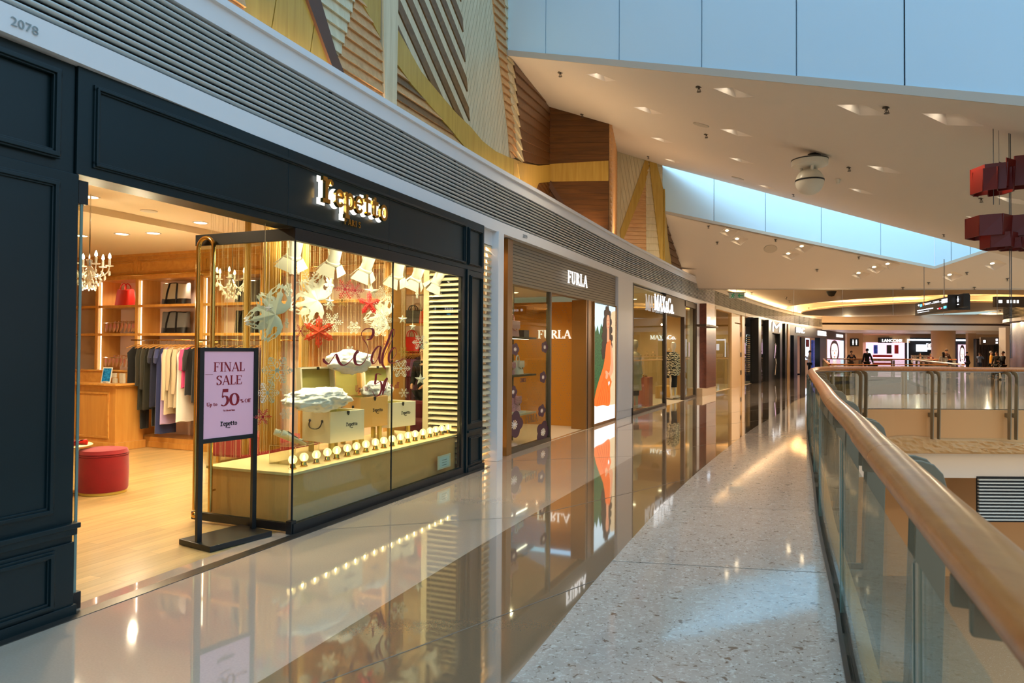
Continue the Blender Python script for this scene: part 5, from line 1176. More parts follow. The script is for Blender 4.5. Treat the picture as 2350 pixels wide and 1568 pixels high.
FL = [(676, 612, .75, 20, 0, 'w', 'white glitter snowflake below the leftmost spotlight'), (663, 668, .3, 20, 1.2, 'w', 'white snowflake seen nearly edge on, just left of the corner joint'), (658, 742, .3, 12, 1.25, 'w', 'small white snowflake edge on, left of the corner joint'),
      (636, 850, .35, 33, 0, 'w', 'large white snowflake left of the corner joint, above its smaller partner'), (614, 902, .3, 25, 0, 'w', 'white snowflake above the small red one'), (603, 957, .12, 19, .3, 'r', 'small red snowflake above the silver shoes'), (655, 895, .35, 11, 0, 'w', 'small white snowflake beside the large one near the corner joint'), (656, 950, .35, 13, 0, 'w', 'small white snowflake left of the nearest trunk'),
      (712, 650, .8, 32, .2, 's', 'silver snowflake in the upper left of the display'), (755, 655, .5, 18, .9, 's', 'narrow silver snowflake left of the glittering red pair'), (690, 760, .4, 16, .2, 'r', 'red glitter snowflake left of the orange paper star'), (792, 664, .7, 24, .2, 'r', 'red glitter snowflake, left one of the pair at the top'), (815, 667, .5, 20, .1, 'r', 'red glitter snowflake, right one of the pair at the top'), (785, 690, .8, 16, 0, 'g', 'gold glitter snowflake below the red pair'),
      (762, 740, .8, 24, 0, 's', 'silver snowflake right of the orange paper star'), (812, 752, .7, 15, .3, 'w', 'small white snowflake in the centre of the window'), (882, 675, .7, 20, 0, 's', 'silver snowflake right of the red paper star'), (880, 735, .35, 22, .2, 'w', 'white snowflake just above the letter l of the window lettering'), (873, 752, .6, 22, .1, 'w', 'white snowflake behind the letter l of the window lettering'),
      (964, 786, .15, 17, 0, 'w', 'white snowflake right of the Sale lettering, beside the assistant'), (920, 846, .2, 21, 0, 'w', 'white snowflake right of the Sale lettering, lower one'), (895, 905, .3, 6, 0, 's', 'tiny silver snowflake by the percent sign'), (927, 902, .2, 11, 0, 'p', 'plain white six armed snowflake over the black handbag'), (957, 675, .3, 11, 1.1, 'w', 'small white snowflake edge on under the right spotlights'),
      (926, 808, .5, 12, .1, 'g', 'gold snowflake in front of the clothes on the right rail'), (843, 846, .5, 10, 0, 'g', 'small gold snowflake under the Sale lettering'), (803, 806, .6, 12, .2, 'w', 'small white snowflake above the middle cloud'), (755, 700, .85, 14, .4, 's', 'silver snowflake under the narrow silver one'), (888, 790, .5, 9, .2, 'r', 'small red snowflake behind the letter l')]
MK = {'w': ('glitter_white', 0), 'r': ('glitter_red', 2), 's': ('glitter_white', 2), 'g': ('glitter_gold', 2), 'p': ('white_paper', 1)}
for px, py, t, r, turn, k, lab in FL:
    hang('f', px, py, t, r, turn, lab, lambda rr, k=k: flake(rr, 6, MK[k][0], variant=MK[k][1]), 'hanging snowflakes')
def star3(r, m='chrome', pts=5):
    t = thing('hanging_star', '', 'star ornament', (0, 0, 0), RZ); mb = MB(); o = [(r*(1 if i % 2 == 0 else .4)*sin(pi*i/pts), r*(1 if i % 2 == 0 else .4)*cos(pi*i/pts)) for i in range(2*pts)]
    for i in range(2*pts):
        a, b = o[i], o[(i+1) % (2*pts)]
        mb.face([(a[0], 0, a[1]), (b[0], 0, b[1]), (0, -r*.22, 0)]); mb.face([(b[0], 0, b[1]), (a[0], 0, a[1]), (0, r*.22, 0)])
    obj('star', mb, m, t); th = MB(); th.cyl((0, 0, r), (0, 0, 2.6), .0011, seg=4); obj('thread', th, 'fringe', t); return t
mat('star_silver', (226, 216, 196), .3, metal=.3)
for px, py, t, r, turn, lab in [(617, 708, .28, 11, .2, 'silver star in front of the white paper butterfly'), (757, 692, .5, 13, .5, 'silver star under the narrow silver snowflake'), (924, 733, .3, 12, .1, 'silver star right of the Sale lettering, upper'), (947, 750, .3, 10, .4, 'silver star right of the Sale lettering, below the upper one'), (965, 871, .2, 15, .2, 'silver star in front of the assistant'), (852, 670, .8, 20, .2, 'large pale star behind the red paper star'), (868, 750, .8, 12, 0, 'pale star behind the letter a of the lettering')]:
    hang('s', px, py, t, r, turn, lab, lambda rr: star3(rr, 'star_silver'), 'hanging stars')
def paperstar(r, m, arms=6, holes=True, white=False):
    """folded cut-paper star: ridged arms with slits"""
    t = thing('paper_star', '', 'paper ornament', (0, 0, 0), RZ); mb = MB()
    for k in range(arms):
        a = 2*pi*k/arms+pi/2
        for sd in (-1, 1):
            def P(f, w, y): u = Vector((cos(a), sin(a))); n = Vector((-u.y, u.x))*sd; q = u*(r*f)+n*(r*w); return (q.x, y*r, q.y)
            prof = [(0, .0), (.28, .17), (.45, .19), (.55, .16), (.62, .20), (.75, .17), (.85, .06), (1.0, .0)] if not white else [(0, 0), (.3, .20), (.5, .17), (.6, .24), (.74, .28), (.86, .26), (.95, .18), (1.0, .04)]
            for i in range(len(prof)-1):
                f0, w0 = prof[i]; f1, w1 = prof[i+1]; y0 = -.10*(1-f0); y1 = -.10*(1-f1); h0, h1 = (.36, .66) if 1 <= i <= 5 and (i % 2 or white) else (0, 0)
                if h1 and w0 and w1:
                    for lo, hi in ((0, h0), (h1, 1)):
                        mb.face([P(f0, w0*lo, y0*(1-lo)), P(f0, w0*hi, y0*(1-hi)), P(f1, w1*hi, y1*(1-hi)), P(f1, w1*lo, y1*(1-lo))])
                    fm0, fm1 = f0+(f1-f0)*.12, f0+(f1-f0)*.88
                    for fa, fb in ((f0, fm0), (fm1, f1)):
                        ga, gb = (fa-f0)/(f1-f0), (fb-f0)/(f1-f0); wa, wb = w0+(w1-w0)*ga, w0+(w1-w0)*gb; ya, yb = y0+(y1-y0)*ga, y0+(y1-y0)*gb
                        mb.face([P(fa, wa*h0, ya*(1-h0)), P(fa, wa*h1, ya*(1-h1)), P(fb, wb*h1, yb*(1-h1)), P(fb, wb*h0, yb*(1-h0))])
                else: mb.face([P(f0, 0, y0), P(f0, w0, 0), P(f1, w1, 0), P(f1, 0, y1)])
    o = obj('folded_paper', mb, m, t); sm = o.modifiers.new('thick', 'SOLIDIFY'); sm.thickness = .002
    th = MB(); th.cyl((0, 0, r*.9), (0, 0, 2.6), .0011, seg=4); obj('thread', th, 'fringe', t); return t
hang('p', 732, 762, .35, 40, .0, 'orange folded paper star with six arms in the window', lambda r: paperstar(r, 'paper_orange'), 'folded paper stars')
hang('p', 847, 697, .45, 31, .3, 'red folded paper star in the upper middle of the window', lambda r: paperstar(r, 'paper_red', 5), 'folded paper stars')
def butterfly(r):
    """half paper snowflake with scalloped, pierced lobes"""
    t = thing('paper_butterfly', '', 'paper ornament', (0, 0, 0), RZ); pv = MB()
    for k, (ang, L) in enumerate(((78, 1.15), (128, .95), (195, 1.1), (250, 1.05))):
        a = radians(ang); u = Vector((cos(a), sin(a))); n = Vector((-u.y, u.x)); cols = 28; rows = 22; g = []
        for i in range(rows+1):
            f = i/rows; w = r*L*(.05+.34*sin(pi*min(1, f**.8*.93))**.9)*(1+.08*abs(sin(f*14))); line = []
            for j in range(cols+1):
                v = -1+2*j/cols; fe = f*(1+.035*cos(v*9)*(f > .85)); q = u*(r*L*fe)+n*(w*v); line.append(pv.pt((q.x, -.10*r*(1-abs(v))*(1-f*.5)+.0, q.y)))
            g.append(line)
        for i in range(rows):
            for j in range(cols):
                fm, vm = (i+.5)/rows, -1+2*(j+.5)/cols
                hole = any(((fm-a_)/b_)**2+((abs(vm)-c_)/d_)**2 < 1 for a_, b_, c_, d_ in ((.56, .17, .42, .20), (.82, .09, .25, .20), (.80, .10, .72, .17)))
                if not hole: pv.idx((g[i][j], g[i][j+1], g[i+1][j+1], g[i+1][j]))
    o = obj('cut_paper', pv, 'white_paper', t); sm = o.modifiers.new('sub', 'SUBSURF'); sm.levels = 0; sm.render_levels = 1; s2 = o.modifiers.new('thick', 'SOLIDIFY'); s2.thickness = .003
    th = MB(); th.cyl((0, 0, r*.9), (0, 0, 2.6), .0011, seg=4); obj('thread', th, 'fringe', t); return t
hang('b', 632, 722, .35, 62, 0, 'large white cut-paper snowflake half, left of the corner joint', butterfly, 'cut-paper snowflakes')
hang('b', 728, 690, .72, 60, .1, 'large white cut-paper snowflake half, right of the corner joint', butterfly, 'cut-paper snowflakes')
hang('b', 880, 725, .85, 42, .1, 'smaller white cut-paper piece behind the red paper star', butterfly, 'cut-paper snowflakes')
# theatre spotlights with barn doors
def barnspot():
    t = thing('stage_spotlight', '', 'spotlight', (0, 0, 0), RZ, 'stage spotlights over the window'); X = Matrix.Rotation(radians(28), 4, 'X') @ Matrix.Rotation(radians(-14), 4, 'Y')
    mb = MB(); mb.M = X; mb.lathe([(0, .17), (.05, .165), (.06, .14), (.062, .0), (.07, -.01), (.07, -.03), (.058, -.03)], seg=24); obj('housing', mb, 'white_plastic', t, smooth=True)
    mb = MB(); mb.M = X; mb.lathe([(0, -.018), (.056, -.018), (.056, -.022), (0, -.022)], seg=20); obj('lens', mb, 'spot_lens', t)
    for k in range(4):
        mb = MB(); mb.M = X @ Matrix.Rotation(k*pi/2+.3, 4, 'Z'); h = .1 if k % 2 == 0 else .085
        mb.hexa([(.07, -.06, -.03), (.073, -.06, -.03), (.073, .06, -.03), (.07, .06, -.03), (.12, -.1, -.03-h), (.123, -.1, -.03-h), (.123, .1, -.03-h), (.12, .1, -.03-h)]); obj('barn_door', mb, 'white_plastic', t)
    mb = MB(); mb.tube([(.07, 0, .05), (.085, 0, .12), (.06, 0, .22), (0, 0, .24), (-.06, 0, .22), (-.085, 0, .12), (-.07, 0, .05)], .006, 6); mb.cyl((0, 0, .24), (0, 0, .62), .008, seg=8); obj('yoke', mb, 'white_plastic', t, smooth=True)
    return t
SP = barnspot()
for i, (px, py) in enumerate(((674, 592), (765, 606), (840, 622), (912, 636), (955, 643), (1001, 652))):
    s_, z_ = R.ht(px, py, .42); P = R.w(s_, .42, z_+.03); l = 'cream stage spotlight with barn doors, %s from the left over the window' % N19[i]
    if i == 0: SP.location = P; SP['label'] = l
    else: dup(SP, P, RZ+[0, 0, .15, -.2, .2, .5][i], label=l)
    spot('stage_spot', P-Vector((0, 0, .05)), R.w(s_+.1, .75, .6), 40, (1, .87, .6), 105, .9, .04)
for k in range(4): area('window_fill', R.w(2.3+.8*k, .09, 2.56), .7, 11, (1, .88, .66), (radians(38), 0, RZ), sy=.05)  # unseen fill added behind the header, lights the ornaments from the front
# gold curtain strings
t = MB(); rnd = random.Random(5)
for i in range(70):
    s_ = 2.08+2.9*(i/69)**1.25+rnd.uniform(-.01, .01); y = 1.08+rnd.uniform(-.02, .02); t.cyl((s_, y, .5), (s_, y, 3.09), .0014, seg=4)
tag(obj('string_curtain', t, 'fringe', loc=O_, rz=RZ), 'fine gold string curtain behind the window display', 'curtain', kind='stuff')
for i, (px, w) in enumerate(((566, .05), (622, .22), (700, .07))):
    s_ = R.ht(px, 800, 1.16)[0]; mb = MB(); n = 36; zt, zb = 3.09, .5
    rows = []
    for z in (zt, 2.2, 1.3, zb): rows.append([(s_+w*(-.5+k/n)*(1+.1*(zt-z)), 1.16+.022*sin(k*1.9), z) for k in range(n+1)])
    a = [[mb.pt(p) for p in r] for r in rows]
    for r0, r1 in zip(a[:-1], a[1:]):
        for k in range(n): mb.idx((r0[k], r0[k+1], r1[k+1], r1[k]))
    o = obj('gold_drape', mb, 'drape_gold', loc=O_, rz=RZ, smooth=True); o.modifiers.new('t', 'SOLIDIFY').thickness = .002
    tag(o, 'narrow pleated gold drape behind the display, '+['the thin leftmost one', 'the widest one, behind the large snowflakes', 'the thin rightmost one'][i], 'curtain', 'gold drapes')
# silver flats on an acrylic riser
rs = thing('acrylic_riser', 'clear acrylic box on the plinth under the silver shoes', 'display stand', R.w(2.33, .30, bz), RZ); mb = MB(); mb.box(0, .33, 0, .30, 0, .004); mb.box(0, .33, 0, .3, .166, .17); mb.box(0, .004, 0, .3, .004, .166); mb.box(.326, .33, 0, .3, .004, .166); raw('shell', mb, 'acrylic', rs)
mb = MB()
for x in (0, .328):
    for y in (0, .298): mb.box(x, x+.003, y, y+.003, 0, .17)
mb.box(0, .33, 0, .003, .167, .17); mb.box(0, .003, 0, .3, .167, .17); obj('edge', mb, 'fringe', rs)
sa, sb_ = R.w(2.44, .42, bz+.172), R.w(2.50, .56, bz+.172)
shoe('ballet_flat', 'silver ballet flat on the acrylic riser, left one of the pair', 'silver_leather', 'silver_leather', sa+Vector((0, 0, .03)), 0, 1.2, 'silver ballet flats', rot=(0, radians(24), RZ-.3))
shoe('ballet_flat', 'silver ballet flat on the acrylic riser, right one of the pair', 'silver_leather', 'silver_leather', sb_+Vector((0, 0, .03)), 0, 1.2, 'silver ballet flats', rot=(0, radians(24), RZ-.25))
tb2 = thing('side_table', 'small glass topped brass table with red shoes, behind the display', 'table', R.w(6.0, 1.95), RZ)
mb = MB(); mb.lathe([(0, .50), (.34, .50), (.345, .508), (.34, .515), (0, .515)], seg=32); obj('table_top', mb, 'laminate_top', tb2)
mb = MB()
for k in range(4): a = k*pi/2+.4; mb.cyl((.3*cos(a), .3*sin(a), 0), (.2*cos(a+.6), .2*sin(a+.6), .5), .008, seg=6); mb.cyl((.3*cos(a), .3*sin(a), 0), (.2*cos(a-.6), .2*sin(a-.6), .5), .008, seg=6)
obj('leg_frame', mb, 'brass', tb2)
dup(S1, R.w(5.95, 1.85, .517), RZ+.3, 'red ballet flat on the far table, front one', 'red flats on the far table', 1.4); dup(S1, R.w(6.05, 2.02, .517), RZ+.2, 'red ballet flat on the far table, rear one', 'red flats on the far table', 1.4)
bn = thing('bench', 'low red velvet bench behind the window plinth', 'bench', R.w(4.72, 2.78), RZ+pi/2); mb = MB(); mb.box(-.72, .72, -.24, .24, .08, .40); obj('seat', mb, 'velvet_red', bn, bevel=.04)
for x in (-.62, .62):
    for y in (-.2, .2): mb = MB(); mb.box(x-.02, x+.02, y-.02, y+.02, 0, .08); obj('leg', mb, 'honey_wood', bn)
ar = thing('armchair', 'wine red velvet seat at the right edge of the ballet shop', 'armchair', R.w(6.9, 1.75), RZ); mb = MB(); mb.box(-.3, .3, -.3, .3, .05, .45); obj('seat', mb, 'g_wine', ar, bevel=.05); mb = MB(); mb.box(.2, .35, -.3, .3, .3, .72); obj('backrest', mb, 'g_wine', ar, bevel=.05)
# vinyl lettering on the glass
vl = thing('window_lettering', 'wine red script Sale lettering on the display window', 'lettering', R.w(0, .012, 0), RZ)
def curve(px, w, name='stroke', m='vinyl_red'):
    P = [R.ht(x, y, .012) for x, y in px]; S = [(v.x, v.y) for v in spline([(a, b, 0) for a, b in P], 8)]; n = len(S); W = []
    for i in range(n):
        a, b = S[max(i-1, 0)], S[min(i+1, n-1)]; l = sqrt((b[0]-a[0])**2+(b[1]-a[1])**2) or 1; dn = (a[1]-b[1])/l; W.append(1.3*w*(.22+.78*max(0, dn)**1.2)*min(1, (i+1)/4, (n-i)/4+.2))
    mb = MB(); mb.strip(S, W, XZ, -.002, -.0005); return obj(name, mb, m, vl)
zz = lambda pts, ox, oy: [(ox+x/3.136, oy+y/3.136) for x, y in pts]
curve(zz([(910, 1015), (930, 1040), (955, 1050), (985, 1010), (1005, 985), (1030, 1040), (1060, 1062), (1100, 1040), (1150, 985), (1170, 965), (1160, 960), (1140, 1000), (1150, 1050), (1190, 1055), (1230, 1000), (1235, 930), (1200, 870), (1190, 830), (1220, 800), (1265, 800), (1275, 830), (1255, 870), (1225, 880)], 450, 500), .018, 'letter')
curve(zz([(1330, 925), (1305, 930), (1275, 970), (1262, 1020), (1275, 1050), (1300, 1025), (1325, 960), (1330, 930), (1318, 1000), (1325, 1045), (1345, 1020)], 450, 500), .015, 'letter')
curve(zz([(1345, 1020), (1385, 930), (1425, 840), (1425, 805), (1405, 820), (1375, 900), (1345, 980), (1340, 1050), (1365, 1090)], 450, 500), .016, 'letter')
curve(zz([(1385, 1040), (1420, 1010), (1440, 970), (1430, 935), (1400, 960), (1385, 1010), (1400, 1045), (1450, 1035), (1500, 1010)], 450, 500), .015, 'letter')
v5 = thing('window_lettering', 'dark red Up to 50% off lettering under the script', 'lettering', R.w(0, .012, 0), RZ); vl_ = vl; vl = v5
curve(zz([(1335, 1130), (1300, 1125), (1292, 1160), (1290, 1195), (1325, 1180), (1335, 1225), (1320, 1270), (1290, 1285), (1268, 1250)], 450, 500), .014, 'letter')
curve(zz([(1372, 1150), (1350, 1190), (1345, 1240), (1360, 1240), (1378, 1190), (1375, 1155), (1352, 1230), (1340, 1275)], 450, 500), .012, 'letter')
for s, a, b, h in ((['U', 'p'], (1145, 1255), None, .062), (['t', 'o'], (1212, 1247), None, .055), (['%'], (1398, 1232), None, .05), (['o', 'f', 'f'], (1430, 1228), None, .062)):
    q = R.ht(450+a[0]/3.136, 500+a[1]/3.136, .012); mb = MB(); text(mb, s, q[0], q[1], h, d0=-.0005, d1=-.002, align='l', xs=.95, T=.14); obj('letter', mb, 'vinyl_red', v5)
no = thing('notice_card', 'small pale notice card in the bottom right corner of the window', 'notice', R.w(4.69, .04, .2), RZ); mb = MB(); mb.box(-.16, .16, 0, .006, -.07, .09); obj('card_holder', mb, 'white_plastic', no); mb = MB(); mb.box(-.12, .12, -.002, 0, -.05, .07); obj('card', mb, 'well_panel', no); mb = MB()
for k in range(3): mb.box(-.06, .06, -.003, -.002, .03-k*.03, .034-k*.03)
obj('print', mb, 'ink_black', no)
# ceiling fittings in the shop
def dlight(s, t, z, lab, r=.075, p=22, grp='round downlights of the ballet shop', fr=R, col=(1, .86, .58)):
    o = thing('round_downlight', lab, 'ceiling light', fr.w(s, t, z), fr.rz, grp); mb = MB(); mb.loops([[(q*cos(2*pi*k/24), q*sin(2*pi*k/24), z) for k in range(24)] for q, z in ((r, -.001), (r, -.006), (r*1.25, -.006), (r*1.25, 0))], 0, True, False); obj('trim_ring', mb, 'white_plastic', o); mb = MB(); mb.face([(r*cos(2*pi*k/20), r*sin(2*pi*k/20), -.003) for k in range(20)]); obj('lamp', mb, 'downlight_disc', o)
    if p: spot('shop_light', fr.w(s, t, z-.03), fr.w(s, t, 0), p, col, 150, .6, r)
    return o
for i, (px, py, z, lab) in enumerate(((207, 452, 3.1, 'behind the left glass door, nearest the entrance'), (460, 511, 3.1, 'nearest the sign stand'), (280, 537, 3.02, 'left of the back pair'), (352, 535, 3.02, 'right of the back pair'), (186, 541, 3.02, 'at the far left edge, back row'))):
    s_, t_ = R.hz(px, py, z); dlight(s_, t_, z, 'round ceiling downlight in the ballet shop, '+lab, p=85)
for s_, t_ in ((3.2, .75), (4.5, .8), (3.0, 2.0), (4.3, 2.2), (7.2, 2.2), (8.0, 3.0), (1.2, 1.2)): dlight(s_, t_, 3.1, 'round ceiling downlight seen through the display window', p=125, grp='downlights over the display')
s_, t_ = R.hz(342, 484, 3.1); o = thing('access_disc', 'flat round ceiling disc in the ballet shop', 'ceiling fitting', R.w(s_, t_, 3.1), RZ); mb = MB(); mb.lathe([(0, 0), (.09, 0), (.09, -.008), (0, -.01)], seg=24); obj('disc', mb, 'white_plastic', o)
s_, t_ = R.hz(270, 492, 3.1); dup(S0, R.w(s_, t_, 3.1), label='dark sprinkler head on the ballet shop ceiling', group='shop sprinklers')
# chandelier
def omni(name, P, power, col, r=.03):
    l = bpy.data.lights.new(name, 'POINT'); l.energy = power; l.color = col; l.shadow_soft_size = r; o = bpy.data.objects.new(name, l); COL.objects.link(o); o.location = P; return o
cs, cz = R.ht(205, 620, 2.75); ch = thing('chandelier', 'crystal chandelier with candle bulbs hanging behind the left glass door', 'chandelier', R.w(cs, 2.75, cz), RZ)
mb = MB(); mb.cyl((0, 0, .1), (0, 0, 3.1-cz), .006, seg=6); mb.lathe([(0, .12), (.03, .1), (.02, .04), (.045, 0), (.02, -.05), (.04, -.1), (.01, -.16), (0, -.18)], seg=14); obj('stem', mb, 'chrome', ch, smooth=True)
for k in range(6):
    a = k*pi/3+.2; c, s__ = cos(a), sin(a); mb = MB(); mb.tube([tuple(v) for v in spline([(.02*c, .02*s__, 0), (.09*c, .09*s__, -.06), (.16*c, .16*s__, -.02), (.18*c, .18*s__, .04)], 4)], .006, 6); mb.lathe([(0, .04), (.035, .045), (.04, .055), (0, .05)], c=(.18*c, .18*s__, 0), seg=12); am = obj('arm', mb, 'crystal', ch, smooth=True)
    mb = MB(); mb.cyl((.18*c, .18*s__, .05), (.18*c, .18*s__, .12), .011, seg=8); obj('candle', mb, 'white_plastic', am); mb = MB(); mb.lathe([(0, .12), (.014, .135), (.011, .16), (0, .185)], c=(.18*c, .18*s__, 0), seg=10); obj('flame_bulb', mb, 'candle_flame', am, smooth=True)
    mb = MB()
    for q in range(4): rr = .18-.04*q; zz_ = -.02-.05*q; mb.ball((rr*c, rr*s__, zz_), .012, 6, 4, sc=(1, 1, 1.8)); mb.ball((rr*c+.02*s__, rr*s__-.02*c, zz_-.02), .009, 6, 4, sc=(1, 1, 2)); mb.ball((rr*cos(a+.3), rr*sin(a+.3), zz_-.01), .01, 6, 4, sc=(1, 1, 1.6))
    obj('crystal_drops', mb, 'crystal', ch)
omni('chandelier_light', R.w(cs, 2.75, cz-.25), 13, (1, .83, .52), .02); omni('shop_light', R.w(3.4, 3.6, 1.9), 30, (1, .82, .52), .03); omni('shop_light', R.w(6.8, 2.6, 1.9), 40, (1, .82, .52), .03)  # shop_light points hang mid-air without lamps, added to brighten walls and ceiling
c2 = dup(ch, R.w(3.9, 2.6, 2.35), RZ+.4, 'second crystal chandelier seen through the display window above the lettering')
# ================================================================ BAG SHOP (second shopfront)
F = Frame((-.071, 10.406), radians(24.0)); FO = F.w(0, 0); FZ = F.rz
mat('bronze', (150, 104, 48), .34, metal=.45); mat('bronze_dark', (96, 80, 58), .4, metal=.3); mat('bronze_wall', (196, 132, 46), .42, metal=.35)
mat('pattern_taupe', (134, 118, 92), .45, metal=.15); mat('pattern_dark', (94, 82, 62), .5); mat('stone_light', (222, 200, 168), .3)
mat('leather_pink', (226, 168, 172), .4); mat('leather_white', (230, 218, 206), .4); mat('leather_floral', (206, 140, 160), .4, var=.5, vscale=60)
mat('decal_purple', (74, 34, 50), .5); mat('poster_orange', (240, 110, 34), .5, emit=(240, 110, 34), es=.75); mat('poster_sky', (190, 222, 240), .5, emit=(196, 224, 240), es=.95)
mat('poster_green', (38, 84, 46), .5, emit=(38, 84, 46), es=.8, var=.7, vscale=30); mat('poster_stone', (214, 190, 150), .5, emit=(214, 190, 150), es=.8, var=.1, vscale=60); mat('poster_white', (246, 246, 248), .5, emit=(246, 246, 250), es=.95)
mat('poster_skin', (226, 160, 120), .5, emit=(226, 160, 120), es=.75); mat('poster_hair', (40, 22, 16), .5, emit=(40, 22, 16), es=.8); mat('poster_fold', (214, 84, 20), .5, emit=(214, 84, 20), es=.75); mat('poster_lip', (180, 50, 50), .5, emit=(180, 50, 50), es=.8)
glow('letter_glow', (255, 252, 248), 1.25); mat('letter_white', (248, 244, 236), .5, emit=(255, 250, 240), es=.6)
mb = MB(); mb.box(0, 5.85, 0, 4.2, -.1, -.001); mb.box(-.05, 5.85, -.02, 0, -.1, .003); struct(obj('floor', mb, 'stone_light', loc=FO, rz=FZ), 'pale stone floor of the bag shop')
mb = MB(); mb.box(0, 4.3, .15, 4.2, 2.66, 2.72); struct(obj('ceiling', mb, 'cream_ceiling', loc=FO, rz=FZ), 'ceiling of the bag shop')
mb = MB(); mb.box(0, 2.4, 1.2, 1.25, 0, 2.7); mb.box(2.35, 2.4, 1.2, 4.1, 0, 2.7); mb.box(2.4, 4.3, 4.1, 4.15, 0, 2.7); mb.box(.0, .05, .1, 1.2, 0, 2.7); struct(obj('wall_bag_shop', mb, 'cream_wall', loc=FO, rz=FZ), 'cream walls of the bag shop')
ff = thing('shopfront_surround', 'bronze framed shopfront with woven pattern fascia of the bag shop', 'shopfront', FO, FZ)
mb = MB(); mb.box(-.05, 5.83, .0, .15, 2.54, 3.2); mb.box(4.25, 5.83, .1, .3, 0, 2.54); obj('fascia', mb, 'pattern_taupe', ff)
mb = MB(); rnd = random.Random(2)
for i in range(118):
    for j in range(12):
        x = -.0+i*.049+(.024 if j % 2 else 0); z = 2.58+j*.05
        mb.box(x, x+.03, -.004, .0, z, z+.012)
obj('fascia_pattern', mb, 'pattern_dark', ff)
mb = MB(); mb.box(-.06, .10, -.04, .2, 0, 3.18); mb.box(-.08, -.06, -.04, .2, 0, 3.18); obj('frame_left', mb, 'bronze', ff, bevel=.003)
mb = MB(); mb.box(.1, 1.8, -.02, .06, 0, .075); obj('window_sill', mb, 'bronze_dark', ff); mb = MB(); mb.box(1.73, 1.79, -.02, .06, .07, 2.54); obj('mullion', mb, 'bronze_dark', ff)
mb = MB(); mb.box(3.75, 4.2, .0, .3, 0, 2.54); mb.box(4.2, 5.83, -.02, .12, 0, .06); mb.box(4.19, 4.22, -.03, .05, 0, 2.54); mb.box(5.80, 5.84, -.03, .12, 0, 2.54); obj('frame_right', mb, 'bronze', ff, bevel=.003)
mb = MB(); mb.box(3.84, 3.86, -.006, .0, 0, 2.54); obj('shadow_gap', mb, 'black_gap', ff)
mb = MB(); mb.box(.1, 1.73, .01, .022, .075, 2.54); raw('window_pane', mb, 'shop_glass', ff)
mb = MB(); mb.box(4.2, 4.26, .3, 4.1, 0, 2.54); wl = obj('perforated_wall', mb, 'bronze_wall', ff)
mb = MB()
for i in range(30):
    for j in range(24):
        t_ = .35+i*.055; z = .12+j*.1
        if (i//2+j//2) % 2 and not 1.75 < z < 2.1: mb.box(4.197, 4.2, t_, t_+.012, z, z+.012); mb.box(4.197, 4.2, t_+.027, t_+.039, z+.04, z+.052)
obj('perforation', mb, 'pattern_taupe', wl)['kind'] = 'stuff'
sg = thing('shop_sign', 'white illuminated capital lettering on the woven pattern fascia of the bag shop', 'sign', F.w(3.05, -.03, 2.76), FZ); x = -.58
for c in 'FURLA':
    mb = MB(); a = glyph(mb, c, 0, 0, .225, .16, .06, XZ, -.03, -.045, 0, xs=1.15); obj('letter', mb, 'letter_glow', sg, loc=(x, 0, 0)); x += a+.03
a_, za = F.hs(1265, 777, 4.19); b_, zb = F.hs(1311, 777, 4.19)
sg = thing('shop_sign', 'white capital lettering on the bronze side wall inside the bag shop', 'sign', F.w(4.18, a_, za), FZ-pi/2); L_ = (a_-b_)
h = L_/(.8+.66+.86)/1.1; x = 0
for c in 'RLA': mb = MB(); a = glyph(mb, c, 0, 0, h, .18, .07, XZ, .0, -.02, 0, xs=1.1); obj('letter', mb, 'letter_white', sg, loc=(x, 0, 0)); x += a
x = -(.68+.86)*h*1.1
for c in 'FU': mb = MB(); a = glyph(mb, c, 0, 0, h, .18, .07, XZ, .0, -.02, 0, xs=1.1); obj('letter', mb, 'letter_white', sg, loc=(x, 0, 0)); x += a
# light box poster
lb = thing('lightbox_poster', 'backlit poster of a curly haired woman in an orange dress holding a bag', 'poster', F.w(4.235, -.012, .06), FZ); W_, H_ = 1.55, 2.45
def flat(name, polys, m, d): 
    mb = MB()
    for p in polys: mb.prism([(x*W_, y*H_) for x, y in p], XZ, 0, -.001-d*.0012)
    return obj(name, mb, m, lb)
flat('panel', [[(0, 0), (1, 0), (1, 1), (0, 1)]], 'poster_white', 0); flat('background', [[(0, .16), (1, .12), (1, 1), (0, 1)]], 'poster_sky', 1)
flat('hedge', [[(0, .16), (.55, .16), (.55, .8), (.46, .86), (.4, .78), (.3, .84), (.22, .74), (.14, .82), (.06, .76), (0, .84)]], 'poster_green', 2)
flat('stone_wall', [[(.62, .13), (1, .12), (1, .97), (.8, .95), (.66, .8)]], 'poster_stone', 3)
flat('hair', [[(.50, .95), (.58, .985), (.68, .97), (.76, .90), (.78, .78), (.82, .66), (.78, .60), (.60, .56), (.45, .55), (.36, .53), (.34, .62), (.40, .72), (.36, .8), (.42, .88)]], 'poster_hair', 4)
sp = lambda pts, n=4: [(v.x, v.y) for v in spline([(x, y, 0) for x, y in pts+[pts[0]]], n)][:-1]
flat('curls', [[(x+.045*cos(q*pi/5), y+.030*sin(q*pi/5)) for q in range(10)] for x, y in ((.47, .93), (.44, .86), (.40, .80), (.37, .73), (.38, .66), (.36, .60), (.42, .56), (.50, .56), (.72, .93), (.77, .86), (.80, .79), (.82, .72), (.80, .65), (.54, .965), (.62, .975), (.46, .70), (.45, .62), (.76, .70))], 'poster_hair', 4.5)
flat('dress', [sp([(.54, .66), (.64, .70), (.76, .69), (.80, .60), (.76, .50), (.72, .42), (.74, .30), (.72, .13), (.4, .14), (.02, .15), (.06, .25), (.22, .36), (.38, .45), (.46, .52)])], 'poster_orange', 5)
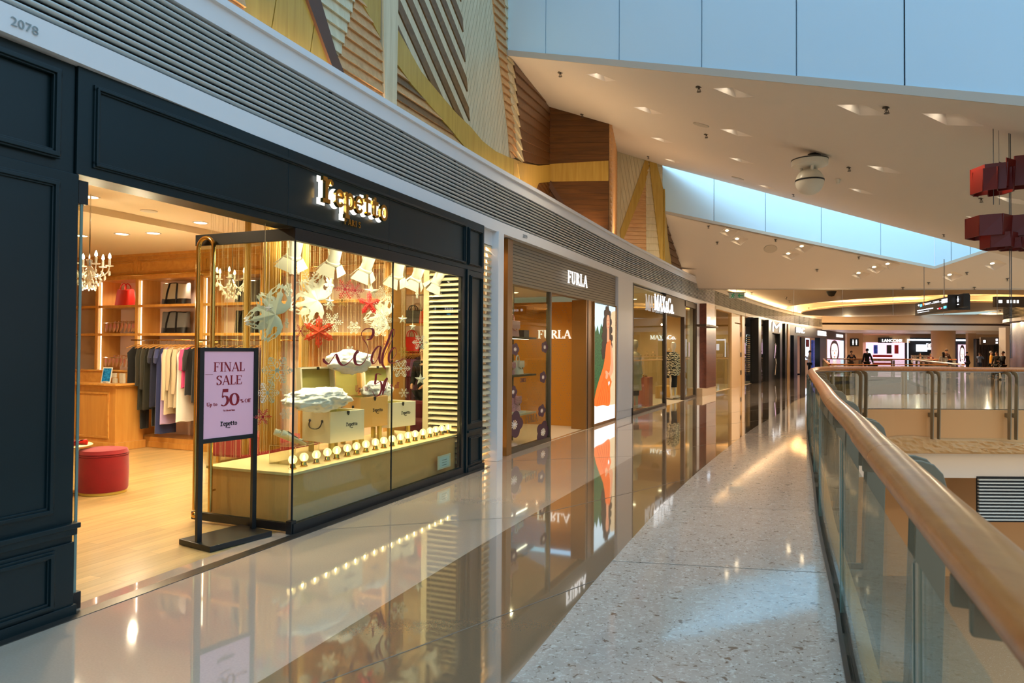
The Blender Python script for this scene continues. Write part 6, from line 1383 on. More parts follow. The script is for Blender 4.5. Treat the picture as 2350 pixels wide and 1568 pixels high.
flat('dress_fold', [[(.1+.11*k, .15), (.12+.11*k, .15), (.52+.03*k, .44), (.51+.03*k, .44)] for k in range(6)], 'poster_fold', 6)
flat('neck', [[(.57, .68), (.68, .69), (.67, .80), (.58, .80)]], 'poster_skin', 7); flat('face', [sp([(.60, .92), (.67, .91), (.69, .85), (.66, .79), (.60, .775), (.555, .82), (.555, .89)])], 'poster_skin', 8)
flat('eye', [[(.575, .865), (.60, .868), (.60, .873), (.575, .871)], [(.635, .868), (.665, .866), (.665, .872), (.635, .874)]], 'poster_hair', 9); flat('mouth', [[(.595, .812), (.64, .812), (.618, .803)]], 'poster_lip', 9); flat('nose', [[(.612, .85), (.622, .85), (.628, .83), (.606, .83)]], 'poster_fold', 9)
flat('arm', [sp([(.74, .66), (.80, .64), (.86, .52), (.88, .44), (.82, .40), (.66, .36), (.52, .40), (.50, .43), (.56, .43), (.66, .41), (.74, .45), (.76, .52)])], 'poster_skin', 10)
flat('clutch', [[(.50, .38), (.68, .24), (.80, .33), (.66, .40)]], 'poster_lip' if 0 else 'poster_orange', 11); flat('clutch_clasp', [[(.64, .30), (.70, .32), (.68, .34), (.63, .33)]], 'poster_white', 12)
flat('hand', [sp([(.52, .40), (.58, .42), (.62, .39), (.56, .36), (.50, .37)])], 'poster_skin', 13)
# shelves and bags in the window
fs = thing('display_shelf', 'bronze three tier window shelf of the bag shop', 'shelf', FO, FZ)
for z in (1.76, 1.15, .52): mb = MB(); mb.box(.25, 1.6, .18, .62, z-.03, z); obj('shelf_board', mb, 'bronze_dark' if z > .6 else 'stone_light', fs, bevel=.003)
for s_, t_ in ((.25, .62), (1.6, .62)): mb = MB(); mb.box(s_-.015, s_+.015, t_-.015, t_+.015, 0, 2.66); obj('upright', mb, 'bronze_dark', fs)
mb = MB()
for z in (1.725, 1.115): mb.box(.3, 1.55, .3, .33, z, z+.004)
obj('light_strip', mb, 'led_strip', fs)
def fbag(lab, m, s_, z, w, h, rz=0, t_=.36, chain=False):
    t = thing('handbag', lab, 'bag', F.w(s_, t_, z), FZ+rz); mb = MB(); rings = []
    for j in range(6):
        f = j/5; ww = w/2*(1-.12*f); dd = .075*(1-.45*f); rings.append([(ww*(abs(cos(a))**.3)*(1 if cos(a) > 0 else -1), dd*(abs(sin(a))**.5)*(1 if sin(a) > 0 else -1), h*f) for a in [2*pi*k/20+.05 for k in range(20)]])
    mb.loops(rings); obj('body', mb, m, t, smooth=True, auto=50)
    mb = MB(); mb.prism([(-w*.43, h*1.0), (w*.43, h*1.0), (w*.45, h*.55), (w*.1, h*.38), (-w*.1, h*.38), (-w*.45, h*.55)], XZ, -.05, -.08); obj('flap', mb, m, t, bevel=.006)
    mb = MB(); mb.ball((0, -.085, h*.46), .016, 10, 8, sc=(1, .5, 1)); obj('clasp', mb, 'brass', t, smooth=True)
    mb = MB(); mb.tube([tuple(v) for v in spline([(-w*.25, 0, h*.98), (-w*.2, 0, h*1.25), (0, 0, h*1.4), (w*.2, 0, h*1.25), (w*.25, 0, h*.98)], 4)], .012, 8); obj('handle', mb, m, t, smooth=True)
    return t
fbag('pink leather handbag on the top shelf of the bag shop window', 'leather_pink', .98, 1.76, .36, .26); fbag('pale grey handbag on the middle shelf of the bag shop window', 'leather_white', 1.22, 1.15, .3, .22, .1); fbag('small floral handbag at the left of the middle shelf', 'leather_floral', .84, 1.15, .26, .2, -.1); fbag('floral pink handbag on the lowest shelf of the bag shop window', 'leather_floral', 1.1, .55, .34, .24, .1)
mb = MB(); mb.box(.7, 1.25, .22, .52, .52, .55); obj('tray', mb, 'leather_white', fs)
mb = MB(); mb.box(1.34, 1.56, .3, .5, 1.761, 1.88); tag(obj('card_box', mb, 'black_metal', loc=FO, rz=FZ, bevel=.004), 'dark display block beside the pink bag on the top shelf', 'display block')
# flower decals on the glass
def decal(px, py, r_, lab):
    s_, z_ = F.ht(px, py, .008); sc = r_*F.w(s_, 0).y/1620; t = thing('flower_decal', lab, 'window sticker', F.w(s_, .006, z_), FZ, 'purple flower stickers on the glass'); mb = MB(); n = 60; P = []
    for i in range(n): a = 2*pi*i/n; rr = sc*(.78+.22*abs(cos(2.5*a))); P.append((rr*cos(a)*1.6, rr*sin(a)))
    ring_o = P; ring_i = [(x*.36, y*.36) for x, y in P]; mb.loops([[XZ(x, y, 0) for x, y in ring_o], [XZ(x, y, -.001) for x, y in ring_i]], 0, True, False); obj('petals', mb, 'decal_purple', t)
    mb = MB()
    for k in range(10): a = k*pi/5; mb.strip([(0, 0), (sc*.55*cos(a), sc*.33*sin(a))], [sc*.02, sc*.05], XZ, 0, -.0015)
    mb.prism([(sc*.14*cos(k*pi/6), sc*.1*sin(k*pi/6)) for k in range(12)], XZ, 0, -.0018); obj('stamens', mb, 'leather_white', t)
for px, py, r_, lab in ((1182, 802, 15, 'purple flower sticker left of the window centre, upper'), (1250, 797, 14, 'purple flower sticker at the right edge, uppermost'), (1246, 866, 14, 'purple flower sticker at the right edge, second down'), (1177, 900, 15, 'purple flower sticker at the left, above the floral bag'), (1243, 943, 15, 'purple flower sticker at the right edge, third down'), (1180, 975, 32, 'large purple flower sticker at the bottom left corner'), (1246, 992, 26, 'large purple flower sticker at the bottom right corner')): decal(px, py, r_, lab)
s_, z_ = F.ht(1220, 962, .008); mb = MB(); text(mb, 'FURLA', 0, 0, .12, d0=0, d1=-.0015, xs=1.1); tag(obj('window_lettering', mb, 'bronze_dark', loc=F.w(s_, .006, z_-.05), rz=FZ), 'small bronze lettering low on the window glass of the bag shop', 'lettering')
s_, z_ = F.ht(1200, 877, .008); mb = MB(); text(mb, ['C', 'H', 'I', 'N', 'E', 'S', 'E', ' ', 'N', 'E', 'W', ' ', 'Y', 'E', 'A', 'R'] if 'H' in GL else ['C', 'I', 'N', 'E', 'S', 'E'], 0, 0, .06, d0=0, d1=-.0015); tag(obj('window_lettering', mb, 'decal_purple', loc=F.w(s_, .006, z_), rz=FZ), 'thin line of capital lettering across the middle of the bag shop window', 'lettering')
for s_, t_ in ((.8, .3), (1.5, .8), (3.0, 1.2), (3.3, 2.6)): dlight(s_, t_, 2.655, 'round downlight in the bag shop ceiling', .06, 45, 'round downlights of the bag shop', F)
mb = MB(); mb.M = Matrix.Translation((3.1, .8, .002)); 
for i, c in enumerate('FURLA'): g_ = MB(); 
# ================================================================ FASHION SHOP (third shopfront)
M = Frame((2.873, 16.88), radians(25.4)); MO = M.w(0, 0); MZ = M.rz
mat('fawn_wall', (206, 172, 120), .7); mat('frame_brown', (74, 58, 44), .45); mat('pink_block', (214, 124, 102), .6); mat('mannequin', (226, 212, 190), .35); mat('coat_cream', (226, 206, 172), .8); mat('coat_grey', (66, 64, 66), .85)
m_, nt, b, out = new_mat('zigzag_knit'); N, L = nt.nodes, nt.links; tc = N.new('ShaderNodeTexCoord'); wv = N.new('ShaderNodeTexWave'); wv.wave_type = 'BANDS'; wv.bands_direction = 'Z'; wv.inputs['Scale'].default_value = 5; wv.inputs['Distortion'].default_value = 5; wv.inputs['Detail'].default_value = 1; wv.inputs['Detail Scale'].default_value = 3; L.new(tc.outputs['Object'], wv.inputs[0]); rmp = N.new('ShaderNodeValToRGB'); rmp.color_ramp.interpolation = 'CONSTANT'; rmp.color_ramp.elements[0].color = rgb((30, 26, 22)); rmp.color_ramp.elements[1].position = .5; rmp.color_ramp.elements[1].color = rgb((214, 198, 160)); L.new(wv.outputs[0], rmp.inputs[0]); L.new(rmp.outputs[0], b.inputs['Base Color']); b.inputs['Roughness'].default_value = .85
mb = MB(); mb.box(0, 8.7, -.02, 4, -.1, .002); struct(obj('floor', mb, 'stone_light', loc=MO, rz=MZ), 'pale floor of the fashion shop')
mb = MB(); mb.box(-.1, 8.7, .1, 4, 3.12, 3.16); struct(obj('ceiling', mb, 'cream_ceiling', loc=MO, rz=MZ), 'ceiling of the fashion shop')
mb = MB(); mb.box(8.6, 8.65, .1, 4, 0, 3.15); mb.box(0, 8.6, 3.95, 4, 0, 3.15); mb.box(-.1, 0, .1, 4, 0, 3.15); struct(obj('wall_fashion_shop', mb, 'fawn_wall', loc=MO, rz=MZ), 'fawn walls of the fashion shop')
mb = MB(); mb.box(-1.2, -.02, -.02, .5, .18, 3.2); mb.box(-1.2, -.02, .0, .5, 0, .18); struct(obj('column', mb, 'louver_white', loc=MO, rz=MZ, bevel=.006), 'white pillar between the bag shop and the fashion shop')
mb = MB(); mb.box(7.95, 8.75, -.03, .3, .12, 3.2); mb.box(7.95, 8.75, .0, .3, 0, .12); struct(obj('column', mb, 'louver_white', loc=MO, rz=MZ, bevel=.006), 'white pillar right of the fashion shop')
mf = thing('shopfront_surround', 'dark framed glass shopfront of the fashion shop', 'shopfront', MO, MZ)
mb = MB(); mb.box(.0, .06, -.02, .08, 0, 3.15); mb.box(0, 3.5, -.02, .08, 0, .07); mb.box(3.38, 3.5, -.02, .08, 0, 3.1); mb.box(5.9, 6.1, -.02, .1, 0, 2.62); mb.box(6.1, 7.95, -.02, .08, 0, .07); mb.box(7.75, 7.95, -.02, .08, 0, 3.15); mb.box(6.1, 7.9, -.02, .08, 2.98, 3.15); obj('frame', mb, 'frame_brown', mf)
mb = MB(); mb.box(3.5, 6.2, .0, .3, 2.62, 3.16); obj('sign_board', mb, 'frame_brown', mf)
for a, b in ((.06, 3.38), (6.1, 7.75)): mb = MB(); mb.box(a, b, .02, .032, .07, 3.1); raw('window_pane', mb, 'shop_glass', mf)
sg = thing('shop_sign', 'tall white illuminated lettering over the fashion shop entrance', 'sign', M.w(1.75, -.06, 2.62), MZ); x = 0
for c in ['M', 'A', 'X', '&', 'C', 'o', '.']:
    mb = MB(); s2 = .40 if c != '&' else .3; a = glyph(mb, c, 0, 0, s2*1.05, .16, .07, XZ, -.03, -.05, 0, xs=1.05); obj('letter', mb, 'letter_glow', sg, loc=(x, 0, 0)); x += a*1.02
a_, za = M.hs(1492, 779, 8.58); b_, zb = M.hs(1552, 779, 8.58)
sg = thing('shop_sign', 'white lettering on the inner wall behind the zigzag coat in the fashion shop', 'sign', M.w(8.57, a_, za), MZ-pi/2); tot = width(['M', 'A', 'X', '&', 'C', 'o', '.'], 1, 1.2); h = (a_-b_)/tot; x = 0
for c in ['M', 'A', 'X', '&', 'C', 'o', '.']: mb = MB(); a = glyph(mb, c, 0, 0, h, .2, .08, XZ, .0, -.03, 0, xs=1.2); obj('letter', mb, 'letter_glow', sg, loc=(x, 0, 0)); x += a
def manikin(lab, loc, rz, coat, legs='cloth_black', group=None, L=.75, z0=0):
    t = thing('mannequin', lab, 'mannequin', loc, rz, group)
    el = lambda z, a, b, n=18, y=0: [(a*cos(2*pi*k/n), y+b*sin(2*pi*k/n), z) for k in range(n)]
    mb = MB(); mb.loops([el(1.40, .05, .05), el(1.50, .045, .05), el(1.54, .05, .06), el(1.60, .07, .09), el(1.68, .075, .095), el(1.75, .06, .08), el(1.78, .02, .03)]); 
    for sx in (-1, 1): mb.tube([(sx*.08, 0, .9), (sx*.09, 0, .5), (sx*.09, .01, .28), (sx*.09, 0, .06)], [.08, .055, .045, .03], 12); mb.loops([[(sx*.09+.03*cos(a), -.05+.10*sin(a), z) for a in [2*pi*k/12 for k in range(12)]] for z in (0, .03, .06)])
    obj('body', mb, 'mannequin', t, smooth=True)
    mb = MB(); r = [el(1.46, .06, .06), el(1.43, .16, .09), el(1.38, .20, .11), el(1.2, .20, .12), el(1.0, .19, .13), el(1.45-L, .24, .15)]; mb.loops(r); obj('coat', mb, coat, t, smooth=True)
    for sx in (-1, 1): mb = MB(); mb.tube([(sx*.19, 0, 1.38), (sx*.25, .02, 1.12), (sx*.24, -.04, .86)], [.07, .06, .05], 12); obj('sleeve', mb, coat, t, smooth=True)
    for sx in (-1, 1): mb = MB(); mb.ball((sx*.24, -.05, .81), .035, 10, 8, sc=(.6, .9, 1.4)); obj('hand', mb, 'mannequin', t, smooth=True)
    mb = MB(); mb.loops([el(.95, .17, .12), el(.6, .14, .11), el(.32, .13, .10)]); obj('trousers', mb, legs, t, smooth=True)
    mb = MB(); mb.box(-.24, .24, -.2, .2, -.03, 0); obj('stand_base', mb, 'chrome', t, bevel=.004)
    return t
s_, t_ = M.hz(1545, 912, .06); mq = manikin('mannequin in a black and cream zigzag knit coat in the shop entrance', M.w(s_, t_, .06), MZ-.5, 'zigzag_knit')
s_, t_ = M.hz(1461, 942, .06); manikin('mannequin in a cream coat partly behind the white pillar', M.w(1.62, .38, .06), MZ-.3, 'coat_cream', L=1.0)
for i in range(4): garment('coat hanging behind the zigzag knit mannequin', ['g_black', 'g_beige', 'g_black', 'g_oat'][i], M.w(7.95+.11*i, .95, 1.6), MZ+1.2, .9, .4, .5, group='coats behind the mannequin')
s1, t1 = M.hz(1485, 940, 0); mb = MB(); mb.box(-.2, .2, -.25, .25, 0, .82); tag(obj('display_block', mb, 'pink_block', loc=M.w(3.0, .55), rz=MZ, bevel=.01), 'pink display block with shoes behind the fashion shop window', 'plinth')
shoe('ankle_shoe', 'tan ankle shoe on the pink display block, front', 'honey_wood', 'silver_leather', M.w(2.95, .45, .822), MZ, 1.2, 'shoes on the pink block', False); shoe('ankle_shoe', 'tan ankle shoe on the pink display block, rear', 'honey_wood', 'silver_leather', M.w(3.03, .62, .822), MZ, 1.2, 'shoes on the pink block', False)
mb = MB(); mb.box(6.3, 7.3, .5, 1.0, 0, .4); tag(obj('display_block', mb, 'drape_gold', loc=MO, rz=MZ, bevel=.01), 'low yellow display block behind the right pane of the fashion shop', 'plinth')
for s_, t_ in ((1.2, .7), (4.5, 1.2), (7.0, 1.0), (6.5, 2.6), (3, 2.6)): dlight(s_, t_, 3.115, 'round downlight in the fashion shop ceiling', .07, 75, 'round downlights of the fashion shop', M)
# ================================================================ SHOPS FURTHER ALONG
G = Frame((6.75, 24.95), radians(27.7)); GO = G.w(0, 0); GZ = G.rz
K = Frame((11.95, 34.45), radians(30.0)); KO = K.w(0, 0); KZ = K.rz
def pxb(mb, fr, x0, x1, z0, z1, t0=0, t1=.1, ref=820):
    a = fr.ht(x0, ref, t0)[0]; b = fr.ht(x1, ref, t0)[0]; mb.box(a, b, t0, t1, z0, z1); return mb
wood('walnut', (92, 42, 22), (118, 58, 32), .35, axis=0, scale=.4, coat=.3); mat('mauve_panel', (150, 112, 96), .25, coat=.3); mat('cream_panel', (222, 186, 138), .4)
glow('screen_white', (214, 226, 240), 1.6); glow('screen_pink', (236, 190, 214), 1.5); mat('goods_red', (190, 40, 44), .5); mat('goods_mix', (190, 170, 150), .5, var=.6, vscale=12)
pr = thing('pier_cladding', 'polished walnut clad pier with a small shelf right of the fashion shop', 'pier', GO, GZ)
mb = MB(); pxb(mb, G, 1612, 1622, .1, 3.2, 0, .3); obj('side_panel', mb, 'mauve_panel', pr); mb = MB(); pxb(mb, G, 1621, 1643, .28, 3.2, -.25, .3); obj('front_panel', mb, 'walnut', pr); mb = MB(); pxb(mb, G, 1612, 1643, 0, .28, -.22, .3); obj('plinth', mb, 'stone_beige', pr)
mb = MB(); pxb(mb, G, 1621, 1648, 2.35, 2.42, -.6, -.25); obj('shelf', mb, 'frame_brown', pr)
tag(obj('projector', pxb(MB(), G, 1627, 1630, 2.42, 2.70, -.5, -.45), 'screen_white', loc=GO, rz=GZ), 'small white lit box on the pier shelf', 'light box')
g1 = thing('shopfront_surround', 'glass shopfront with cream door leaves beyond the walnut pier', 'shopfront', GO, GZ)
mb = MB(); pxb(mb, G, 1679, 1686, 0, 3.15, -.05, .1); pxb(mb, G, 1703, 1709, 0, 3.15, -.05, .1); pxb(mb, G, 1733, 1740, 0, 3.15, -.05, .1); obj('frame', mb, 'cream_panel', g1)
mb = MB(); pxb(mb, G, 1686, 1703, 0, 2.75, 0, .06); obj('door_leaf', mb, 'cream_panel', g1); mb = MB(); pxb(mb, G, 1686, 1703, 2.8, 3.15, 0, .06); obj('transom_panel', mb, 'cream_panel', g1)
mb = MB(); [pxb(mb, G, 1700.5, 1702, z, z+.2, -.03, 0) for z in (.5, 1.3, 2.2)]; obj('hinge', mb, 'frame_brown', g1)
for x0, x1 in ((1644, 1679), (1709, 1733)): mb = MB(); pxb(mb, G, x0, x1, .03, 3.1, .02, .03); raw('window_pane', mb, 'shop_glass', g1)
mb = MB(); pxb(mb, G, 1620, 1745, -.1, .002, 0, 5); struct(obj('floor', mb, 'stone_light', loc=GO, rz=GZ)); mb = MB(); mb.box(-1, 10, 4.0, 4.1, 0, 3.2); mb.box(-1.2, 10, 0.1, 4.1, 3.16, 3.2); mb.box(9.2, 9.4, .2, 4, 0, 3.2); struct(obj('wall_third_shop', mb, 'fawn_wall', loc=GO, rz=GZ))
sh = thing('shelf_unit', 'stacked wooden slat shelves glowing behind the far pane', 'shelves', GO, GZ)
for k in range(17): mb = MB(); pxb(mb, G, 1716, 1731, .5+k*.11, .54+k*.11, .5, .9); obj('shelf_board', mb, 'cream_panel', sh)
mb = MB(); pxb(mb, G, 1716, 1731, .3, 2.45, .9, .95); obj('back_panel', mb, 'frame_brown', sh)
d_ = thing('display_screen', 'bright white screen over red goods in the glass shop', 'screen', GO, GZ); mb = MB(); pxb(mb, G, 1661, 1679, 1.85, 2.4, 1.2, 1.25); obj('screen', mb, 'screen_white', d_); mb = MB(); pxb(mb, G, 1661, 1679, .9, 1.15, 1.2, 1.5); obj('counter', mb, 'screen_white', d_); mb = MB(); pxb(mb, G, 1661, 1679, 1.3, 1.75, 1.2, 1.4); obj('goods', mb, 'goods_red', d_)
d_ = thing('display_screen', 'pair of bright white screens above the stacked shelves', 'screen', GO, GZ); mb = MB(); pxb(mb, G, 1714, 1722, 1.9, 2.5, 1.2, 1.25); pxb(mb, G, 1727, 1733, 1.9, 2.5, 1.2, 1.25); obj('screen', mb, 'screen_white', d_)
for s_, t_ in ((2, 1.5), (5, 1.5), (8, 1.5)): dlight(s_, t_, 3.15, 'downlight in the glass shop with cream doors', .1, 110, 'round downlights of the glass shop', G)
k1 = thing('shopfront_surround', 'black framed shopfront with a large zigzag letter M over the door', 'shopfront', KO, KZ)
mb = MB(); [pxb(mb, K, a, b, 0, 3.2, -.1, .3) for a, b in ((1741, 1747), (1764, 1772), (1790, 1795), (1802, 1809))]; obj('black_post', mb, 'black_metal', k1)
mb = MB(); pxb(mb, K, 1772, 1790, 2.55, 3.2, -.1, .1); obj('sign_board', mb, 'frame_brown', k1); mb = MB(); pxb(mb, K, 1772, 1790, 0, 2.5, .1, .2); obj('door_leaf', mb, 'black_metal', k1)
mb = MB(); xx = [K.ht(x, 820, -.12)[0] for x in (1773.5, 1774, 1781, 1789, 1789)]; mb.strip([(xx[0], 2.62), (xx[1], 3.1), (xx[2], 2.85), (xx[3], 3.1), (xx[4], 2.62)], .05, XZ, -.12, -.16); obj('letter', mb, 'letter_glow', k1)
mb = MB(); a = K.ht(1777, 820, -.1)[0]; mb.tube([(a, -.14, 2.0), (a-.1, -.2, 1.85), (a, -.14, 1.2)], .03, 6); mb.tube([(a+.15, -.14, 1.15), (a-.05, -.2, .9), (a, -.14, .3)], .03, 6); obj('pull_handle', mb, 'chrome', k1)
for x0, x1 in ((1747, 1764), (1795, 1802)): mb = MB(); pxb(mb, K, x0, x1, .03, 3.1, .05, .07); raw('window_pane', mb, 'shop_glass', k1)
mb = MB(); pxb(mb, K, 1795, 1802, .3, 3.0, .5, .55); obj('lit_panel', mb, 'screen_white', k1); mb = MB(); pxb(mb, K, 1749, 1753, .2, 2.4, .4, .5); obj('lit_strip', mb, 'screen_pink', k1)
mb = MB(); mb.box(-.5, 18, 3, 3.1, 0, 3.2); mb.box(-.5, 18, .1, 3, -.1, 0); mb.box(-.5, 18, .1, 3.1, 3.15, 3.2); struct(obj('wall_dark_shop', mb, 'black_gap', loc=KO, rz=KZ))
Q = Frame((15.8, 41.1), radians(33.5)); QO = Q.w(0, 0); QZ = Q.rz
k2 = thing('shopfront_surround', 'long dark fascia and posts of the cosmetics shops at the end of the curve', 'shopfront', QO, QZ)
mb = MB(); pxb(mb, Q, 1811, 1946, 2.55, 3.2, -.05, .2); obj('fascia', mb, 'frame_brown', k2)
mb = MB(); [pxb(mb, Q, a, b, 0, 2.55, -.05, .3) for a, b in ((1811, 1814), (1822, 1830), (1882, 1896), (1938, 1946))]; obj('post', mb, 'black_metal', k2); mb = MB(); pxb(mb, Q, 1809, 1812.5, 0, 3.2, -.1, .3); obj('stone_pilaster', mb, 'cream_panel', k2)
def flat_sign(fr, px0, px1, py, s, z, h, lab, m='letter_glow', t=-.09, xs=1.0):
    a = fr.ht(px0, py, t)[0]; b = fr.ht(px1, py, t)[0]; mb = sans(s, h, .05, 1, 'LEFT', .01); xm = max(v[0] for v in mb.v); k = (b-a)/xm; mb.v = [(x*k, y, z_) for x, y, z_ in mb.v]
    o = obj('shop_sign', mb, m, loc=fr.w(a, t, z), rz=fr.rz); tag(o, lab, 'sign'); return o
flat_sign(Q, 1828, 1846, 763, 'MAC', 2.75, .34, 'white three letter sign on the dark cosmetics fascia'); flat_sign(Q, 1877, 1896, 768, 'ESTEE LAUDER', 2.72, .34, 'white two word sign in the middle of the dark cosmetics fascia')
mb = MB(); a = Q.ht(1920, 770, -.08)[0]; b = Q.ht(1935, 770, -.08)[0]; n = 6
for k in range(n): mb.box(a+(b-a)*k/n, a+(b-a)*(k+.7)/n, -.1, -.06, 2.75, 2.98); 
tag(obj('shop_sign', mb, 'letter_glow', loc=QO, rz=QZ), 'row of small white sign characters at the right end of the dark fascia', 'sign')
mat('screen_face', (238, 214, 206), .5, emit=(244, 222, 216), es=1.2); mat('screen_blue', (40, 60, 130), .5, emit=(50, 80, 160), es=.6, var=.6, vscale=6)
def posterface(fr, x0, x1, z0, z1, t, lab, loc, rz, bgm='screen_pink', hair='poster_hair'):
    a = fr.ht(x0, 820, t)[0]; b = fr.ht(x1, 820, t)[0]; w, h = b-a, z1-z0; th = thing('lightbox_poster', lab, 'poster', fr.w(a, t, z0), fr.rz)
    def fl(nm, poly, m, d): mb = MB(); mb.prism([(x*w, y*h) for x, y in poly], XZ, .02 if d == 0 else 0, -.003*d-.002); obj(nm, mb, m, th)
    fl('panel', [(0, 0), (1, 0), (1, 1), (0, 1)], bgm, 0); fl('hair', sp([(.2, .35), (.18, .7), (.35, .95), (.65, .97), (.84, .75), (.85, .4), (.5, .3)]), hair, 1); fl('face', sp([(.26, .55), (.3, .8), (.5, .88), (.72, .8), (.76, .55), (.66, .34), (.5, .25), (.36, .33)]), 'screen_face', 2); fl('neck', [(.36, 0), (.7, 0), (.66, .4), (.4, .4)], 'screen_face', 2)
    for ex in (.38, .62): fl('eye', [(ex-.07, .62), (ex, .64), (ex+.07, .62), (ex, .605)], 'poster_hair', 3)
    fl('mouth', [(.42, .41), (.5, .43), (.6, .41), (.5, .37)], 'poster_lip', 3); fl('nose', [(.49, .6), (.52, .6), (.56, .5), (.46, .5)], 'poster_skin', 3)
posterface(Q, 1899, 1929, .25, 2.5, .0, 'large backlit poster of a woman\'s face beside the cosmetics shop', QO, QZ)
mb = MB(); pxb(mb, Q, 1932, 1936, .2, 2.5, 0, .1); tag(obj('light_column', mb, 'screen_white', loc=QO, rz=QZ), 'narrow white light column right of the large face poster', 'light')
th = thing('cosmetics_display', 'blue lit cosmetics display behind the person in white', 'display', QO, QZ); mb = MB(); pxb(mb, Q, 1865, 1881, .1, 2.4, .6, .7); obj('blue_panel', mb, 'screen_blue', th); mb = MB(); pxb(mb, Q, 1850, 1858, 1.0, 2.5, .5, .55); obj('white_panel', mb, 'screen_white', th); mb = MB(); pxb(mb, Q, 1851, 1857, 1.9, 2.4, .45, .5); obj('red_picture', mb, 'goods_red', th); mb = MB(); pxb(mb, Q, 1839, 1848, 0, 2.5, .0, .1); obj('grey_panel', mb, 'coat_grey', th); mb = MB(); pxb(mb, Q, 1815, 1821, .8, 2.5, .4, .5); obj('blue_strip', mb, 'screen_blue', th)
mb = MB(); mb.box(-.5, 12, 3, 3.1, 0, 3.2); mb.box(-.5, 12, 0.2, 3.1, 3.16, 3.2); struct(obj('wall_cosmetics', mb, 'frame_brown', loc=QO, rz=QZ))
# far end of the mall
YF = 60.0
def fb(mb, x0, x1, y0, y1, Y=YF, d=.3):
    a, b = atY(x0, y1, Y), atY(x1, y0, Y); mb.box(a.x, b.x, Y, Y+d, a.z, b.z); return mb
mb = MB(); mb.box(20, 60, 61.2, 61.5, -.1, 3.4); struct(obj('wall_far', mb, 'cream_panel'), 'far wall behind the shops')
mb = MB(); fb(mb, 1944, 1980, 765, 852, 56); struct(obj('wall_far_return', mb, 'stone_beige'), 'beige wall with the toilet sign')
s_ = thing('toilet_sign', 'small dark sign with two white figures on the beige wall', 'sign', atY(1961, 786, 55.9)); mb = MB(); mb.box(-.33, .33, -.02, .05, -.3, .3); obj('board', mb, 'black_metal', s_)
mb = MB()
for dx in (-.13, .13): mb.prism([(dx-.06, -.02), (dx+.06, -.02), (dx+.05, .1), (dx-.05, .1)], XZ, -.03, -.05); mb.prism([(dx-.04, -.2), (dx+.04, -.2), (dx+.04, 0), (dx-.04, 0)], XZ, -.03, -.05); mb.prism([(dx+.05*cos(k*pi/4), .17+.05*sin(k*pi/4)) for k in range(8)], XZ, -.03, -.05)
obj('figures', mb, 'letter_glow', s_)
fsx = thing('shopfront_surround', 'bright pink cosmetics shopfront in the far distance', 'shopfront', (0, 0, 0))
fb_ = lambda nm, m, q, par, **k: obj(nm, fb(MB(), *q, **k), m, par)
fb_('lit_opening', 'screen_pink', (1990, 2076, 786, 852), fsx, d=.2); fb_('fascia', 'cream_panel', (1982, 2088, 770, 786), fsx, Y=59.9); fb_('sign_board', 'black_metal', (2019, 2048, 775, 787), fsx, Y=59.6)
for a, b, m in ((1992, 2003, 'screen_white'), (2036, 2046, 'coat_grey'), (2024, 2032, 'screen_pink'), (2054, 2062, 'goods_red'), (2006, 2014, 'screen_blue')): fb_('picture', m, (a, b, 792, 812), fsx, Y=59.8, d=.1)
for k in range(3): fb_('goods_shelf', ['goods_red', 'goods_mix', 'goods_red'][k], (2004, 2048, 815+9*k, 820+9*k), fsx, Y=59.7, d=.1)
a = atY(2024, 785, 59.5); mb = sans('LANCOME', .26, .04, 1.0, 'LEFT', .01); tag(obj('shop_sign', mb, 'letter_glow', loc=a), 'white lettering on the black board over the far pink shop', 'sign')
f2 = thing('shopfront_surround', 'black far shopfront with pale lit border behind the column', 'shopfront', (0, 0, 0))
fb_('black_front', 'black_gap', (2080, 2222, 776, 852), f2, Y=60); fb_('border', 'screen_white', (2083, 2221, 779, 782), f2, Y=59.8, d=.05); fb_('border', 'screen_white', (2083, 2085, 782, 852), f2, Y=59.8, d=.05); fb_('border', 'screen_white', (2218.5, 2221, 782, 852), f2, Y=59.8, d=.05)
fb_('screen', 'screen_white', (2103, 2128, 791, 807), f2, Y=59.7, d=.05); fb_('goods', 'goods_mix', (2092, 2138, 816, 832), f2, Y=59.7, d=.1)
FQ = Frame((0, 59.6), pi/2)
def ff_(px): return atY(px, 815, 59.6).x
class _F: pass
posterface(FQ, 2126, 2139, .35+1.45, 2.35, 0, 'small poster face beside the white far screen', None, None, 'screen_white'); posterface(FQ, 2199, 2217, .1, 2.25, 0, 'tall pink backlit face poster right of the round column', None, None)
mb = MB(); fb(mb, 2222, 2240, 765, 852, 58); struct(obj('column', mb, 'stone_beige'), 'square pillar by the slatted far wall')
sl = thing('slatted_screen', 'dark vertical slatted screen at the far right', 'screen', (0, 0, 0)); fb_('panel', 'black_gap', (2240, 2306, 778, 856), sl, Y=56)
for k in range(12): fb_('slat', 'frame_brown', (2241+3.4*k, 2242.4+3.4*k, 779, 856), sl, Y=55.9, d=.08)
fb_('lit_counter', 'cream_panel', (2283, 2291, 818, 852), sl, Y=50)
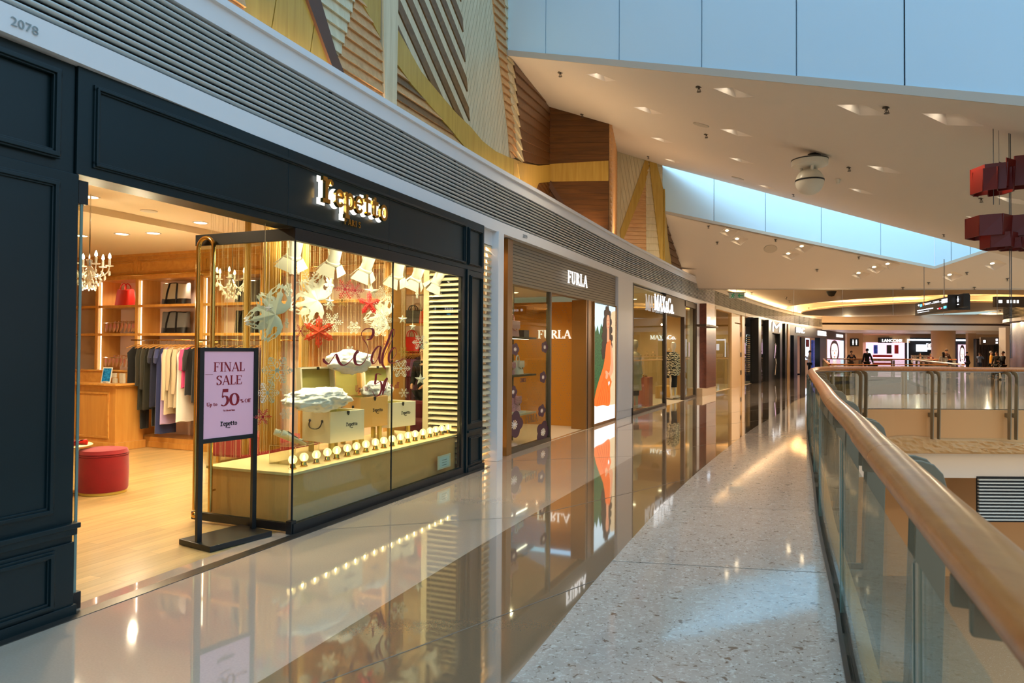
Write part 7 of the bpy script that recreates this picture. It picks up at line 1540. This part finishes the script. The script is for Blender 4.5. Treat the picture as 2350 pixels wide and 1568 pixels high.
# curved shop at the right edge
CC = (33.4, 31.9); CR = 9.2
def arc(z, r, a0=95, a1=250, n=36): return [(CC[0]+r*cos(radians(a0+(a1-a0)*k/n)), CC[1]+r*sin(radians(a0+(a1-a0)*k/n)), z) for k in range(n+1)]
mb = MB(); a, b = arc(0, CR-.3), arc(3.2, CR-.3); [mb.face([a[i], a[i+1], b[i+1], b[i]]) for i in range(36)]
wr = struct(obj('wall_right', mb, 'walnut', smooth=True), 'curved walnut shop wall at the right edge'); mb = MB()
for k in range(12):
    z = 3.3+k*.065; A = arc(z, CR); B = arc(z+.03, CR-.02); A2 = arc(z, CR-.1)
    for i in range(36): mb.face([A[i], A[i+1], B[i+1], B[i]]); mb.face([A[i], A[i+1], A2[i+1], A2[i]])
obj('louver_slats', mb, 'louver', wr); mb = MB()
for z0, z1, r0 in ((3.12, 3.28, CR+.02), (4.08, 4.3, CR+.02)):
    a, b, c = arc(z0, r0), arc(z1, r0), arc(z0, r0-.5); [(mb.face([a[i], a[i+1], b[i+1], b[i]]), mb.face([a[i], a[i+1], c[i+1], c[i]])) for i in range(36)]
obj('coping', mb, 'louver_white', wr); mb = MB(); a, b = arc(3.2, CR-.12), arc(4.1, CR-.12); [mb.face([a[i], a[i+1], b[i+1], b[i]]) for i in range(36)]; obj('louver_backing', mb, 'louver_dark', wr)
q = at(2308, 868, 0); mb = MB(); mb.box(q.x-.2, q.x+.25, q.y-.3, q.y+.3, 0, 3.15); struct(obj('column', mb, 'louver_white'), 'pale pillar at the corner of the curved right shop')
mb = MB(); q = at(2324, 872, 0); mb.box(q.x-.1, q.x+.12, q.y-.1, q.y+.1, 0, 2.6); obj('dark_jamb', mb, 'black_metal', wr)
# ================================================================ HANGING SIGNS AND LANTERNS
ds = thing('directory_sign', 'large black hanging directory sign with lit white and coloured symbols', 'sign', (0, 0, 0))
A, B = atY(2100, 725, 21.2), atY(2184, 712, 18.2); u = (B-A); u.z = 0; L_ = u.length; ds.location = A; ds.scale = (1, 1, .88); ds.rotation_euler = (0, 0, atan2(u.y, u.x))
mb = MB(); mb.box(0, L_, 0, .14, 0, .42); obj('cabinet', mb, 'dark_plastic', ds, bevel=.006)
mb = MB(); mb.box(L_*.2, L_*.2+.015, .06, .075, .42, 1.6); mb.box(L_*.75, L_*.75+.015, .06, .075, .42, 1.6); obj('hanger_rod', mb, 'steel', ds)
glow('sym_white', (240, 244, 255), 2.6); glow('sym_blue', (90, 190, 240), 2.2); glow('sym_orange', (255, 110, 40), 2.2); glow('sym_red', (230, 30, 40), 1.8)
def sym(lst, m, nm='symbol'):
    mb = MB()
    for x, z, w, h in lst: mb.box(x*L_/1.05, (x+w)*L_/1.05, -.006, -.001, z, z+h)
    obj(nm, mb, m, ds)
sym([(.10+.0, .33, .05, .018), (.30, .335, .2, .014), (.32, .30, .16, .014), (.56, .335, .16, .014), (.58, .30, .15, .014)]+[(.80+.035*k, .25, .02, .12) for k in range(5)]+[(.08+.055*k, .14, .04, .03) for k in range(9)]+[(.09+.03*k, .08, .022, .014) for k in range(12)]+[(.12, .3, .015, .06), (.52, .3, .04, .012), (.75, .3, .04, .012), (.68, .1, .03, .015), (.78, .1, .03, .015)], 'sym_white', 'lettering')
sym([(.17, .27, .06, .08), (.85, .08, .07, .07)], 'sym_blue'); sym([(.26, .30, .03, .08)], 'sym_orange'); sym([(.72, .08, .05, .05)], 'sym_red')
mb = MB(); mb.box(L_+.005, L_+.02, -.1, .42, .0, .45); mb.box(L_+.02, L_+.5, .1, .24, .06, .44); obj('side_cabinet', mb, 'dark_plastic', ds, bevel=.004)
mb = MB(); mb.box(L_+.13, L_+.17, .09, .098, .22, .34); mb.box(L_+.10, L_+.20, .09, .098, .28, .30); mb.box(L_+.11, L_+.19, .09, .098, .14, .165); mb.ball((L_+.15, .094, .37), .02, 8, 6, sc=(1, .2, 1)); obj('lift_symbol', mb, 'sym_white', ds)
q = atY(1691, 678, 27); ex = thing('exit_sign', 'small glass exit sign with a green running figure and arrow', 'sign', q)
mat('exit_green', (30, 130, 90), .4, emit=(30, 140, 96), es=.5); mb = MB(); mb.box(-.3, .3, 0, .03, -.12, .1); obj('panel', mb, 'well_panel', ex); mb = MB(); mb.box(-.34, .34, -.02, .05, .1, .13); mb.box(-.01, .01, 0, .02, .13, .9); obj('rail', mb, 'chrome', ex)
mb = MB(); mb.strip([(.05, -.01), (.25, -.01)], .016, XZ, -.001, -.008); mb.strip([(.12, .06), (.05, -.01), (.12, -.08)], .016, XZ, -.001, -.008); obj('arrow', mb, 'exit_green', ex)
mb = MB(); mb.strip([(-.14, .03), (-.17, -.03), (-.22, -.09)], .015, XZ, -.001, -.008); mb.strip([(-.17, -.03), (-.12, -.06), (-.14, -.1)], .013, XZ, -.001, -.008); mb.strip([(-.22, .02), (-.14, .03), (-.09, -.01)], .012, XZ, -.001, -.008); mb.ball((-.12, -.006, .07), .02, 8, 6, sc=(1, .3, 1)); obj('running_figure', mb, 'exit_green', ex)
ov = thing('overhead_sign', 'dark overhead sign with white symbols near the right curved shop', 'sign', atY(2316, 693, 30)); mb = MB(); mb.box(-.6, 2.4, 0, .15, -.22, .22); obj('board', mb, 'frame_brown', ov); mb = MB()
for k in range(4): mb.box(-.1+.14*k, -.02+.14*k, -.01, 0, -.05, .08)
mb.box(-.45, -.3, -.01, 0, -.05, .08); mb.box(.9, 1.1, -.01, 0, -.05, .1); mb.box(1.2, 1.4, -.01, 0, -.05, .1); obj('lettering', mb, 'sym_white', ov)
o2 = thing('overhead_sign', 'small dark overhead sign with white symbols in front of the slatted screen', 'sign', atY(2287, 783, 45)); mb = MB(); mb.box(-1.0, .9, 0, .15, -.24, .24); obj('board', mb, 'frame_brown', o2); mb = MB()
for k in range(4): mb.box(-.05+.2*k, .07+.2*k, -.01, 0, .02, .14); mb.box(-.05+.2*k, .07+.2*k, -.01, 0, -.16, -.06)
mb.box(-.85, -.7, -.01, 0, -.1, .05); obj('lettering', mb, 'sym_white', o2)
# pictograms above: unit number on the louver band
for s, px, py, h, lab in (('2078', 57, 57, .05, 'grey shop number 2078 on the white strip under the louvres'), ('2079', 1205, 551, .06, 'tiny shop number 2079 on the white strip above the bag shop')):
    u_, z_ = BAND.offset(-.045).hit(px, py); q = BAND.offset(-.046).pos(u_); mb = sans(s, h, .002, 1.1, 'CENTER'); a, b = BAND.pos(u_), BAND.pos(u_+.1); rz = atan2(b.y-a.y, b.x-a.x)
    tag(obj('shop_number', mb, 'steel', loc=(q.x, q.y, 3.25), rz=rz), lab, 'number')
# red folded lanterns
mat('lantern_red', (96, 14, 6), .42, trans=0); mat('wire_grey', (70, 74, 78), .4, metal=.6)
def lantern(lab, px, py, Y, layers):
    """open box-like lanterns of big folded panels; layers = (dx, dz, width, height, rise per panel) in photo pixels"""
    c = atY(px, py, Y); k = Y/1620; t = thing('red_lantern', lab, 'lantern', c, 0, 'red lanterns hanging over the void')
    for i, (dx, dz, ww, hh, st) in enumerate(layers):
        mb = MB(); n = 4; w = ww*k/n; D = .42-.06*i
        for j in range(n):
            x0 = dx*k-ww*k/2+w*j; x1 = x0+w*.98; y0, y1 = (.10, .0) if j % 2 == 0 else (.0, .10); zb = dz*k-hh*k/2+st*k*j*.55; zt = dz*k+hh*k/2+st*k*j
            for ya, yb in ((y0, y1), (D-y0, D-y1)):
                mb.hexa([(x0, ya, zb), (x1, yb, zb), (x1, yb+.012, zb), (x0, ya+.012, zb), (x0-.01, ya-.015, zt), (x1+.01, yb-.015, zt), (x1+.01, yb-.003, zt), (x0-.01, ya-.003, zt)])
        for e, yy in ((dx*k-ww*k/2, .10), (dx*k+ww*k/2, .10)):
            zb = dz*k-hh*k/2+(st*k*1.6 if e > dx*k else 0); mb.box(e-.006, e+.006, yy, D-yy, zb, zb+hh*k)
        obj('folded_shade', mb, 'lantern_red', t)
    return t
lantern('red folded lantern at the right edge, upper one with stepped panels', 2345, 410, 7.0, [(0, 8, 140, 60, 10), (-38, 2, 72, 52, 0)])
lantern('red folded lantern at the right edge, lower one', 2338, 522, 7.0, [(0, 8, 150, 48, 0), (14, -26, 126, 34, 0), (30, -34, 90, 24, 0)])
for i, px in enumerate((2277, 2290, 2313, 2316.5)):
    Y = 7.2; a, b = atY(px, -60, Y), atY(px, 470 if i in (0, 1) else 840, Y); b.z = max(b.z, 1.5); mb = MB(); mb.cyl((a.x, Y, b.z if i < 2 else b.z), (a.x, Y, 8.5), .0035 if i != 1 else .002, seg=6); o = obj('suspension_wire', mb, 'wire_grey')
    tag(o, 'thin vertical lantern wire at the right edge, '+['leftmost', 'second from the left', 'third, reaching furthest down', 'last, beside the long one'][i], 'wire', 'lantern suspension wires')
# ================================================================ PEOPLE
def skin(name, parent, nodes, edges, m, lev=2, root=0):
    me = bpy.data.meshes.new(name); me.from_pydata([n[0] for n in nodes], edges, []); me.materials.append(MATS[m]); o = bpy.data.objects.new(name, me); COL.objects.link(o); o.parent = parent
    sk = o.modifiers.new('skin', 'SKIN'); sk.use_smooth_shade = True
    bm = bmesh.new(); bm.from_mesh(me); ly = bm.verts.layers.skin.verify(); bm.verts.ensure_lookup_table()
    for i, v in enumerate(bm.verts):
        r = nodes[i][1]; v[ly].radius = (r if isinstance(r, tuple) else (r, r)); v[ly].use_root = (i == root)
    bm.to_mesh(me); bm.free(); ss = o.modifiers.new('sub', 'SUBSURF'); ss.levels = lev; ss.render_levels = lev
    return o
for n, c in {'p_black': (20, 20, 24), 'p_navy': (28, 32, 54), 'p_darkgrey': (54, 54, 58), 'p_white': (226, 228, 232), 'p_blue': (140, 160, 190), 'p_wine': (96, 22, 26), 'p_yellow': (226, 160, 50), 'p_denim': (52, 62, 84), 'p_brown': (92, 62, 44), 'p_tan': (176, 150, 120), 'hair_brown': (62, 40, 28), 'hair_grey': (170, 160, 150), 'case_black': (30, 34, 42)}.items(): mat(n, c, .75)
def person(lab, loc, face, top, legs, hair='hair_black', h=1.68, pose=None, long_hair=False, coat=False, group=None, legskin=False):
    """face = heading (radians, 0 looks along +x); pose: dict of elbow/hand offsets, step"""
    k = h/1.68; po = pose or {}; t = thing('person', lab, 'person', loc, face-pi/2, group); t.scale = (k,)*3
    # local: +y is forward
    lean = po.get('lean', 0); st_ = po.get('step', .0); sh = (.0, lean, 1.36)
    eL, hL = po.get('L', ((-.25, -.02, 1.08), (-.24, .08, .84))); eR, hR = po.get('R', ((.25, -.02, 1.08), (.24, .08, .84)))
    def arm(e, hnd, sx): return [((sx*.17, lean, 1.38), .05), (e, .04), (hnd, .028)]
    nodes = [((0, 0, .92), (.12, .10)), ((0, lean*.4, 1.1), (.105, .08)), ((0, lean, 1.30), (.13, .09)), ((0, lean, 1.42), (.06, .05)), ((0, lean*1.15, 1.47), .045), ((0, lean*1.2+.01, 1.53), (.05, .06)), ((0, lean*1.25+.01, 1.60), (.068, .08)), ((0, lean*1.25+.0, 1.66), (.045, .055))]
    edges = [(0, 1), (1, 2), (2, 3), (3, 4), (4, 5), (5, 6), (6, 7)]
    for sx, (e, hn) in ((-1, (eL, hL)), (1, (eR, hR))):
        n0 = len(nodes); nodes += arm(e, hn, sx); d = (Vector(hn)-Vector(e)).normalized()*.06; nodes.append((tuple(Vector(hn)+d), .022)); edges += [(2, n0), (n0, n0+1), (n0+1, n0+2), (n0+2, n0+3)]
        for q in range(5):
            a = (q-2)*.012; sp_ = Vector((a*1.2, 0, 0)); f0 = Vector(hn)+d+sp_*.8 if q < 4 else Vector(hn)+d*.3+Vector((-sx*.022, .01, 0)); f1 = f0+d*(.6-.08*abs(q-1.5)) ; m0 = len(nodes); nodes += [(tuple(f0), .009), (tuple(f1), .007)]; edges += [(n0+3, m0), (m0, m0+1)]
    for sx, fy in ((-1, st_), (1, -st_)):
        n0 = len(nodes); nodes += [((sx*.09, 0, .86), .085), ((sx*.10, fy*.6+.02, .48), .055), ((sx*.10, fy-.01, .26), .05), ((sx*.10, fy-.02, .08), .034), ((sx*.11, fy+.06, .035), (.036, .03)), ((sx*.11, fy+.14, .025), (.034, .022))]; edges += [(0, n0)]+[(n0+i, n0+i+1) for i in range(5)]
    skin('body', t, nodes, edges, 'skin_light', 2)
    # clothing a little larger than the body
    cn = [((0, 0, .84 if not coat else .62), (.165, .13)), ((0, lean*.3, 1.0), (.145, .115)), ((0, lean*.6, 1.16), (.13, .105)), ((0, lean, 1.33), (.16, .112)), ((0, lean, 1.43), (.075, .065))]; ce = [(0, 1), (1, 2), (2, 3), (3, 4)]
    for sx, (e, hn) in ((-1, (eL, hL)), (1, (eR, hR))):
        n0 = len(cn); w_ = Vector(e).lerp(Vector(hn), .88); cn += [((sx*.175, lean, 1.375), .066), (e, .056), (tuple(w_), .042)]; ce += [(3, n0), (n0, n0+1), (n0+1, n0+2)]
    skin('top', t, cn, ce, top, 2)
    ln_ = [((0, 0, .90), (.155, .125))]; le = []
    for sx, fy in ((-1, st_), (1, -st_)):
        n0 = len(ln_); ln_ += [((sx*.09, 0, .82), .10), ((sx*.10, fy*.6+.02, .48), .075), ((sx*.10, fy-.01, .28 if not legskin else .46), .062), ((sx*.10, fy-.02, .10 if not legskin else .44), .055)]; le += [(0, n0), (n0, n0+1), (n0+1, n0+2), (n0+2, n0+3)]
    skin('trousers', t, ln_, le, legs, 2)
    hy = lean*1.25; mb = MB(); rings = []
    for j in range(9):
        a = -.25+1.82*j/8; rr = max(cos(a), .02); rings.append([(.088*rr*cos(2*pi*q/16), hy-.012+.10*rr*sin(2*pi*q/16)*(1 if sin(2*pi*q/16) < 0 else .78), 1.605+.112*sin(a)) for q in range(16)])
    mb.loops(rings); 
    if long_hair: mb.loops([[(.08*cos(2*pi*q/12), hy-.06+.045*sin(2*pi*q/12), z) for q in range(12)] for z in (1.32, 1.42, 1.55, 1.64)])
    obj('hair', mb, hair, t, smooth=True)
    mb = MB()
    for sx in (-1, 1): mb.ball((sx*.028, hy+.085, 1.585), .009, 8, 6, sc=(1.3, .5, .7))
    obj('eyes', mb, 'hair_black', t, smooth=True); mb = MB(); mb.ball((0, hy+.092, 1.56), .011, 8, 6, sc=(.8, 1.2, 1.7)); 
    for sx in (-1, 1): mb.ball((sx*.078, hy+.005, 1.575), .014, 8, 6, sc=(.5, .9, 1.6))
    obj('nose_and_ears', mb, 'skin_light', t, smooth=True); mb = MB(); mb.ball((0, hy+.086, 1.53), .012, 8, 6, sc=(1.6, .5, .5)); obj('mouth', mb, 'goods_red', t, smooth=True)
    for sx, fy in ((-1, st_), (1, -st_)): mb = MB(); mb.loops([[(sx*.11+w*cos(a), fy+.06+l*sin(a), z) for a in [2*pi*q/14 for q in range(14)]] for z, w, l in ((0, .042, .125), (.03, .045, .128), (.06, .036, .09), (.085, .03, .05))]); obj('shoe', mb, 'p_black', t, smooth=True)
    return t
def gp(px, py): return at(px, py, 0)
as_, at_ = R.hs(976, 830, 7.6)
AP = R.w(7.6, as_, 0)
person('shop assistant in a black dress with short black hair, looking down by the clothes', AP, RZ+pi*.95, 'cloth_black', 'cloth_black', h=1.60, pose={'L': ((-.22, .05, 1.1), (-.12, .22, .98)), 'R': ((.22, .05, 1.1), (.12, .22, .98)), 'lean': .04}, coat=True)
person('person in a long white jacket standing by the cosmetics shops', gp(1858, 864), radians(150), 'p_white', 'p_black', h=1.62, pose={'L': ((-.24, .1, 1.12), (-.08, .24, 1.3)), 'R': ((.24, .1, 1.12), (.08, .24, 1.3))}, coat=True)
person('person in a dark jacket leaning with folded arms on the rail at the left', gp(1953, 861), radians(-100), 'p_navy', 'p_black', 'hair_brown', h=1.62, pose={'L': ((-.30, .12, 1.10), (-.05, .30, 1.06)), 'R': ((.30, .12, 1.10), (.05, .30, 1.06)), 'lean': .1})
person('person in a dark grey jacket seen from behind, pulling a suitcase', gp(1990, 865), radians(95), 'p_darkgrey', 'p_black', 'hair_black', h=1.76, pose={'R': ((.27, -.05, 1.08), (.30, -.1, .82)), 'step': .08})
q = gp(2003, 866); sc_ = thing('suitcase', 'black upright wheeled suitcase beside the person in dark grey', 'suitcase', q, .1); mb = MB(); mb.box(-.27, .27, -.15, .15, .07, .78); obj('shell', mb, 'case_black', sc_, bevel=.05)
mb = MB(); mb.tube([(-.12, .1, .78), (-.12, .1, 1.02), (.12, .1, 1.02), (.12, .1, .78)], .012, 6); obj('pull_handle', mb, 'steel', sc_)
for x in (-.2, .2):
    for y in (-.1, .1): mb = MB(); mb.cyl((x-.015, y, .035), (x+.015, y, .035), .035, seg=12); mb.box(x-.01, x+.01, y-.01, y+.01, .03, .08); obj('wheel', mb, 'p_black', sc_)
person('person in black with dark hair leaning on the rail left of the column', gp(2110, 862), radians(-95), 'p_black', 'p_black', 'hair_black', h=1.5, pose={'L': ((-.28, .12, 1.1), (-.05, .28, 1.06)), 'R': ((.28, .12, 1.1), (.05, .28, 1.06)), 'lean': .08})
person('person in a wine red jacket leaning on the rail left of the column', gp(2134, 862), radians(-90), 'p_wine', 'p_black', 'hair_black', h=1.5, pose={'L': ((-.28, .12, 1.1), (-.05, .28, 1.06)), 'R': ((.28, .12, 1.1), (.05, .28, 1.06)), 'lean': .08})
person('woman in a pale blue top with a dark bag, seen from behind at the rail', gp(2165, 866), radians(80), 'p_white', 'p_black', 'hair_black', h=1.58, pose={'R': ((.26, .05, 1.1), (.2, .22, 1.06)), 'step': .05}, long_hair=True)
person('tall man in a dark brown jacket beside the woman in pale blue', gp(2172, 863), radians(100), 'p_brown', 'p_black', 'hair_brown', h=1.78)
handb = thing('shoulder_bag', 'dark shoulder bag carried by the woman in pale blue', 'bag', gp(2178, 866)+Vector((0, -.1, .78)), 0); mb = MB(); mb.box(-.14, .14, -.06, .06, 0, .28); obj('body', mb, 'p_navy', handb, bevel=.03); mb = MB(); mb.tube([(-.1, 0, .27), (-.1, 0, .6), (.0, .02, .66), (.1, 0, .27)], .01, 6); obj('strap', mb, 'p_navy', handb)
person('person in dark clothes with a raised hand near the slatted screen', gp(2220, 858), radians(-60), 'p_black', 'p_black', h=1.6, pose={'R': ((.22, .12, 1.2), (.08, .2, 1.42))})
person('person in a blue denim shirt holding both hands to the face', gp(2248, 857), radians(-90), 'p_blue', 'p_denim', 'hair_brown', h=1.55, pose={'L': ((-.26, .16, 1.2), (-.08, .16, 1.45)), 'R': ((.26, .16, 1.2), (.08, .16, 1.45))})
person('bald headed person in a black vest over yellow sleeves walking', gp(2275, 866), radians(-30), 'p_yellow', 'p_black', 'hair_grey', h=1.66, pose={'step': .12})
person('person in black walking, left of the pair near the right pillar', gp(2287, 868), radians(200), 'p_black', 'p_black', 'hair_brown', h=1.62, pose={'step': .2}); person('person in black holding a small phone near the right pillar', gp(2302, 872), radians(170), 'p_black', 'p_black', h=1.64, pose={'L': ((-.24, .08, 1.1), (-.1, .26, 1.12)), 'R': ((.24, .08, 1.1), (.1, .26, 1.12))})
# lights of the far part: added spots with no fittings, and the uplights hidden behind the louvre coping
for x, y in ((12, 28.5), (14.5, 36), (19, 44), (24, 29.5), (29, 47), (31, 33), (23, 55), (29, 56), (35, 56), (41, 56), (10, 22), (16, 22.5), (22, 22.5), (28, 22.5)):
    spot('far_fill', (x, y, 4.2 if y < 50 else 3.1), (x, y, 0), 520 if y < 50 else 300, (1, .78, .50), 150, .7, .08)  # fill spots added to brighten the far floor and ceiling
for k in range(22):
    u_ = 3+k*2.5
    if u_ > BL-1: break
    q = BAND.pos(u_, .3); n_ = BAND.pos(u_+.1, .3)-q; area('coping_uplight', (q.x, q.y, 4.115), 2.2, 70 if u_ > 30 else 4 if u_ > 18 else 16, (1, .72, .42), (pi+radians(20 if u_ > 30 else 0), 0, atan2(n_.y, n_.x)), sy=.1)
for i in range(8): a = i*pi/4; area('cove_light', (E_[0]+E_[2]*.72*cos(a), E_[1]+E_[3]*.72*sin(a), Z4-.15), 1.4, 170, (1, .68, .32), (pi, 0, 0))
for x in (24, 29, 34, 40): spot('far_ceiling_fill', (x, 50.5, 3.72), (x-2, 38, 4.9), 700, (1, .78, .52), 130, 1, .05)  # unseen spots added on the bulkhead to raise the far ceiling
for x, y in ((10, 12), (16, 13), (22, 14), (8, 6), (28, 15)): spot('lower_fill', (x, y, -2.4), (x+1, y+4, -6), 250, (1, .8, .55), 160, .8, .1)  # unseen spots added to brighten the level below
for x, y in ((9, 14), (13, 14.5), (17, 15)): spot('void_fill', (x, y, 4.0), (x+.5, 19.5, -1), 90, (1, .78, .52), 80, .8, .1)  # unseen spots added over the void to brighten the far slab face
area('skylight_daylight', (9.5, 18.6, 9.8), 13, 520, (.58, .84, 1), (radians(22), 0, radians(3)), sy=2.4)
# ================================================================ one mesh per separate piece
def split_loose(o):
    me = o.data; n = len(me.vertices); par = list(range(n))
    def find(a):
        while par[a] != a: par[a] = par[par[a]]; a = par[a]
        return a
    for e in me.edges: par[find(e.vertices[0])] = find(e.vertices[1])
    groups = {}
    for p in me.polygons: groups.setdefault(find(p.vertices[0]), []).append(p)
    if len(groups) < 2 or len(groups) > 12: return
    nm = o.name.split('.')[0]; first = True
    for ps in groups.values():
        vi = sorted({v for p in ps for v in p.vertices}); mp = {v: i for i, v in enumerate(vi)}
        m2 = bpy.data.meshes.new(nm); m2.from_pydata([me.vertices[v].co[:] for v in vi], [], [[mp[v] for v in p.vertices] for p in ps])
        for m in me.materials: m2.materials.append(m)
        m2.polygons.foreach_set('use_smooth', [p.use_smooth for p in ps])
        c = o.copy(); c.data = m2; COL.objects.link(c)
    bpy.data.objects.remove(o)
SPLIT = {'window_frame', 'frame', 'black_post', 'pane_joint', 'crossbar', 'patch_fitting', 'door_rail', 'hinge', 'hanger_rod', 'strut', 'post', 'post_pair', 'handle_boss', 'door_leaf', 'screen', 'leg_frame', 'figures', 'eye', 'lit_strip', 'clothes_rail', 'side_cabinet', 'right_pier', 'bar', 'pull_handle'}
for o in list(COL.objects):
    if o.type == 'MESH' and o.parent and o.name.split('.')[0] in SPLIT and not o.children: split_loose(o)
# ================================================================ WORLD, CAMERA
w = bpy.data.worlds.new('World'); SC.world = w; w.use_nodes = True; nt = w.node_tree; N, L = nt.nodes, nt.links; N.clear()
out = N.new('ShaderNodeOutputWorld'); bg = N.new('ShaderNodeBackground'); tc = N.new('ShaderNodeTexCoord'); sx = N.new('ShaderNodeSeparateXYZ'); L.new(tc.outputs['Generated'], sx.inputs[0])
cr = N.new('ShaderNodeValToRGB'); mr = N.new('ShaderNodeMapRange'); mr.inputs[1].default_value = -1; mr.inputs[2].default_value = 1; L.new(sx.outputs[2], mr.inputs[0]); L.new(mr.outputs[0], cr.inputs[0])
el = cr.color_ramp.elements; el[0].position = .0; el[0].color = (.10, .08, .06, 1); el[1].position = 1; el[1].color = (.25, .50, .76, 1)
for p, c in ((.46, (.22, .175, .14, 1)), (.53, (.25, .215, .185, 1)), (.59, (.24, .40, .54, 1)), (.72, (.24, .42, .60, 1))):
    e = el.new(p); e.color = c
L.new(cr.outputs[0], bg.inputs[0]); bg.inputs[1].default_value = 2.1; L.new(bg.outputs[0], out.inputs[0])
cam = bpy.data.cameras.new('Camera'); co = bpy.data.objects.new('Camera', cam); COL.objects.link(co); SC.camera = co
cam.sensor_width = 36; cam.lens = 36*FPX/2350; cam.shift_y = -12/2350; cam.clip_start = .05; cam.clip_end = 300
cam.dof.use_dof = True; cam.dof.focus_distance = 9.5; cam.dof.aperture_fstop = 4.5
co.matrix_world = Matrix.Translation((0, 0, EYE)) @ Matrix.Rotation(pi/2+PITCH, 4, 'X') @ Matrix.Rotation(ROLL, 4, 'Z')
vs = SC.view_settings; vs.view_transform = 'Standard'; vs.look = 'None'; vs.gamma = 1; vs.use_curve_mapping = False; vs.exposure = 0.3
SC.cycles.max_bounces = 10; SC.cycles.diffuse_bounces = 3; SC.cycles.glossy_bounces = 4; SC.cycles.transparent_max_bounces = 20; SC.cycles.use_adaptive_sampling = True; SC.cycles.adaptive_threshold = .06; SC.cycles.adaptive_min_samples = 16; SC.cycles.sample_clamp_indirect = 6
SC.cycles.use_denoising = True
